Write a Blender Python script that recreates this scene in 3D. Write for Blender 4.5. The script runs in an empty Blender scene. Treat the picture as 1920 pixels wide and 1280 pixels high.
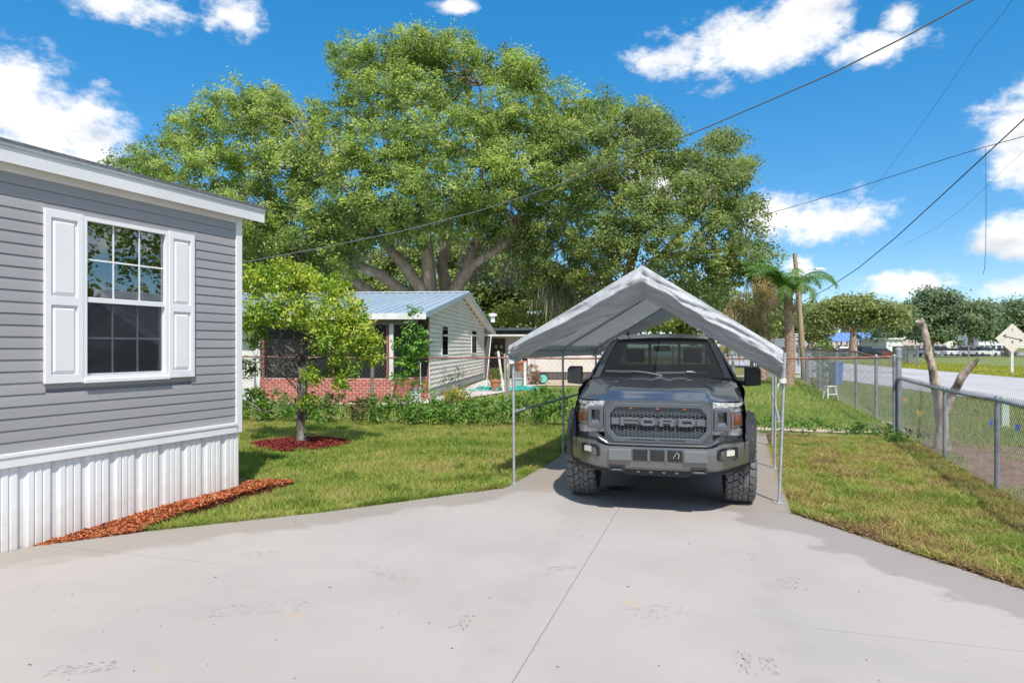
import bpy, bmesh, math, random
import numpy as np
from mathutils import Vector, Matrix, noise as mnoise

SC = bpy.context.scene
COL = SC.collection
R = math.radians

# ------------------------------------------------------------------ camera, sky, sun, exposure
CAM_H, FPX = 1.72, 1280.0            # eye height in metres, focal length in photo pixels (24 mm lens)
cam_d = bpy.data.cameras.new('camera')
cam_d.sensor_width = 36.0
cam_d.lens = 24.0
cam_d.shift_y = 10.0 / 1920.0
cam_d.clip_start, cam_d.clip_end = 0.05, 3000.0
cam = bpy.data.objects.new('camera', cam_d)
cam.location = (0, 0, CAM_H)
cam.rotation_euler = (R(90), 0, 0)
COL.objects.link(cam)
SC.camera = cam

SUN_AZ, SUN_EL = R(168.0), R(54.0)   # azimuth from +Y towards +X: behind the camera, a little to the right
world = bpy.data.worlds.new('World')
SC.world = world
world.use_nodes = True
world.cycles.sampling_method = 'MANUAL'
world.cycles.sample_map_resolution = 512
SKY_STRENGTH = 0.15
sun_d = bpy.data.lights.new('sun', 'SUN')
sun_d.energy = 2.45
sun_d.angle = R(1.2)
sun_d.color = (1.0, 0.955, 0.89)
sun = bpy.data.objects.new('sun', sun_d)
sdir = Vector((math.sin(SUN_AZ) * math.cos(SUN_EL), math.cos(SUN_AZ) * math.cos(SUN_EL), math.sin(SUN_EL)))
sun.rotation_euler = (-sdir).to_track_quat('-Z', 'Y').to_euler()
sun.location = sdir * 50
COL.objects.link(sun)
SC.view_settings.view_transform = 'Standard'
SC.view_settings.look = 'None'
SC.view_settings.exposure = 1.2
SC.view_settings.gamma = 1.0
SC.view_settings.use_curve_mapping = False
SC.render.engine = 'CYCLES'
SC.cycles.max_bounces = 7
SC.cycles.diffuse_bounces = 3
SC.cycles.glossy_bounces = 3
SC.cycles.transmission_bounces = 4
SC.cycles.transparent_max_bounces = 10
SC.cycles.sample_clamp_indirect = 6.0
SC.cycles.use_denoising = True

# ------------------------------------------------------------------ geometry of the place
def G(px, py, z=0.0):
    """ground point seen at photo pixel (1920 x 1280)"""
    Y = (CAM_H - z) * FPX / (py - 650.0)
    return Vector(((px - 960.0) * Y / FPX, Y, z))
def P(px, py, Y):
    return Vector(((px - 960.0) * Y / FPX, Y, CAM_H - (py - 650.0) * Y / FPX))

# ------------------------------------------------------------------ sky with clouds
def build_world():
    nt = world.node_tree
    N, L = nt.nodes, nt.links
    for n in list(N): N.remove(n)
    out = N.new('ShaderNodeOutputWorld')
    bg = N.new('ShaderNodeBackground')
    bg.inputs['Strength'].default_value = SKY_STRENGTH
    L.new(bg.outputs[0], out.inputs[0])
    sky = N.new('ShaderNodeTexSky')
    sky.sky_type = 'NISHITA'
    sky.sun_disc = False
    sky.sun_elevation = SUN_EL
    sky.sun_rotation = SUN_AZ
    sky.air_density = 0.7
    sky.dust_density = 0.0
    sky.ozone_density = 2.0
    hs = N.new('ShaderNodeHueSaturation')
    hs.inputs['Saturation'].default_value = 2.1
    hs.inputs['Value'].default_value = 1.14
    gm_ = N.new('ShaderNodeGamma'); gm_.inputs[1].default_value = 0.5      # evens the sky out between zenith and horizon
    L.new(sky.outputs[0], gm_.inputs[0]); L.new(gm_.outputs[0], hs.inputs['Color'])
    def M(op, a, b=None, c=None, clamp=False):
        n = N.new('ShaderNodeMath'); n.operation = op; n.use_clamp = clamp
        for i, v in enumerate((a, b, c)):
            if v is None: continue
            if isinstance(v, (int, float)): n.inputs[i].default_value = v
            else: L.new(v, n.inputs[i])
        return n.outputs[0]
    tc = N.new('ShaderNodeTexCoord')
    sep = N.new('ShaderNodeSeparateXYZ')
    L.new(tc.outputs['Generated'], sep.inputs[0])
    x, y, z = sep.outputs
    az = M('ARCTAN2', x, y)
    el = M('ARCSINE', z)
    def noise(scale, detail, rough, w=0.0, vec=None, zs=1.6):
        mp = N.new('ShaderNodeMapping')
        mp.inputs['Scale'].default_value = (1, 1, zs)
        mp.inputs['Location'].default_value = (w, w * .7, w * 1.3)
        L.new(vec or tc.outputs['Generated'], mp.inputs[0])
        n = N.new('ShaderNodeTexNoise')
        n.inputs['Scale'].default_value = scale
        n.inputs['Detail'].default_value = detail
        n.inputs['Roughness'].default_value = rough
        L.new(mp.outputs[0], n.inputs['Vector'])
        return n.outputs['Fac']
    n1 = noise(8.0, 6, 0.62)
    n2 = noise(36.0, 6, 0.64, 3.7)
    n1b = noise(8.0, 3, 0.62, 0.035)
    nn = M('ADD', M('MULTIPLY', M('SUBTRACT', n1, 0.5), 5.2), M('MULTIPLY', M('SUBTRACT', n2, 0.5), 3.2))
    # cumulus seen in the photograph: centre and half size in photo pixels
    C = [(70, 225, 150, 115), (165, 240, 85, 95), (40, 150, 90, 50),
         (215, -5, 150, 40), (440, 22, 70, 42), (1400, 78, 150, 62), (1250, 112, 80, 30), (1510, 25, 85, 50),
         (1655, 88, 95, 32), (1690, 35, 42, 34), (1915, 250, 80, 95),
         (1545, 412, 115, 46), (1460, 400, 75, 42), (1890, 452, 130, 46), 
         (1725, 530, 110, 28), (1885, 540, 80, 30), (850, 12, 45, 14), (1500, 500, 36, 22),
         (2150, 330, 130, 60), (-160, 260, 140, 90), (1230, 335, 80, 36)]
    cmb = N.new('ShaderNodeCombineXYZ'); L.new(az, cmb.inputs[0]); L.new(el, cmb.inputs[1])
    tot = None
    for (px, py, rx, ry) in C:
        a0 = math.atan((px - 960) / FPX)
        e0 = math.atan((650 - py) / FPX * math.cos(a0))
        ra = rx / FPX * math.cos(a0) ** 2
        re = ry / FPX * math.cos(e0) * math.cos(a0)
        vm = N.new('ShaderNodeVectorMath'); vm.operation = 'MULTIPLY_ADD'
        L.new(cmb.outputs[0], vm.inputs[0])
        vm.inputs[1].default_value = (1 / ra, 1 / re, 0); vm.inputs[2].default_value = (-a0 / ra, -e0 / re, 0)
        ln = N.new('ShaderNodeVectorMath'); ln.operation = 'LENGTH'; L.new(vm.outputs[0], ln.inputs[0])
        tot = ln.outputs['Value'] if tot is None else M('MINIMUM', tot, ln.outputs['Value'])
    tot = M('MAXIMUM', M('MULTIPLY', M('SUBTRACT', 1.0, tot), 2.1), -3.0)
    # the same kind of scattered cumulus all round, outside the part of the sky in the picture
    n3 = noise(3.1, 3, 0.55, 9.1, zs=2.4)
    away = M('GREATER_THAN', M('ABSOLUTE', az), 0.95)
    over = M('GREATER_THAN', el, 0.62)
    side = M('MAXIMUM', away, over)
    g = M('SUBTRACT', M('MULTIPLY', M('SUBTRACT', n3, 0.515), 22.0), M('MULTIPLY', M('SUBTRACT', 1.0, side), 9.0))
    g = M('MAXIMUM', M('MINIMUM', g, 1.3), -3.0)
    tot = M('MAXIMUM', tot, g)
    dens = M('ADD', tot, nn)
    mask = N.new('ShaderNodeMapRange'); mask.interpolation_type = 'SMOOTHSTEP'
    L.new(dens, mask.inputs[0])
    mask.inputs[1].default_value = -0.4; mask.inputs[2].default_value = 1.5
    # thin edges are a little see-through, thick bases are greyer
    shade = N.new('ShaderNodeMapRange'); shade.interpolation_type = 'SMOOTHSTEP'
    L.new(M('ADD', M('MULTIPLY', M('SUBTRACT', n1b, n1), 5.0), M('MULTIPLY', dens, .30)), shade.inputs[0])
    shade.inputs[1].default_value = 0.1; shade.inputs[2].default_value = 1.5
    cc = N.new('ShaderNodeMix'); cc.data_type = 'RGBA'
    L.new(shade.outputs[0], cc.inputs[0])
    k = 1.0 / SKY_STRENGTH
    cc.inputs[6].default_value = (0.50 * k, 0.495 * k, 0.488 * k, 1)
    cc.inputs[7].default_value = (0.345 * k, 0.36 * k, 0.375 * k, 1)
    mx = N.new('ShaderNodeMix'); mx.data_type = 'RGBA'
    L.new(M('MULTIPLY', mask.outputs[0], 0.97), mx.inputs[0])
    L.new(hs.outputs[0], mx.inputs[6])
    L.new(cc.outputs[2], mx.inputs[7])
    L.new(mx.outputs[2], bg.inputs['Color'])
build_world()

# ------------------------------------------------------------------ mesh helpers
class MB:
    def __init__(s): s.v = []; s.f = []
    def add(s, vs, fs):
        o = len(s.v)
        s.v += [tuple(v) for v in vs]
        s.f += [tuple(i + o for i in f) for f in fs]
        return s
    def box(s, x0, x1, y0, y1, z0, z1):
        return s.add([(x0,y0,z0),(x1,y0,z0),(x1,y1,z0),(x0,y1,z0),(x0,y0,z1),(x1,y0,z1),(x1,y1,z1),(x0,y1,z1)],
                     [(0,3,2,1),(4,5,6,7),(0,1,5,4),(1,2,6,5),(2,3,7,6),(3,0,4,7)])
    def bar(s, a, b, w, t, up=(0,0,1)):
        """rectangular bar from a to b, width w (sideways) and thickness t (along up)"""
        a = Vector(a); b = Vector(b); d = (b - a).normalized(); up = Vector(up)
        u = d.cross(up)
        if u.length < 1e-5: u = d.cross(Vector((1, 0, 0)))
        u.normalize(); v = u.cross(d)
        q = []
        for p in (a, b):
            for (i, j) in ((-1,-1),(1,-1),(1,1),(-1,1)): q.append(p + u * (i * w / 2) + v * (j * t / 2))
        return s.add(q, [(0,1,2,3),(7,6,5,4),(0,4,5,1),(1,5,6,2),(2,6,7,3),(3,7,4,0)])
    def tube(s, pts, r, n=8, cap=True):
        pts = [Vector(p) for p in pts]
        rs = r if isinstance(r, (list, tuple)) else [r] * len(pts)
        o = len(s.v); ref = None
        for i, p in enumerate(pts):
            d = (pts[min(i + 1, len(pts) - 1)] - pts[max(i - 1, 0)])
            d = d.normalized() if d.length > 1e-9 else Vector((0,0,1))
            if ref is None:
                ref = d.cross(Vector((0,0,1)))
                if ref.length < 1e-3: ref = d.cross(Vector((1,0,0)))
            u = (ref - d * ref.dot(d)); u.normalize(); ref = u; v = d.cross(u)
            for k in range(n):
                a = 2 * math.pi * k / n
                s.v.append(tuple(p + (u * math.cos(a) + v * math.sin(a)) * rs[i]))
        for i in range(len(pts) - 1):
            for k in range(n):
                a = o + i * n + k; b = o + i * n + (k + 1) % n
                s.f.append((a, b, b + n, a + n))
        if cap:
            s.f.append(tuple(o + k for k in range(n - 1, -1, -1)))
            e = o + (len(pts) - 1) * n
            s.f.append(tuple(e + k for k in range(n)))
        return s
    def prism(s, poly, axis, a, b):
        n = len(poly)
        def mk(p, t):
            return {'x': (t, p[0], p[1]), 'y': (p[0], t, p[1]), 'z': (p[0], p[1], t)}[axis]
        vs = [mk(p, a) for p in poly] + [mk(p, b) for p in poly]
        fs = [tuple(range(n)), tuple(range(2 * n - 1, n - 1, -1))]
        fs += [(i, (i + 1) % n, n + (i + 1) % n, n + i) for i in range(n)]
        return s.add(vs, fs)
    def ring(s, outer, inner, axis, a, b):
        n = len(outer)
        def mk(p, t):
            return {'x': (t, p[0], p[1]), 'y': (p[0], t, p[1]), 'z': (p[0], p[1], t)}[axis]
        vs = [mk(p, a) for p in outer] + [mk(p, a) for p in inner] + [mk(p, b) for p in outer] + [mk(p, b) for p in inner]
        fs = []
        for i in range(n):
            j = (i + 1) % n
            fs += [(i, j, n + j, n + i), (2*n + j, 2*n + i, 3*n + i, 3*n + j), (j, i, 2*n + i, 2*n + j), (n + i, n + j, 3*n + j, 3*n + i)]
        return s.add(vs, fs)
    def grid(s, fn, nu, nv, flip=False):
        o = len(s.v)
        for j in range(nv + 1):
            for i in range(nu + 1): s.v.append(tuple(fn(i / nu, j / nv)))
        for j in range(nv):
            for i in range(nu):
                a = o + j * (nu + 1) + i
                q = (a, a + 1, a + nu + 2, a + nu + 1)
                s.f.append(q[::-1] if flip else q)
        return s
    def lathe(s, prof, axis='z', c=(0,0,0), n=16):
        o = len(s.v); m = len(prof)
        for k in range(n):
            a = 2 * math.pi * k / n; ca, sa = math.cos(a), math.sin(a)
            for (r, h) in prof:
                p = {'z': (r*ca, r*sa, h), 'x': (h, r*ca, r*sa), 'y': (r*ca, h, r*sa)}[axis]
                s.v.append((p[0]+c[0], p[1]+c[1], p[2]+c[2]))
        for k in range(n):
            k2 = (k + 1) % n
            for i in range(m - 1):
                s.f.append((o + k*m + i, o + k2*m + i, o + k2*m + i + 1, o + k*m + i + 1))
        return s
    def build(s, name, mat, parent=None, smooth=None, bevel=0.0, loc=None, rz=0.0, fix=True, seg=2):
        me = bpy.data.meshes.new(name)
        me.from_pydata(s.v, [], s.f)
        if fix:
            bm = bmesh.new(); bm.from_mesh(me)
            bmesh.ops.recalc_face_normals(bm, faces=bm.faces[:])
            if bevel: bmesh.ops.bevel(bm, geom=bm.edges[:], offset=bevel, segments=seg, profile=.6, affect='EDGES', clamp_overlap=True)
            bm.to_mesh(me); bm.free()
        me.update()
        if smooth is not None:
            me.polygons.foreach_set('use_smooth', [True] * len(me.polygons))
            if smooth < 179: me.set_sharp_from_angle(angle=R(smooth))
        me.materials.append(mat)
        return link(name, me, parent, loc, rz)

def link(name, me, parent=None, loc=None, rz=0.0):
    o = bpy.data.objects.new(name, me)
    COL.objects.link(o)
    if parent is not None: o.parent = parent
    if loc is not None: o.location = loc
    if rz: o.rotation_euler = (0, 0, rz)
    return o
def tag(o, label=None, cat=None, group=None, kind=None):
    if label: o['label'] = label
    if cat: o['category'] = cat
    if group: o['group'] = group
    if kind: o['kind'] = kind
    return o
def thing(name, label, cat, loc=(0,0,0), rz=0.0, group=None):
    o = bpy.data.objects.new(name, None)
    o.empty_display_size = .2
    COL.objects.link(o)
    o.location = loc; o.rotation_euler = (0, 0, rz)
    return tag(o, label, cat, group)
def copy_tree(o, parent=None):
    c = o.copy(); COL.objects.link(c); c.parent = parent
    for ch in list(o.children): copy_tree(ch, c)
    return c
def mesh_np(name, V, F, mat, cols=None, parent=None, smooth=False):
    V = np.asarray(V, np.float32); F = np.asarray(F, np.int32)
    me = bpy.data.meshes.new(name)
    me.vertices.add(len(V)); me.vertices.foreach_set('co', V.ravel())
    k = F.shape[1]
    me.loops.add(F.size); me.loops.foreach_set('vertex_index', F.ravel())
    me.polygons.add(len(F)); me.polygons.foreach_set('loop_start', np.arange(0, F.size, k, dtype=np.int32))
    me.update(calc_edges=True)
    if smooth: me.polygons.foreach_set('use_smooth', np.ones(len(F), bool))
    if cols is not None:
        ca = me.color_attributes.new('col', 'FLOAT_COLOR', 'POINT')
        c4 = np.ones((len(V), 4), np.float32); c4[:, :3] = cols
        ca.data.foreach_set('color', c4.ravel())
    me.materials.append(mat)
    return link(name, me, parent)

# ------------------------------------------------------------------ materials
def s2l(c):
    return tuple((v / 12.92 if v <= .04045 else ((v + .055) / 1.055) ** 2.4) for v in c)
def rgb(r, g, b): return s2l((r / 255, g / 255, b / 255))
def base_mat(name):
    m = bpy.data.materials.new(name); m.use_nodes = True
    nt = m.node_tree
    return m, nt.nodes, nt.links, nt.nodes['Principled BSDF']
def pmat(name, c1, c2=None, scale=4.0, rough=.6, metal=0.0, bump=0.0, bscale=60.0, coat=0.0, rnd=0.0, stretch=(1,1,1), spec=.5, lo=.35, hi=.65, c3=None, s3=1.0, world_co=False):
    m, N, L, b = base_mat(name)
    b.inputs['Roughness'].default_value = rough
    b.inputs['Metallic'].default_value = metal
    b.inputs['Specular IOR Level'].default_value = spec
    b.inputs['Coat Weight'].default_value = coat
    b.inputs['Coat Roughness'].default_value = .04
    tc = N.new('ShaderNodeTexCoord')
    src = tc.outputs['Object']
    if world_co:
        geo = N.new('ShaderNodeNewGeometry'); src = geo.outputs['Position']
    mp = N.new('ShaderNodeMapping'); mp.inputs['Scale'].default_value = stretch
    L.new(src, mp.inputs[0])
    def ns(sc, det=5):
        n = N.new('ShaderNodeTexNoise'); n.inputs['Scale'].default_value = sc; n.inputs['Detail'].default_value = det
        L.new(mp.outputs[0], n.inputs['Vector']); return n
    colout = None
    if c2 is None: b.inputs['Base Color'].default_value = (*c1, 1)
    if c2 is not None:
        n = ns(scale)
        r = N.new('ShaderNodeMapRange'); r.inputs[1].default_value = lo; r.inputs[2].default_value = hi
        L.new(n.outputs['Fac'], r.inputs[0])
        mx = N.new('ShaderNodeMix'); mx.data_type = 'RGBA'
        mx.inputs[6].default_value = (*c1, 1); mx.inputs[7].default_value = (*c2, 1)
        L.new(r.outputs[0], mx.inputs[0]); colout = mx.outputs[2]
        if c3 is not None:
            n3 = ns(s3)
            r3 = N.new('ShaderNodeMapRange'); r3.inputs[1].default_value = .5; r3.inputs[2].default_value = .68
            L.new(n3.outputs['Fac'], r3.inputs[0])
            m3 = N.new('ShaderNodeMix'); m3.data_type = 'RGBA'
            L.new(colout, m3.inputs[6]); m3.inputs[7].default_value = (*c3, 1)
            L.new(r3.outputs[0], m3.inputs[0]); colout = m3.outputs[2]
    if rnd:
        oi = N.new('ShaderNodeObjectInfo')
        hv = N.new('ShaderNodeHueSaturation')
        mr = N.new('ShaderNodeMapRange'); mr.inputs[3].default_value = 1 - rnd; mr.inputs[4].default_value = 1 + rnd
        L.new(oi.outputs['Random'], mr.inputs[0]); L.new(mr.outputs[0], hv.inputs['Value'])
        if colout is not None: L.new(colout, hv.inputs['Color'])
        else: hv.inputs['Color'].default_value = (*c1, 1)
        colout = hv.outputs[0]
    if colout is not None: L.new(colout, b.inputs['Base Color'])
    if bump:
        nb = ns(bscale, 6)
        bp = N.new('ShaderNodeBump'); bp.inputs['Strength'].default_value = bump; bp.inputs['Distance'].default_value = .02
        L.new(nb.outputs['Fac'], bp.inputs['Height']); L.new(bp.outputs[0], b.inputs['Normal'])
    return m
def leaf_mat(name, trans=.35, rough=.45, spec=.4):
    m, N, L, b = base_mat(name)
    at = N.new('ShaderNodeAttribute'); at.attribute_name = 'col'
    L.new(at.outputs['Color'], b.inputs['Base Color'])
    b.inputs['Roughness'].default_value = rough
    b.inputs['Specular IOR Level'].default_value = spec
    tr = N.new('ShaderNodeBsdfTranslucent')
    hs = N.new('ShaderNodeHueSaturation'); hs.inputs['Value'].default_value = 1.5; hs.inputs['Saturation'].default_value = 1.1
    L.new(at.outputs['Color'], hs.inputs['Color']); L.new(hs.outputs[0], tr.inputs[0])
    ms = N.new('ShaderNodeMixShader'); ms.inputs[0].default_value = trans
    L.new(b.outputs[0], ms.inputs[1]); L.new(tr.outputs[0], ms.inputs[2])
    L.new(ms.outputs[0], N['Material Output'].inputs[0])
    return m
def glass_mat(name, tint, refl=.12, rough=.01, edge=.8):
    m, N, L, b = base_mat(name)
    N.remove(b)
    tr = N.new('ShaderNodeBsdfTransparent'); tr.inputs[0].default_value = (*tint, 1)
    gl = N.new('ShaderNodeBsdfGlossy'); gl.inputs['Roughness'].default_value = rough
    lw = N.new('ShaderNodeLayerWeight'); lw.inputs['Blend'].default_value = .25
    mr = N.new('ShaderNodeMapRange'); mr.inputs[3].default_value = refl; mr.inputs[4].default_value = edge
    L.new(lw.outputs['Fresnel'], mr.inputs[0])
    ms = N.new('ShaderNodeMixShader')
    L.new(mr.outputs[0], ms.inputs[0]); L.new(tr.outputs[0], ms.inputs[1]); L.new(gl.outputs[0], ms.inputs[2])
    L.new(ms.outputs[0], N['Material Output'].inputs[0])
    return m

MT = {}
MT['white_vinyl'] = pmat('white_vinyl', (.75,.75,.745), (.71,.71,.705), scale=3, rough=.45, bump=.03, bscale=80)
MT['skirt'] = pmat('skirt_vinyl', (.87,.86,.845), (.80,.79,.775), scale=2.2, rough=.42, stretch=(1,1,.35), rnd=.02, c3=(.70,.69,.66), s3=1.3)
MT['siding'] = pmat('grey_vinyl_siding', (.325,.315,.318), (.292,.283,.288), scale=1.8, rough=.5, bump=.10, bscale=5, stretch=(1,.25,1), rnd=.045)
def splash_mat():
    m = pmat('skirt_vinyl_splashed', (.74,.74,.735), (.69,.69,.685), scale=2.2, rough=.42, stretch=(1,1,.35), rnd=.025)
    N, L = m.node_tree.nodes, m.node_tree.links; b = N['Principled BSDF']
    src = b.inputs['Base Color'].links[0].from_socket
    tc = N.new('ShaderNodeTexCoord'); sp = N.new('ShaderNodeSeparateXYZ'); L.new(tc.outputs['Object'], sp.inputs[0])
    n = N.new('ShaderNodeTexNoise'); n.inputs['Scale'].default_value = 9; n.inputs['Detail'].default_value = 7; L.new(tc.outputs['Object'], n.inputs['Vector'])
    ad = N.new('ShaderNodeMath'); ad.operation = 'MULTIPLY_ADD'; L.new(n.outputs['Fac'], ad.inputs[0]); ad.inputs[1].default_value = -.75; L.new(sp.outputs[2], ad.inputs[2])
    r = N.new('ShaderNodeMapRange'); L.new(ad.outputs[0], r.inputs[0]); r.inputs[1].default_value = .02; r.inputs[2].default_value = -.34; r.inputs[3].default_value = 0; r.inputs[4].default_value = .38
    mx = N.new('ShaderNodeMix'); mx.data_type = 'RGBA'; L.new(r.outputs[0], mx.inputs[0]); L.new(src, mx.inputs[6]); mx.inputs[7].default_value = (.50,.40,.31,1)
    L.new(mx.outputs[2], b.inputs['Base Color'])
    return m
MT['skirt'] = splash_mat()
MT['fascia'] = pmat('white_fascia_metal', (.74,.74,.735), (.67,.67,.668), scale=1.5, rough=.4, bump=.02, bscale=14)
MT['cream'] = pmat('cream_trim', (.74,.70,.63), (.68,.64,.58), scale=3, rough=.5)
MT['shingle'] = pmat('grey_roof_shingle', (.10,.10,.11), (.16,.16,.17), scale=30, rough=.9, bump=.3, bscale=90)
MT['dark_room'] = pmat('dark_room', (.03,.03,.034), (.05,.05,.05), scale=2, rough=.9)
MT['curtain'] = pmat('pale_green_curtain', (.42,.44,.30), (.32,.35,.22), scale=8, rough=.9, stretch=(1,3,.2))
MT['house_glass'] = glass_mat('house_glass', (.55,.6,.6), refl=.30, edge=.85)
MT['screen'] = glass_mat('insect_screen', (.62,.63,.66), refl=.05, rough=.5, edge=.15)
MT['steel'] = pmat('galvanised_steel', (.50,.52,.54), (.38,.40,.42), scale=18, rough=.45, metal=.4, bump=.05, bscale=120)
MT['fence_post'] = pmat('weathered_galvanised_post', (.30,.32,.36), (.40,.42,.45), scale=9, rough=.5, metal=.5, bump=.08, bscale=60, c3=(.22,.22,.23), s3=4)
MT['wire'] = pmat('chain_link_wire', (.34,.35,.37), (.25,.25,.26), scale=5, rough=.5, metal=.5)
MT['rust'] = pmat('rusty_pipe', (.25,.095,.06), (.36,.20,.16), scale=9, rough=.85, bump=.15, bscale=70, c3=(.16,.07,.05), s3=5)
MT['rust_post'] = pmat('rusty_grey_post', (.17,.13,.115), (.26,.22,.20), scale=7, rough=.85, bump=.15, bscale=70, c3=(.20,.09,.06), s3=4)
MT['bark'] = pmat('oak_bark', (.37,.275,.195), (.23,.17,.125), scale=5, rough=.95, bump=.9, bscale=9, stretch=(1,1,.3), c3=(.44,.37,.29), s3=1.2)
MT['citrus_bark'] = pmat('citrus_bark', (.17,.14,.115), (.09,.075,.065), scale=16, rough=.95, bump=.8, bscale=40, stretch=(1,1,.3), c3=(.28,.27,.24), s3=7)
MT['dead_wood'] = pmat('weathered_dead_wood', (.56,.48,.39), (.36,.28,.21), scale=9, rough=.95, bump=1.0, bscale=26, stretch=(1,1,.5), c3=(.11,.075,.05), s3=6.5)
MT['leaf'] = leaf_mat('leaf')
MT['grass'] = leaf_mat('grass_blade', trans=.40, rough=.6, spec=.2)
MT['leaf_oak'] = leaf_mat('oak_leaf', trans=.5, rough=.5, spec=.35)
MT['moss'] = leaf_mat('spanish_moss', trans=.3, rough=.95, spec=.05)
MT['mulch'] = leaf_mat('mulch_chip', trans=0.0, rough=.9, spec=.15)
MT['brick'] = pmat('red_painted_brick', (.42,.085,.065), (.50,.14,.10), scale=9, rough=.8, bump=.3, bscale=60, rnd=.16)
MT['mortar'] = pmat('pale_mortar', (.66,.52,.46), (.58,.44,.39), scale=12, rough=.95, bump=.2)
MT['roof_metal'] = pmat('blue_grey_metal_roof', (.42,.50,.58), (.36,.45,.54), scale=1.4, rough=.42, metal=.2, stretch=(1,.2,1))
MT['nb_siding'] = pmat('cream_lap_siding', (.76,.72,.64), (.69,.65,.58), scale=2.2, rough=.65, rnd=.05, stretch=(1,.3,1))
MT['nb_white'] = pmat('old_white_paint', (.72,.71,.68), (.60,.58,.54), scale=5, rough=.6)
MT['red_trim'] = pmat('dull_red_trim', (.33,.10,.08), (.24,.08,.065), scale=9, rough=.75)
MT['dark_wood'] = pmat('dark_boards_and_lap_shade', (.075,.062,.06), (.13,.11,.105), scale=6, rough=.9, bump=.3, bscale=30, stretch=(3,3,.2))
MT['grey_wood'] = pmat('grey_weathered_boards', (.27,.26,.25), (.17,.165,.16), scale=6, rough=.92, bump=.3, bscale=30, stretch=(3,3,.2), rnd=.12)
MT['pole_wood'] = pmat('tan_pole_wood', (.38,.29,.19), (.29,.22,.145), scale=4, rough=.9, bump=.3, bscale=30, stretch=(3,3,.15))
MT['block'] = pmat('grey_foundation_block', (.36,.37,.37), (.28,.29,.29), scale=5, rough=.9, bump=.2)
MT['black_plastic'] = pmat('black_plastic', (.018,.019,.021), (.026,.027,.029), scale=20, rough=.5, bump=.08, bscale=300)
MT['grey_cable'] = pmat('grey_cable', (.16,.16,.165), rough=.5)
MT['cable'] = pmat('black_cable', (.02,.02,.022), rough=.6)
MT['white_paint'] = pmat('white_enamel', (.80,.80,.79), (.70,.70,.68), scale=6, rough=.4)
MT['blue_plastic'] = pmat('blue_plastic', (.035,.16,.48), (.05,.19,.52), scale=4, rough=.45)
MT['flag_blue'] = pmat('blue_flag', (.02,.09,.50), rough=.5)
MT['flag_yellow'] = pmat('yellow_flag', (.80,.45,.02), rough=.5)
MT['pale_green'] = pmat('pale_green_plastic', (.50,.60,.50), (.42,.52,.43), scale=5, rough=.5)
MT['teal'] = pmat('teal_hose', (.03,.36,.30), (.05,.45,.38), scale=8, rough=.45)
MT['terracotta'] = pmat('terracotta', (.46,.20,.10), (.36,.15,.08), scale=9, rough=.85)
MT['straw'] = pmat('dry_straw', (.30,.19,.11), (.20,.12,.07), scale=14, rough=.95)
# ------------------------------------------------------------------ small numpy tools
RNG = np.random.default_rng(11)
_lat = np.random.default_rng(5).random((256, 256))
def vnoise(x, y):
    xi = np.floor(x).astype(int); yi = np.floor(y).astype(int)
    fx = x - xi; fy = y - yi
    fx = fx * fx * (3 - 2 * fx); fy = fy * fy * (3 - 2 * fy)
    g = lambda a, b: _lat[a & 255, b & 255]
    return (g(xi, yi) * (1 - fx) + g(xi + 1, yi) * fx) * (1 - fy) + (g(xi, yi + 1) * (1 - fx) + g(xi + 1, yi + 1) * fx) * fy
def fnoise(x, y, s=1.0):
    x = x * s; y = y * s
    return (vnoise(x, y) * .5 + vnoise(x * 2.1 + 7, y * 2.1 + 3) * .3 + vnoise(x * 4.3 + 1, y * 4.3 + 9) * .2)
def in_poly(x, y, poly):
    ins = np.zeros(len(x), bool); n = len(poly)
    for i in range(n):
        x0, y0 = poly[i][:2]; x1, y1 = poly[(i + 1) % n][:2]
        c = ((y0 > y) != (y1 > y)) & (x < (x1 - x0) * (y - y0) / ((y1 - y0) if y1 != y0 else 1e-9) + x0)
        ins ^= c
    return ins
def scatter(poly, n, rng, keep=None):
    xs = [p[0] for p in poly]; ys = [p[1] for p in poly]
    out = []; got = 0; tries = 0
    while got < n and tries < 60:
        tries += 1
        m = max(2000, int(n * 1.5))
        x = rng.uniform(min(xs), max(xs), m); y = rng.uniform(min(ys), max(ys), m)
        k = in_poly(x, y, poly)
        if keep is not None: k &= rng.random(m) < keep(x, y)
        q = np.stack([x[k], y[k]], 1); out.append(q); got += len(q)
    return np.concatenate(out)[:n]
def palette_pick(pal, t):
    pal = np.asarray(pal); t = np.clip(t, 0, .9999) * (len(pal) - 1)
    i = t.astype(int); f = (t - i)[:, None]
    return pal[i] * (1 - f) + pal[i + 1] * f

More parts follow.
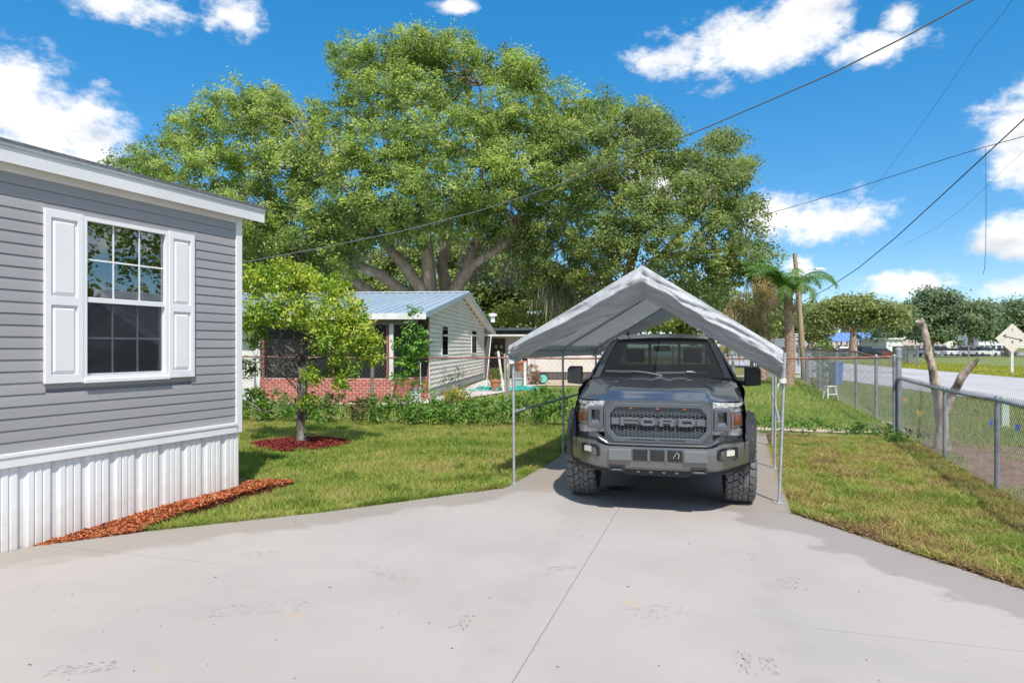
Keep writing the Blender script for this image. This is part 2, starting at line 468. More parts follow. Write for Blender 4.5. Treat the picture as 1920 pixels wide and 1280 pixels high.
# ------------------------------------------------------------------ ground sheet
def ground_material():
    m, N, L, b = base_mat('ground_soil_and_turf')
    geo = N.new('ShaderNodeNewGeometry')
    def ns(sc, det=6, rough=.55):
        n = N.new('ShaderNodeTexNoise'); n.inputs['Scale'].default_value = sc; n.inputs['Detail'].default_value = det
        n.inputs['Roughness'].default_value = rough
        L.new(geo.outputs['Position'], n.inputs['Vector']); return n.outputs['Fac']
    def ramp(fac, stops):
        r = N.new('ShaderNodeValToRGB'); L.new(fac, r.inputs[0])
        while len(r.color_ramp.elements) < len(stops): r.color_ramp.elements.new(.5)
        for e, (p, c) in zip(r.color_ramp.elements, stops): e.position = p; e.color = (*c, 1)
        return r.outputs[0]
    turf = ramp(ns(1.2), [(.25, (.13,.15,.045)), (.45, (.20,.22,.06)), (.6, (.26,.24,.08)), (.8, (.28,.22,.10))])
    fine = ramp(ns(45, 4), [(.3, (.08,.09,.035)), (.55, (.20,.21,.065)), (.8, (.32,.29,.12))])
    mx = N.new('ShaderNodeMix'); mx.data_type = 'RGBA'; mx.inputs[0].default_value = .5
    L.new(turf, mx.inputs[6]); L.new(fine, mx.inputs[7])
    L.new(mx.outputs[2], b.inputs['Base Color'])
    b.inputs['Roughness'].default_value = .95; b.inputs['Specular IOR Level'].default_value = .1
    bp = N.new('ShaderNodeBump'); bp.inputs['Strength'].default_value = .8; bp.inputs['Distance'].default_value = .04
    L.new(ns(28), bp.inputs['Height']); L.new(bp.outputs[0], b.inputs['Normal'])
    return m
GZ = -0.045
gm = MB()
xs = [-900, -60, -20, 0, 20, 60, 900]; ys = [-300, -20, 0, 10, 20, 40, 80, 160, 1500]
gm.add([(x, y, GZ) for y in ys for x in xs], [(j*7+i, j*7+i+1, (j+1)*7+i+1, (j+1)*7+i) for j in range(8) for i in range(6)])
tag(gm.build('ground', ground_material(), fix=False), kind='structure')

def sheet(name, poly, z, mat, thick=None, parent=None):
    mb = MB()
    if thick: mb.prism([(p[0], p[1]) for p in poly], 'z', z - thick, z)
    else: mb.add([(p[0], p[1], z) for p in poly], [tuple(range(len(poly)))])
    o = mb.build(name, mat, parent)
    if not thick and o.data.polygons[0].normal.z < 0: o.data.flip_normals()
    return o
soil_m = pmat('bare_brown_soil', (.20,.125,.085), (.29,.195,.14), scale=3.5, rough=.95, bump=.9, bscale=22, c3=(.13,.085,.055), s3=9, world_co=True, spec=.1)
dark_soil_m = pmat('damp_dark_soil', (.075,.05,.035), (.12,.08,.055), scale=7, rough=.95, bump=.9, bscale=40, world_co=True, spec=.1)
asphalt_m = pmat('pale_worn_asphalt', (.40,.385,.385), (.46,.44,.44), scale=.5, rough=.9, bump=.2, bscale=90, c3=(.34,.325,.325), s3=.22, world_co=True, stretch=(1,.5,1), spec=.2)
lot_m = pmat('grey_lot_asphalt', (.26,.26,.26), (.33,.33,.33), scale=.3, rough=.9, world_co=True, spec=.2)
shell_m = pmat('white_shell_gravel', (.60,.55,.52), (.44,.38,.35), scale=30, rough=.95, bump=1.0, bscale=45, c3=(.72,.68,.66), s3=16, world_co=True, spec=.1)
sand_m = pmat('pale_sandy_ground', (.52,.43,.33), (.40,.32,.23), scale=6, rough=.95, bump=.5, bscale=30, world_co=True, spec=.1)

# ------------------------------------------------------------------ concrete driveway in saw-cut slabs
def concrete_material():
    m, N, L, b = base_mat('driveway_concrete')
    geo = N.new('ShaderNodeNewGeometry')
    sep = N.new('ShaderNodeSeparateXYZ'); L.new(geo.outputs['Position'], sep.inputs[0])
    def M(op, a, bb=None, clamp=False):
        n = N.new('ShaderNodeMath'); n.operation = op; n.use_clamp = clamp
        for i, v in enumerate((a, bb)):
            if v is None: continue
            if isinstance(v, (int, float)): n.inputs[i].default_value = v
            else: L.new(v, n.inputs[i])
        return n.outputs[0]
    def ns(sc, det=5, rough=.55, off=0):
        mp = N.new('ShaderNodeMapping'); mp.inputs['Location'].default_value = (off, off*.6, 0)
        L.new(geo.outputs['Position'], mp.inputs[0])
        n = N.new('ShaderNodeTexNoise'); n.inputs['Scale'].default_value = sc; n.inputs['Detail'].default_value = det
        n.inputs['Roughness'].default_value = rough
        L.new(mp.outputs[0], n.inputs['Vector']); return n.outputs['Fac']
    def mr(v, a, c, lo=0., hi=1., smooth=True):
        n = N.new('ShaderNodeMapRange'); n.interpolation_type = 'SMOOTHSTEP' if smooth else 'LINEAR'
        L.new(v, n.inputs[0])
        for i, q in enumerate((a, c, lo, hi)): n.inputs[i + 1].default_value = q
        return n.outputs[0]
    def mix(f, a, bcol):
        n = N.new('ShaderNodeMix'); n.data_type = 'RGBA'; L.new(f, n.inputs[0])
        if isinstance(a, tuple): n.inputs[6].default_value = (*a, 1)
        else: L.new(a, n.inputs[6])
        n.inputs[7].default_value = (*bcol, 1); return n.outputs[2]
    def line(a, bq):       # signed distance to the line a-b, positive to the right of a->b
        d = (Vector(bq) - Vector(a)).normalized(); nx, ny = d.y, -d.x
        return M('SUBTRACT', M('ADD', M('MULTIPLY', sep.outputs[0], nx), M('MULTIPLY', sep.outputs[1], ny)), nx * a[0] + ny * a[1])
    c = mix(mr(ns(.8, 5), .36, .66), (.402,.362,.334), (.365,.332,.308))
    c = mix(mr(ns(2.6, 6, .6, 4), .50, .72, 0, .7), c, (.395,.352,.326))
    c = mix(mr(ns(9, 6, .6, 9), .56, .78, 0, .5), c, (.325,.30,.282))
    c = mix(mr(ns(3.1, 3, .5, 21), .67, .75, 0, .5), c, (.44,.34,.21))          # small ochre rust spots
    w = M('MULTIPLY', M('SUBTRACT', ns(1.6, 5, .55, 2), .5), 1.3)
    c = mix(mr(ns(210, 3, .6, 5), .60, .74, 0, .30), c, (.26,.235,.215))          # pores and grit
    ax_ = M('ABSOLUTE', M('ADD', line((1.70, 7.85), (.515, 3.0)), M('MULTIPLY', M('SUBTRACT', ns(.5, 2, .5, 8), .5), .5)))
    trk = mr(M('ABSOLUTE', M('SUBTRACT', ax_, .86)), .19, .04)                       # faint wheel paths leading to the truck
    c = mix(M('MULTIPLY', trk, mr(ns(5, 6, .65, 14), .35, .7, 0, .34)), c, (.30,.272,.252))
    # damp margins along the lawns, wide at the right hand edge and narrow on the left
    dr = M('ADD', line((3.63, 4.84), (2.885, 7.1)), w)
    damp_r = mr(dr, -.62, -.52)
    dl = M('ADD', line((.04, 8.53), (-4.07, 5.92)), w)
    damp_l = mr(dl, -.70, -.42)
    c = mix(M('MULTIPLY', damp_r, .62), c, (.265,.228,.198))
    c = mix(M('MULTIPLY', damp_l, .60), c, (.275,.232,.185))
    pad = mr(M('ADD', line((.04, 8.53), (2.885, 7.1)), w), .25, -.5)          # brownish foot traffic on the pad under the canopy
    c = mix(M('MULTIPLY', pad, .6), c, (.30,.25,.212))
    L.new(c, b.inputs['Base Color'])
    b.inputs['Specular IOR Level'].default_value = .25
    L.new(mr(M('MAXIMUM', damp_r, damp_l), 0, 1, .82, .55), b.inputs['Roughness'])
    bp = N.new('ShaderNodeBump'); bp.inputs['Strength'].default_value = .12; bp.inputs['Distance'].default_value = .01
    L.new(ns(140, 4), bp.inputs['Height']); L.new(bp.outputs[0], b.inputs['Normal'])
    return m
CONC = concrete_material()
EDGE_L = [(-4.18, 5.86), (-3.39, 6.38), (-1.98, 7.10), (-.13, 8.31), (.02, 8.60), (1.10, 11.75), (1.75, 13.55)]
EDGE_R = [(5.05, 13.6), (4.50, 11.95), (2.90, 7.08), (3.25, 5.98), (3.63, 4.84), (4.35, 2.9), (6.2, -1.5)]
drive = EDGE_L + EDGE_R + [(6.2, -6), (-6.5, -6), (-6.5, 4.2), (-4.8, 4.4)]
def clip(poly, a, b, keep_right=True, gap=.003):
    d = (Vector(b) - Vector(a)).normalized(); n = Vector((d.y, -d.x)) * (1 if keep_right else -1)
    f = lambda p: (p[0] - a[0]) * n.x + (p[1] - a[1]) * n.y - gap
    out = []
    for i in range(len(poly)):
        p, q = poly[i], poly[(i + 1) % len(poly)]
        fp, fq = f(p), f(q)
        if fp >= 0: out.append(p)
        if (fp >= 0) != (fq >= 0):
            t = fp / (fp - fq); out.append((p[0] + (q[0]-p[0]) * t, p[1] + (q[1]-p[1]) * t))
    return out
JC = ((0.0, 3.495), (1.196, 7.463))          # long joint running up the drive
JT = ((-4.02, 5.92), (1.926, 4.15))          # cross joint
JP = ((-.13, 8.42), (2.90, 7.04))            # joint at the front of the canopy pad
drv = tag(thing('driveway', None, None), kind='structure')
slabs = []
front = clip(drive, *JP, keep_right=True); back = clip(drive, *JP, keep_right=False)
for kr in (True, False):
    half = clip(front, *JC, keep_right=kr)
    for kt in (True, False): slabs.append(clip(half, *JT, keep_right=kt))
slabs.append(back)
base_m = pmat('joint_grit', (.20,.18,.165), (.26,.235,.215), scale=20, rough=.95, world_co=True)
for s in slabs:
    if len(s) > 2:
        mb = MB().prism([(p[0], p[1]) for p in s], 'z', -.11, 0.0)
        mb.build('slab', CONC, drv)
mb = MB(); mb.prism([(p[0] * .996, p[1] * .998) for p in drive], 'z', -.10, -.005); mb.build('sub_base', base_m, drv)
# the cross joint is filled with slurry in the middle of the drive
a = Vector((-2.35, 5.423)); b_ = Vector((1.85, 4.173))
MB().bar((a.x, a.y, -.0030), (b_.x, b_.y, -.0030), .0058, .004).build('joint_filler', CONC, drv)
a = Vector((.2, 8.27)); b_ = Vector((2.2, 7.36))
MB().bar((a.x, a.y, -.0030), (b_.x, b_.y, -.0030), .0058, .004).build('joint_filler', CONC, drv)

# dusty tyre prints and scuffs on the slabs
def print_mat(name, col, amt, sc):
    m, N, L, b = base_mat(name)
    b.inputs['Base Color'].default_value = (*col, 1); b.inputs['Roughness'].default_value = .9
    geo = N.new('ShaderNodeNewGeometry')
    n = N.new('ShaderNodeTexNoise'); n.inputs['Scale'].default_value = sc; n.inputs['Detail'].default_value = 5
    L.new(geo.outputs['Position'], n.inputs['Vector'])
    r = N.new('ShaderNodeMapRange'); r.inputs[1].default_value = .42; r.inputs[2].default_value = .66
    r.inputs[3].default_value = 0; r.inputs[4].default_value = amt
    L.new(n.outputs['Fac'], r.inputs[0])
    tr = N.new('ShaderNodeBsdfTransparent'); ms = N.new('ShaderNodeMixShader')
    L.new(r.outputs[0], ms.inputs[0]); L.new(tr.outputs[0], ms.inputs[1]); L.new(b.outputs[0], ms.inputs[2])
    L.new(ms.outputs[0], N['Material Output'].inputs[0])
    return m
pm_dark = print_mat('tyre_dust_dark', (.17,.155,.145), .42, 26)
pm_faint = print_mat('tyre_dust_faint', (.23,.21,.195), .22, 16)
rg = random.Random(3)
def tyre_print(c, ang, length, width, mat, rows=4, step=.055):
    mb = MB(); d = Vector((math.cos(ang), math.sin(ang))); n = Vector((-d.y, d.x))
    k = int(length / step)
    for i in range(k):
        for j in range(rows):
            if rg.random() < .22: continue
            o = c + d * ((i - k / 2) * step + rg.uniform(-.006, .006) + (.5 * step if j % 2 else 0)) + n * ((j - (rows - 1) / 2) * width / rows)
            sk = d * (.35 * step * (1 if j < rows / 2 else -1))
            w = n * (width / rows * .40); l = d * (step * rg.uniform(.24, .34))
            q = [o - w - l - sk, o + w - l + sk, o + w + l + sk, o - w + l - sk]
            mb.add([(p.x, p.y, .003) for p in q], [(0, 1, 2, 3)])
    o = mb.build('tyre_print', mat, drv)
    return o
def gp(px, py): v = G(px, py); return Vector((v.x, v.y))
for (px, py, ang, ln, w, m_) in ((870, 1165, 70, .26, .11, pm_dark), (1395, 1240, 78, .30, .10, pm_dark), (1440, 1245, 78, .26, .09, pm_dark),
        (1058, 1064, 15, .22, .10, pm_dark), (1492, 1092, 80, .30, .10, pm_dark), (1468, 1092, 80, .26, .07, pm_faint), (1410, 1042, 80, .28, .08, pm_faint),
        (160, 1252, 12, .34, .14, pm_dark), (490, 1140, 12, .75, .22, pm_faint), (485, 1040, 8, .42, .18, pm_faint), (720, 1072, -38, .75, .16, pm_faint),
        (1240, 1145, 20, .4, .22, pm_faint)):
    tyre_print(gp(px, py), R(ang), ln, w, m_, rows=5)
# oil spot under the truck
oil = MB(); oc = G(1165, 915)
oil.add([(oc.x + .19 * math.cos(a) * (1 + .1 * math.sin(3*a)), oc.y + .13 * math.sin(a), .004) for a in np.linspace(0, 2*math.pi, 24, endpoint=False)], [tuple(range(24))])
oil.build('oil_stain', pmat('old_oil_stain', (.035,.035,.04), rough=.35), drv)
# crumbs and leaf bits lying on the concrete
crumb_m = pmat('dark_leaf_bit', (.05,.035,.025), (.12,.075,.04), scale=50, rough=.9)
mb = MB()
for i in range(42):
    px, py = rg.uniform(30, 1880), 960 + 320 * rg.random() ** .8
    g = G(px, py)
    if not in_poly(np.array([g.x]), np.array([g.y]), drive)[0]: continue
    s = rg.uniform(.003, .008); a = rg.uniform(0, 6.3); l = Vector((math.cos(a), math.sin(a), 0)) * s * rg.uniform(1, 2.6); w = Vector((-math.sin(a), math.cos(a), 0)) * s * .5
    p = Vector((g.x, g.y, .002))
    mb.add([p - l, p + w + Vector((0,0,.004)), p + l, p - w], [(0, 1, 2), (0, 2, 3)])
o = mb.build('leaf_crumb', crumb_m); tag(o, 'tiny dark leaf crumbs strewn on the concrete drive', 'debris', kind='stuff')

# ------------------------------------------------------------------ other surfaces
FA, FB = Vector((5.79, 8.15)), Vector((7.87, 13.9))           # roadside fence line
fd = (FB - FA).normalized(); fn = Vector((fd.y, -fd.x))
def fl(t, off=0.0): p = FA + fd * t + fn * off; return (p.x, p.y)
tag(sheet('bare_verge', [fl(-9, .0), fl(-4,.0), fl(0, .06), fl(2.5, .04), fl(4.6, .1), fl(5.2, .7), fl(4.4, 1.8), fl(2.4, 2.9), fl(0, 3.6), fl(-4, 4.2), fl(-9, 4.4)], GZ + .012, soil_m), kind='structure')
near_edge = [(6.0, -9), (11.9, 8), (15.4, 20.6), (17.0, 33.5), (18.6, 44), (22, 70), (28, 120)]
far_edge = [(42, 120), (38, 88), (34.5, 69), (32.3, 56.5), (28.5, 38), (25.5, 20), (23.5, 6), (20, -9)]
tag(sheet('road', near_edge + far_edge, GZ + .02, asphalt_m), kind='structure')
tag(sheet('parking_lot', [(24, 135), (140, 100), (260, 190), (60, 260), (10, 200)], GZ + .016, lot_m), kind='structure')
tag(sheet('shell_path', [(-3.9, 20.3), (-2.6, 21.0), (-.9, 24.6), (.4, 28.2), (2.0, 34), (1.0, 37), (-1.4, 36.4), (-2.3, 25.5), (-3.0, 22)], GZ + .03, shell_m), kind='structure')
tag(sheet('sandy_strip', [(4.3, 15.6), (6.9, 15.2), (8.4, 16.1), (9.2, 16.0), (8.6, 14.2), (6.8, 13.9), (4.6, 14.6)], GZ + .014, sand_m), kind='structure')
tag(sheet('neighbour_drive', [(8.8, 41.5), (19, 42.5), (19, 38.6), (8.8, 39.2)], GZ + .018, sand_m), kind='structure')
tag(sheet('soil_edge', [(4.48, 12.0), (5.9, 11.6), (6.4, 13.3), (4.9, 13.9)], GZ + .012, dark_soil_m), kind='structure')
lot2 = sheet('back_yard_sand', [(-1.0, 31), (3.4, 30.4), (5.0, 36), (1.4, 38)], GZ + .026, sand_m); tag(lot2, kind='structure')

# ------------------------------------------------------------------ grass
def blades(name, label, poly, n, h, pal, rng, keep=None, w=.006, patch=.9, lean=.5, hvar=None, mat='grass', z=GZ):
    p = scatter(poly, n, rng, keep)
    n = len(p)
    t = fnoise(p[:, 0], p[:, 1], patch) * 1.5 - .25 + rng.normal(0, .24, n)
    col = palette_pick(pal, t) * (1 + rng.normal(0, .13, (n, 1)))
    hh = rng.uniform(h[0], h[1], n) * (.6 + .8 * fnoise(p[:, 0] + 31, p[:, 1], 2.3))
    if hvar is not None: hh *= hvar(p[:, 0], p[:, 1])
    a = rng.uniform(0, 2 * math.pi, n); la = rng.uniform(0, 2 * math.pi, n)
    ln = rng.uniform(.1, 1.0, n) * lean * 2 * hh
    ww = w * rng.uniform(.7, 1.4, n)
    wx, wy = np.cos(a) * ww / 2, np.sin(a) * ww / 2
    lx, ly = np.cos(la) * ln, np.sin(la) * ln
    V = np.zeros((n, 5, 3), np.float32)
    V[:, 0] = np.stack([p[:,0]-wx, p[:,1]-wy, np.full(n, z)], 1)
    V[:, 1] = np.stack([p[:,0]+wx, p[:,1]+wy, np.full(n, z)], 1)
    V[:, 2] = np.stack([p[:,0]+lx*.4+wx*.8, p[:,1]+ly*.4+wy*.8, z+hh*.62], 1)
    V[:, 3] = np.stack([p[:,0]+lx*.4-wx*.8, p[:,1]+ly*.4-wy*.8, z+hh*.62], 1)
    V[:, 4] = np.stack([p[:,0]+lx, p[:,1]+ly, z+hh*.9], 1)
    b = np.arange(n)[:, None] * 5
    F = np.concatenate([b + np.array([[0,1,2]]), b + np.array([[0,2,3]]), b + np.array([[3,2,4]])])
    C = np.repeat(np.clip(col, .004, 1), 5, 0)
    o = mesh_np(name, V.reshape(-1, 3), F, MT[mat], C)
    return tag(o, label, 'grass', kind='stuff')
rng = np.random.default_rng(21)
GREEN = [(.12,.20,.035), (.20,.29,.05), (.30,.37,.075), (.38,.39,.11), (.45,.38,.15)]
DRY = [(.15,.27,.045), (.27,.35,.07), (.38,.40,.10), (.47,.42,.14), (.50,.39,.17), (.37,.25,.12), (.22,.14,.075)]
FRESH = [(.14,.22,.05), (.22,.32,.065), (.31,.39,.085), (.40,.42,.12)]
dens = lambda x, y: np.clip((11.0 / np.maximum(y, 3.0)) ** 1.3, .15, 1)
left_lawn = [(-3.46, 6.38), (-3.15, 6.55), (-1.98, 7.16), (-.16, 8.36), (-.02, 8.66), (1.05, 11.8), (1.7, 13.7), (1.2, 15.6), (-8, 16.8), (-8, 11.5), (-3.6, 9.2), (-2.85, 8.45), (-2.80, 8.38), (-3.02, 7.95), (-3.16, 7.5), (-3.33, 7.0), (-3.45, 6.6)]
def off_ring(x, y): return np.where(((x + 3.80) / .82) ** 2 + ((y - 12.2) / .80) ** 2 < 1, 0, 1)
blades('lawn', 'short green lawn beside the grey mobile home', left_lawn, 125000, (.04, .085), GREEN, rng, lambda x, y: dens(x, y) * off_ring(x, y), w=.0075)
right_lawn = [(2.97, 7.1), (3.32, 6.0), (3.70, 4.86), (4.4, 2.95), (4.9, 1.6), (5.0, 5.2), (5.85, 8.1), (6.65, 10.4), (7.5, 13.0), (5.0, 13.0), (4.55, 11.9)]
blades('dry_lawn', 'patchy yellow brown lawn between the drive and the low chain link fence', right_lawn, 135000, (.04, .10), DRY, rng, dens, w=.008, patch=1.5, lean=.7)
tufts = []
for (px, py, r) in ((1775, 940, .20), (1890, 1020, .20), (1620, 925, .16), (1600, 975, .10), (1560, 960, .08), (1700, 905, .12), (1840, 985, .12)):
    g = G(px, py); tufts.append((g.x, g.y, r))
def tuft_keep(x, y):
    k = np.zeros(len(x))
    for (cx, cy, r) in tufts: k = np.maximum(k, np.exp(-(((x-cx)**2 + (y-cy)**2) / r**2)))
    return k
blades('fresh_grass', 'fresh bright green tufts in the dry lawn by the fence', right_lawn, 11000, (.07, .13), GREEN[:4], rng, tuft_keep, w=.008, lean=.6)
yard = [(-8, 17.6), (1.5, 15.9), (8.0, 13.9), (10.2, 21), (12.5, 28), (14.2, 34), (15, 38), (9, 38.6), (4.5, 33), (3.0, 29), (.9, 27.6), (-.4, 23.8), (-2.2, 20.6), (-4.2, 19.9), (-8, 19.8)]
blades('yard_grass', 'bright green grass in the yard behind the rusty fence', yard, 70000, (.07, .15), FRESH, rng, lambda x, y: np.clip((17.0 / y) ** 1.2, .1, 1), w=.014, patch=.5)
verge = [fl(-4, 4.3), fl(0, 3.5), fl(2.4, 2.8), fl(4.6, 1.6), fl(6.1, .2), fl(14, .2), fl(22, .2), (15.9, 33), (14.9, 20.6), (11.6, 8.2), (10.4, 4)]
blades('verge_grass', 'green roadside grass beyond the chain link fence', verge, 50000, (.06, .15), GREEN[:4] + [(.20,.20,.06)], rng, lambda x, y: np.clip((12.0 / y) ** 1.2, .1, 1), w=.011, patch=.6)
sparse = [fl(-6, .1), fl(0, .05), fl(3, .0), fl(5, .2), fl(5.2, 1.5), fl(2.4, 2.7), fl(0, 3.3), fl(-5, 4)]
blades('verge_weeds', 'sparse weeds in the bare soil beside the fence', sparse, 9000, (.04, .13), GREEN, rng, lambda x, y: np.clip((fnoise(x, y, 1.6) - .48) * 5, 0, 1), w=.008)
farv = [(28.9, 38), (32.6, 56.5), (35, 69), (38.4, 84), (46, 84), (44, 62), (42, 50), (44, 38)]
blades('far_verge_grass', 'yellow green mown verge on the far side of the road', farv, 16000, (.10, .2), [(.28,.31,.05), (.38,.38,.06), (.45,.41,.09)], rng, None, w=.05, patch=.2)
field = [(40, 56), (46, 86), (60, 120), (190, 160), (170, 60), (70, 44)]
tag(sheet('field', field, GZ + .03, pmat('mown_field', (.16,.21,.06), (.22,.24,.09), scale=.12, rough=.95, world_co=True, spec=.1)), kind='structure')

# ------------------------------------------------------------------ mulch: bed along the house and the ring round the tree
def chips(name, label, poly, n, pal, rng, hfun, size=(.014, .055), w=.010, keep=None):
    p = scatter(poly, n, rng, keep); n = len(p)
    z0 = hfun(p[:, 0], p[:, 1])
    a = rng.uniform(0, 2 * math.pi, n); el = rng.normal(0, .28, n)
    l = rng.uniform(size[0], size[1], n)
    d = np.stack([np.cos(a) * np.cos(el), np.sin(a) * np.cos(el), np.sin(el)], 1) * l[:, None]
    s = np.stack([-np.sin(a), np.cos(a), rng.normal(0, .4, n)], 1) * (w * rng.uniform(.4, 1.2, n))[:, None]
    c = np.stack([p[:, 0], p[:, 1], z0 + rng.uniform(0, .02, n)], 1)
    V = np.stack([c - d - s, c - d + s, c + d + s * .6, c + d - s * .6], 1).reshape(-1, 3)
    F = np.arange(n * 4).reshape(n, 4)
    col = palette_pick(pal, rng.random(n)) * (1 + rng.normal(0, .2, (n, 1)))
    o = mesh_np(name, V, F, MT['mulch'], np.repeat(np.clip(col, .003, 1), 4, 0))
    return tag(o, label, 'mulch', kind='stuff')
bed = [(-4.20, 5.86), (-3.50, 6.32), (-3.47, 6.60), (-3.36, 7.0), (-3.20, 7.5), (-3.06, 7.95), (-2.86, 8.32), (-2.72, 8.52), (-2.98, 8.60), (-3.3, 8.5), (-3.29, 8.17), (-3.62, 7.36), (-4.12, 6.1)]
hb = lambda x, y: -.035 + .060 * np.clip((y - 5.9) / 1.2, 0, 1) + .02 * fnoise(x, y, 5)
MULCH = [(.09,.024,.013), (.24,.055,.021), (.40,.095,.030), (.47,.135,.045), (.50,.19,.085), (.36,.20,.115)]
bm_ = MB()
nb_ = len(bed)
bm_.add([(x, y, float(hb(np.array([x]), np.array([y]))[0]) - .012) for x, y in bed] + [(x + .0, y, GZ - .01) for x, y in bed], [tuple(range(nb_))] + [(i, (i + 1) % nb_, nb_ + (i + 1) % nb_, nb_ + i) for i in range(nb_)])
tag(bm_.build('mulch_bed', pmat('red_mulch_base', (.17,.035,.018), (.10,.022,.013), scale=20, rough=.95, bump=1, bscale=40, world_co=True)), kind='structure')
chips('bark_mulch', 'red bark mulch heaped along the white skirting', bed, 24000, MULCH, rng, hb, size=(.008, .042), w=.007)
ring = [(-3.80 + .84 * math.cos(a) * (1 + .05 * math.sin(5 * a)), 12.2 + .82 * math.sin(a) * (1 + .05 * math.cos(4 * a))) for a in np.linspace(0, 2 * math.pi, 40, endpoint=False)]
hr = lambda x, y: GZ + .035 + .05 * np.clip(1 - np.hypot(x + 3.8, y - 12.2) / .8, 0, 1)
tag(sheet('mulch_ring', ring, GZ + .03, pmat('dark_red_mulch_base', (.12,.02,.018), (.07,.014,.012), scale=20, rough=.95, bump=1, bscale=40, world_co=True)), kind='structure')
chips('ring_mulch', 'dark red bark mulch ringing the small citrus tree', ring, 9000, [(.07,.012,.012), (.17,.025,.022), (.25,.04,.03), (.22,.06,.045)], rng, hr, size=(.02, .05))
# damp earth line where the turf was cut along the concrete
edge_poly_r = [(2.90, 7.08), (3.25, 5.98), (3.63, 4.84), (4.35, 2.9), (4.47, 2.95), (3.75, 4.90), (3.36, 6.03), (3.02, 7.12), (4.62, 12.0), (4.50, 12.0)]
tag(sheet('cut_edge_soil', edge_poly_r, GZ + .008, dark_soil_m), kind='structure')
edge_poly_l = [(-3.3, 6.46), (-1.98, 7.10), (-.13, 8.31), (.02, 8.60), (1.10, 11.75), (1.02, 11.8), (-.06, 8.66), (-.2, 8.40), (-2.02, 7.18), (-3.3, 6.54)]
tag(sheet('turf_edge_soil', edge_poly_l, GZ + .006, dark_soil_m), kind='structure')
def eb(x, y): return np.full(len(x), GZ + .035)
chips('edge_thatch', 'brown dry thatch along the cut edge of the right lawn', [(2.90, 7.06), (3.25, 5.98), (3.64, 4.84), (4.36, 2.9), (4.50, 2.98), (3.80, 4.92), (3.42, 6.06), (3.06, 7.12)], 7000,
      [(.06,.035,.02), (.14,.08,.045), (.22,.14,.07), (.26,.18,.08)], rng, eb, size=(.02, .05), w=.006)

# grass fringe leaning over the concrete edges
def fringe(name, label, pts, n, pal, wid=.10, h=(.05, .13)):
    pts = [Vector(p) for p in pts]
    poly = [(p.x, p.y) for p in pts]
    up = []
    for i, p in enumerate(pts):
        d = (pts[min(i + 1, len(pts) - 1)] - pts[max(i - 1, 0)]).normalized(); up.append((p.x - d.y * wid, p.y + d.x * wid))
    return blades(name, label, poly + up[::-1], n, h, pal, rng, lambda x, y: np.clip(fnoise(x, y, 3.0) * 2.2 - .55, .05, 1), w=.008, patch=2.5, lean=.85)
fringe('edge_grass', 'unruly grass fringe along the left edge of the drive', [(-3.40, 6.40), (-1.98, 7.13), (-.13, 8.35), (.0, 8.63), (1.08, 11.78)], 9000, GREEN)
fringe('dry_edge_grass', 'dry grass fringe along the right edge of the drive', [(4.52, 12.0), (2.94, 7.08), (3.28, 5.98), (3.66, 4.84), (4.38, 2.9)], 9000, DRY)
# taller clumps scattered through both lawns
def clumps(name, label, poly, k, n, pal, h):
    q = scatter(poly, k, rng); rr = rng.uniform(.03, .10, k)
    idx = rng.integers(0, k, n)
    return q, rr
for (nm, lab, poly, k, n, pal) in (('lawn_clumps', 'taller grass clumps scattered through the left lawn', left_lawn, 220, 16000, GREEN), ('dry_clumps', 'taller straw coloured clumps scattered through the dry lawn', right_lawn, 260, 20000, DRY)):
    q = scatter(poly, k, rng); rr = rng.uniform(.03, .09, k)
    def keep(x, y, q=q, rr=rr):
        o = np.zeros(len(x))
        for (cx, cy), r in zip(q, rr): o = np.maximum(o, np.exp(-(((x-cx)**2 + (y-cy)**2) / r**2)))
        return o * off_ring(x, y)
    blades(nm, lab, poly, n, (.08, .15), pal, rng, keep, w=.008, patch=6.0, lean=.75)
# ------------------------------------------------------------------ grey mobile home (local x = out of the wall, y = along it away from the camera)
HW = math.atan(.4047)
home = thing('mobile_home', 'grey vinyl sided mobile home with white skirting and shutters', 'house', (-3.27, 8.17, 0), -HW)
YN, YF, DX = -10.5, 0.0, -4.6            # near end, far corner, far side of the house
# core box behind the siding (with a hole for the window room)
WY0, WY1, WZ0, WZ1 = -1.968, -1.022, 1.405, 2.935      # window opening
core = MB()
core.box(DX, -.03, YN, WY0, .0, 3.25); core.box(DX, -.03, WY1, YF - .03, .0, 3.25)
core.box(DX, -.03, WY0, WY1, .0, WZ0); core.box(DX, -.03, WY0, WY1, WZ1, 3.25)
core.build('wall', MT['siding'], home)
# window side cut-outs, as y intervals per height
SH = [(-2.321, -1.968), (-1.022, -.688)]      # shutters
def board(mb, y0, y1, z, h):
    # one lapped vinyl course: two shallow clapboard steps, the lower lip standing proud
    prof = [(-.03, z), (.0115, z), (.012, z + .004), (.008, z + h * .62), (.004, z + h * .96), (-.004, z + h), (-.03, z + h)]
    mb.prism([(p[0], p[1]) for p in prof], 'y', y0, y1)
n_courses = 24
ch = (3.20 - .815) / n_courses
sr = random.Random(17)
for i in range(n_courses):
    z = .815 + i * ch
    runs = [(YN, SH[0][0] + .02), (SH[1][1] - .02, -.06)] if (z + ch > WZ0 - .02 and z < WZ1 + .02) else [(YN, -.06)]
    for (a, b) in runs:
        cuts = [a]
        if b - a > 2:
            if i % 2 == 0: cuts.append(-4.9 + sr.uniform(-.3, .3) + .9 * ((i // 2) % 3))
            if i % 2 == 0 and b > -1: cuts.append(-1.1 - .35 * ((i // 2) % 4))
        cuts.append(b)
        for p, q in zip(cuts, cuts[1:]):
            mb = MB(); board(mb, p + .0015, q, z + sr.uniform(-.0006, .0006), ch)
            mb.build('siding_board', MT['siding'], home)
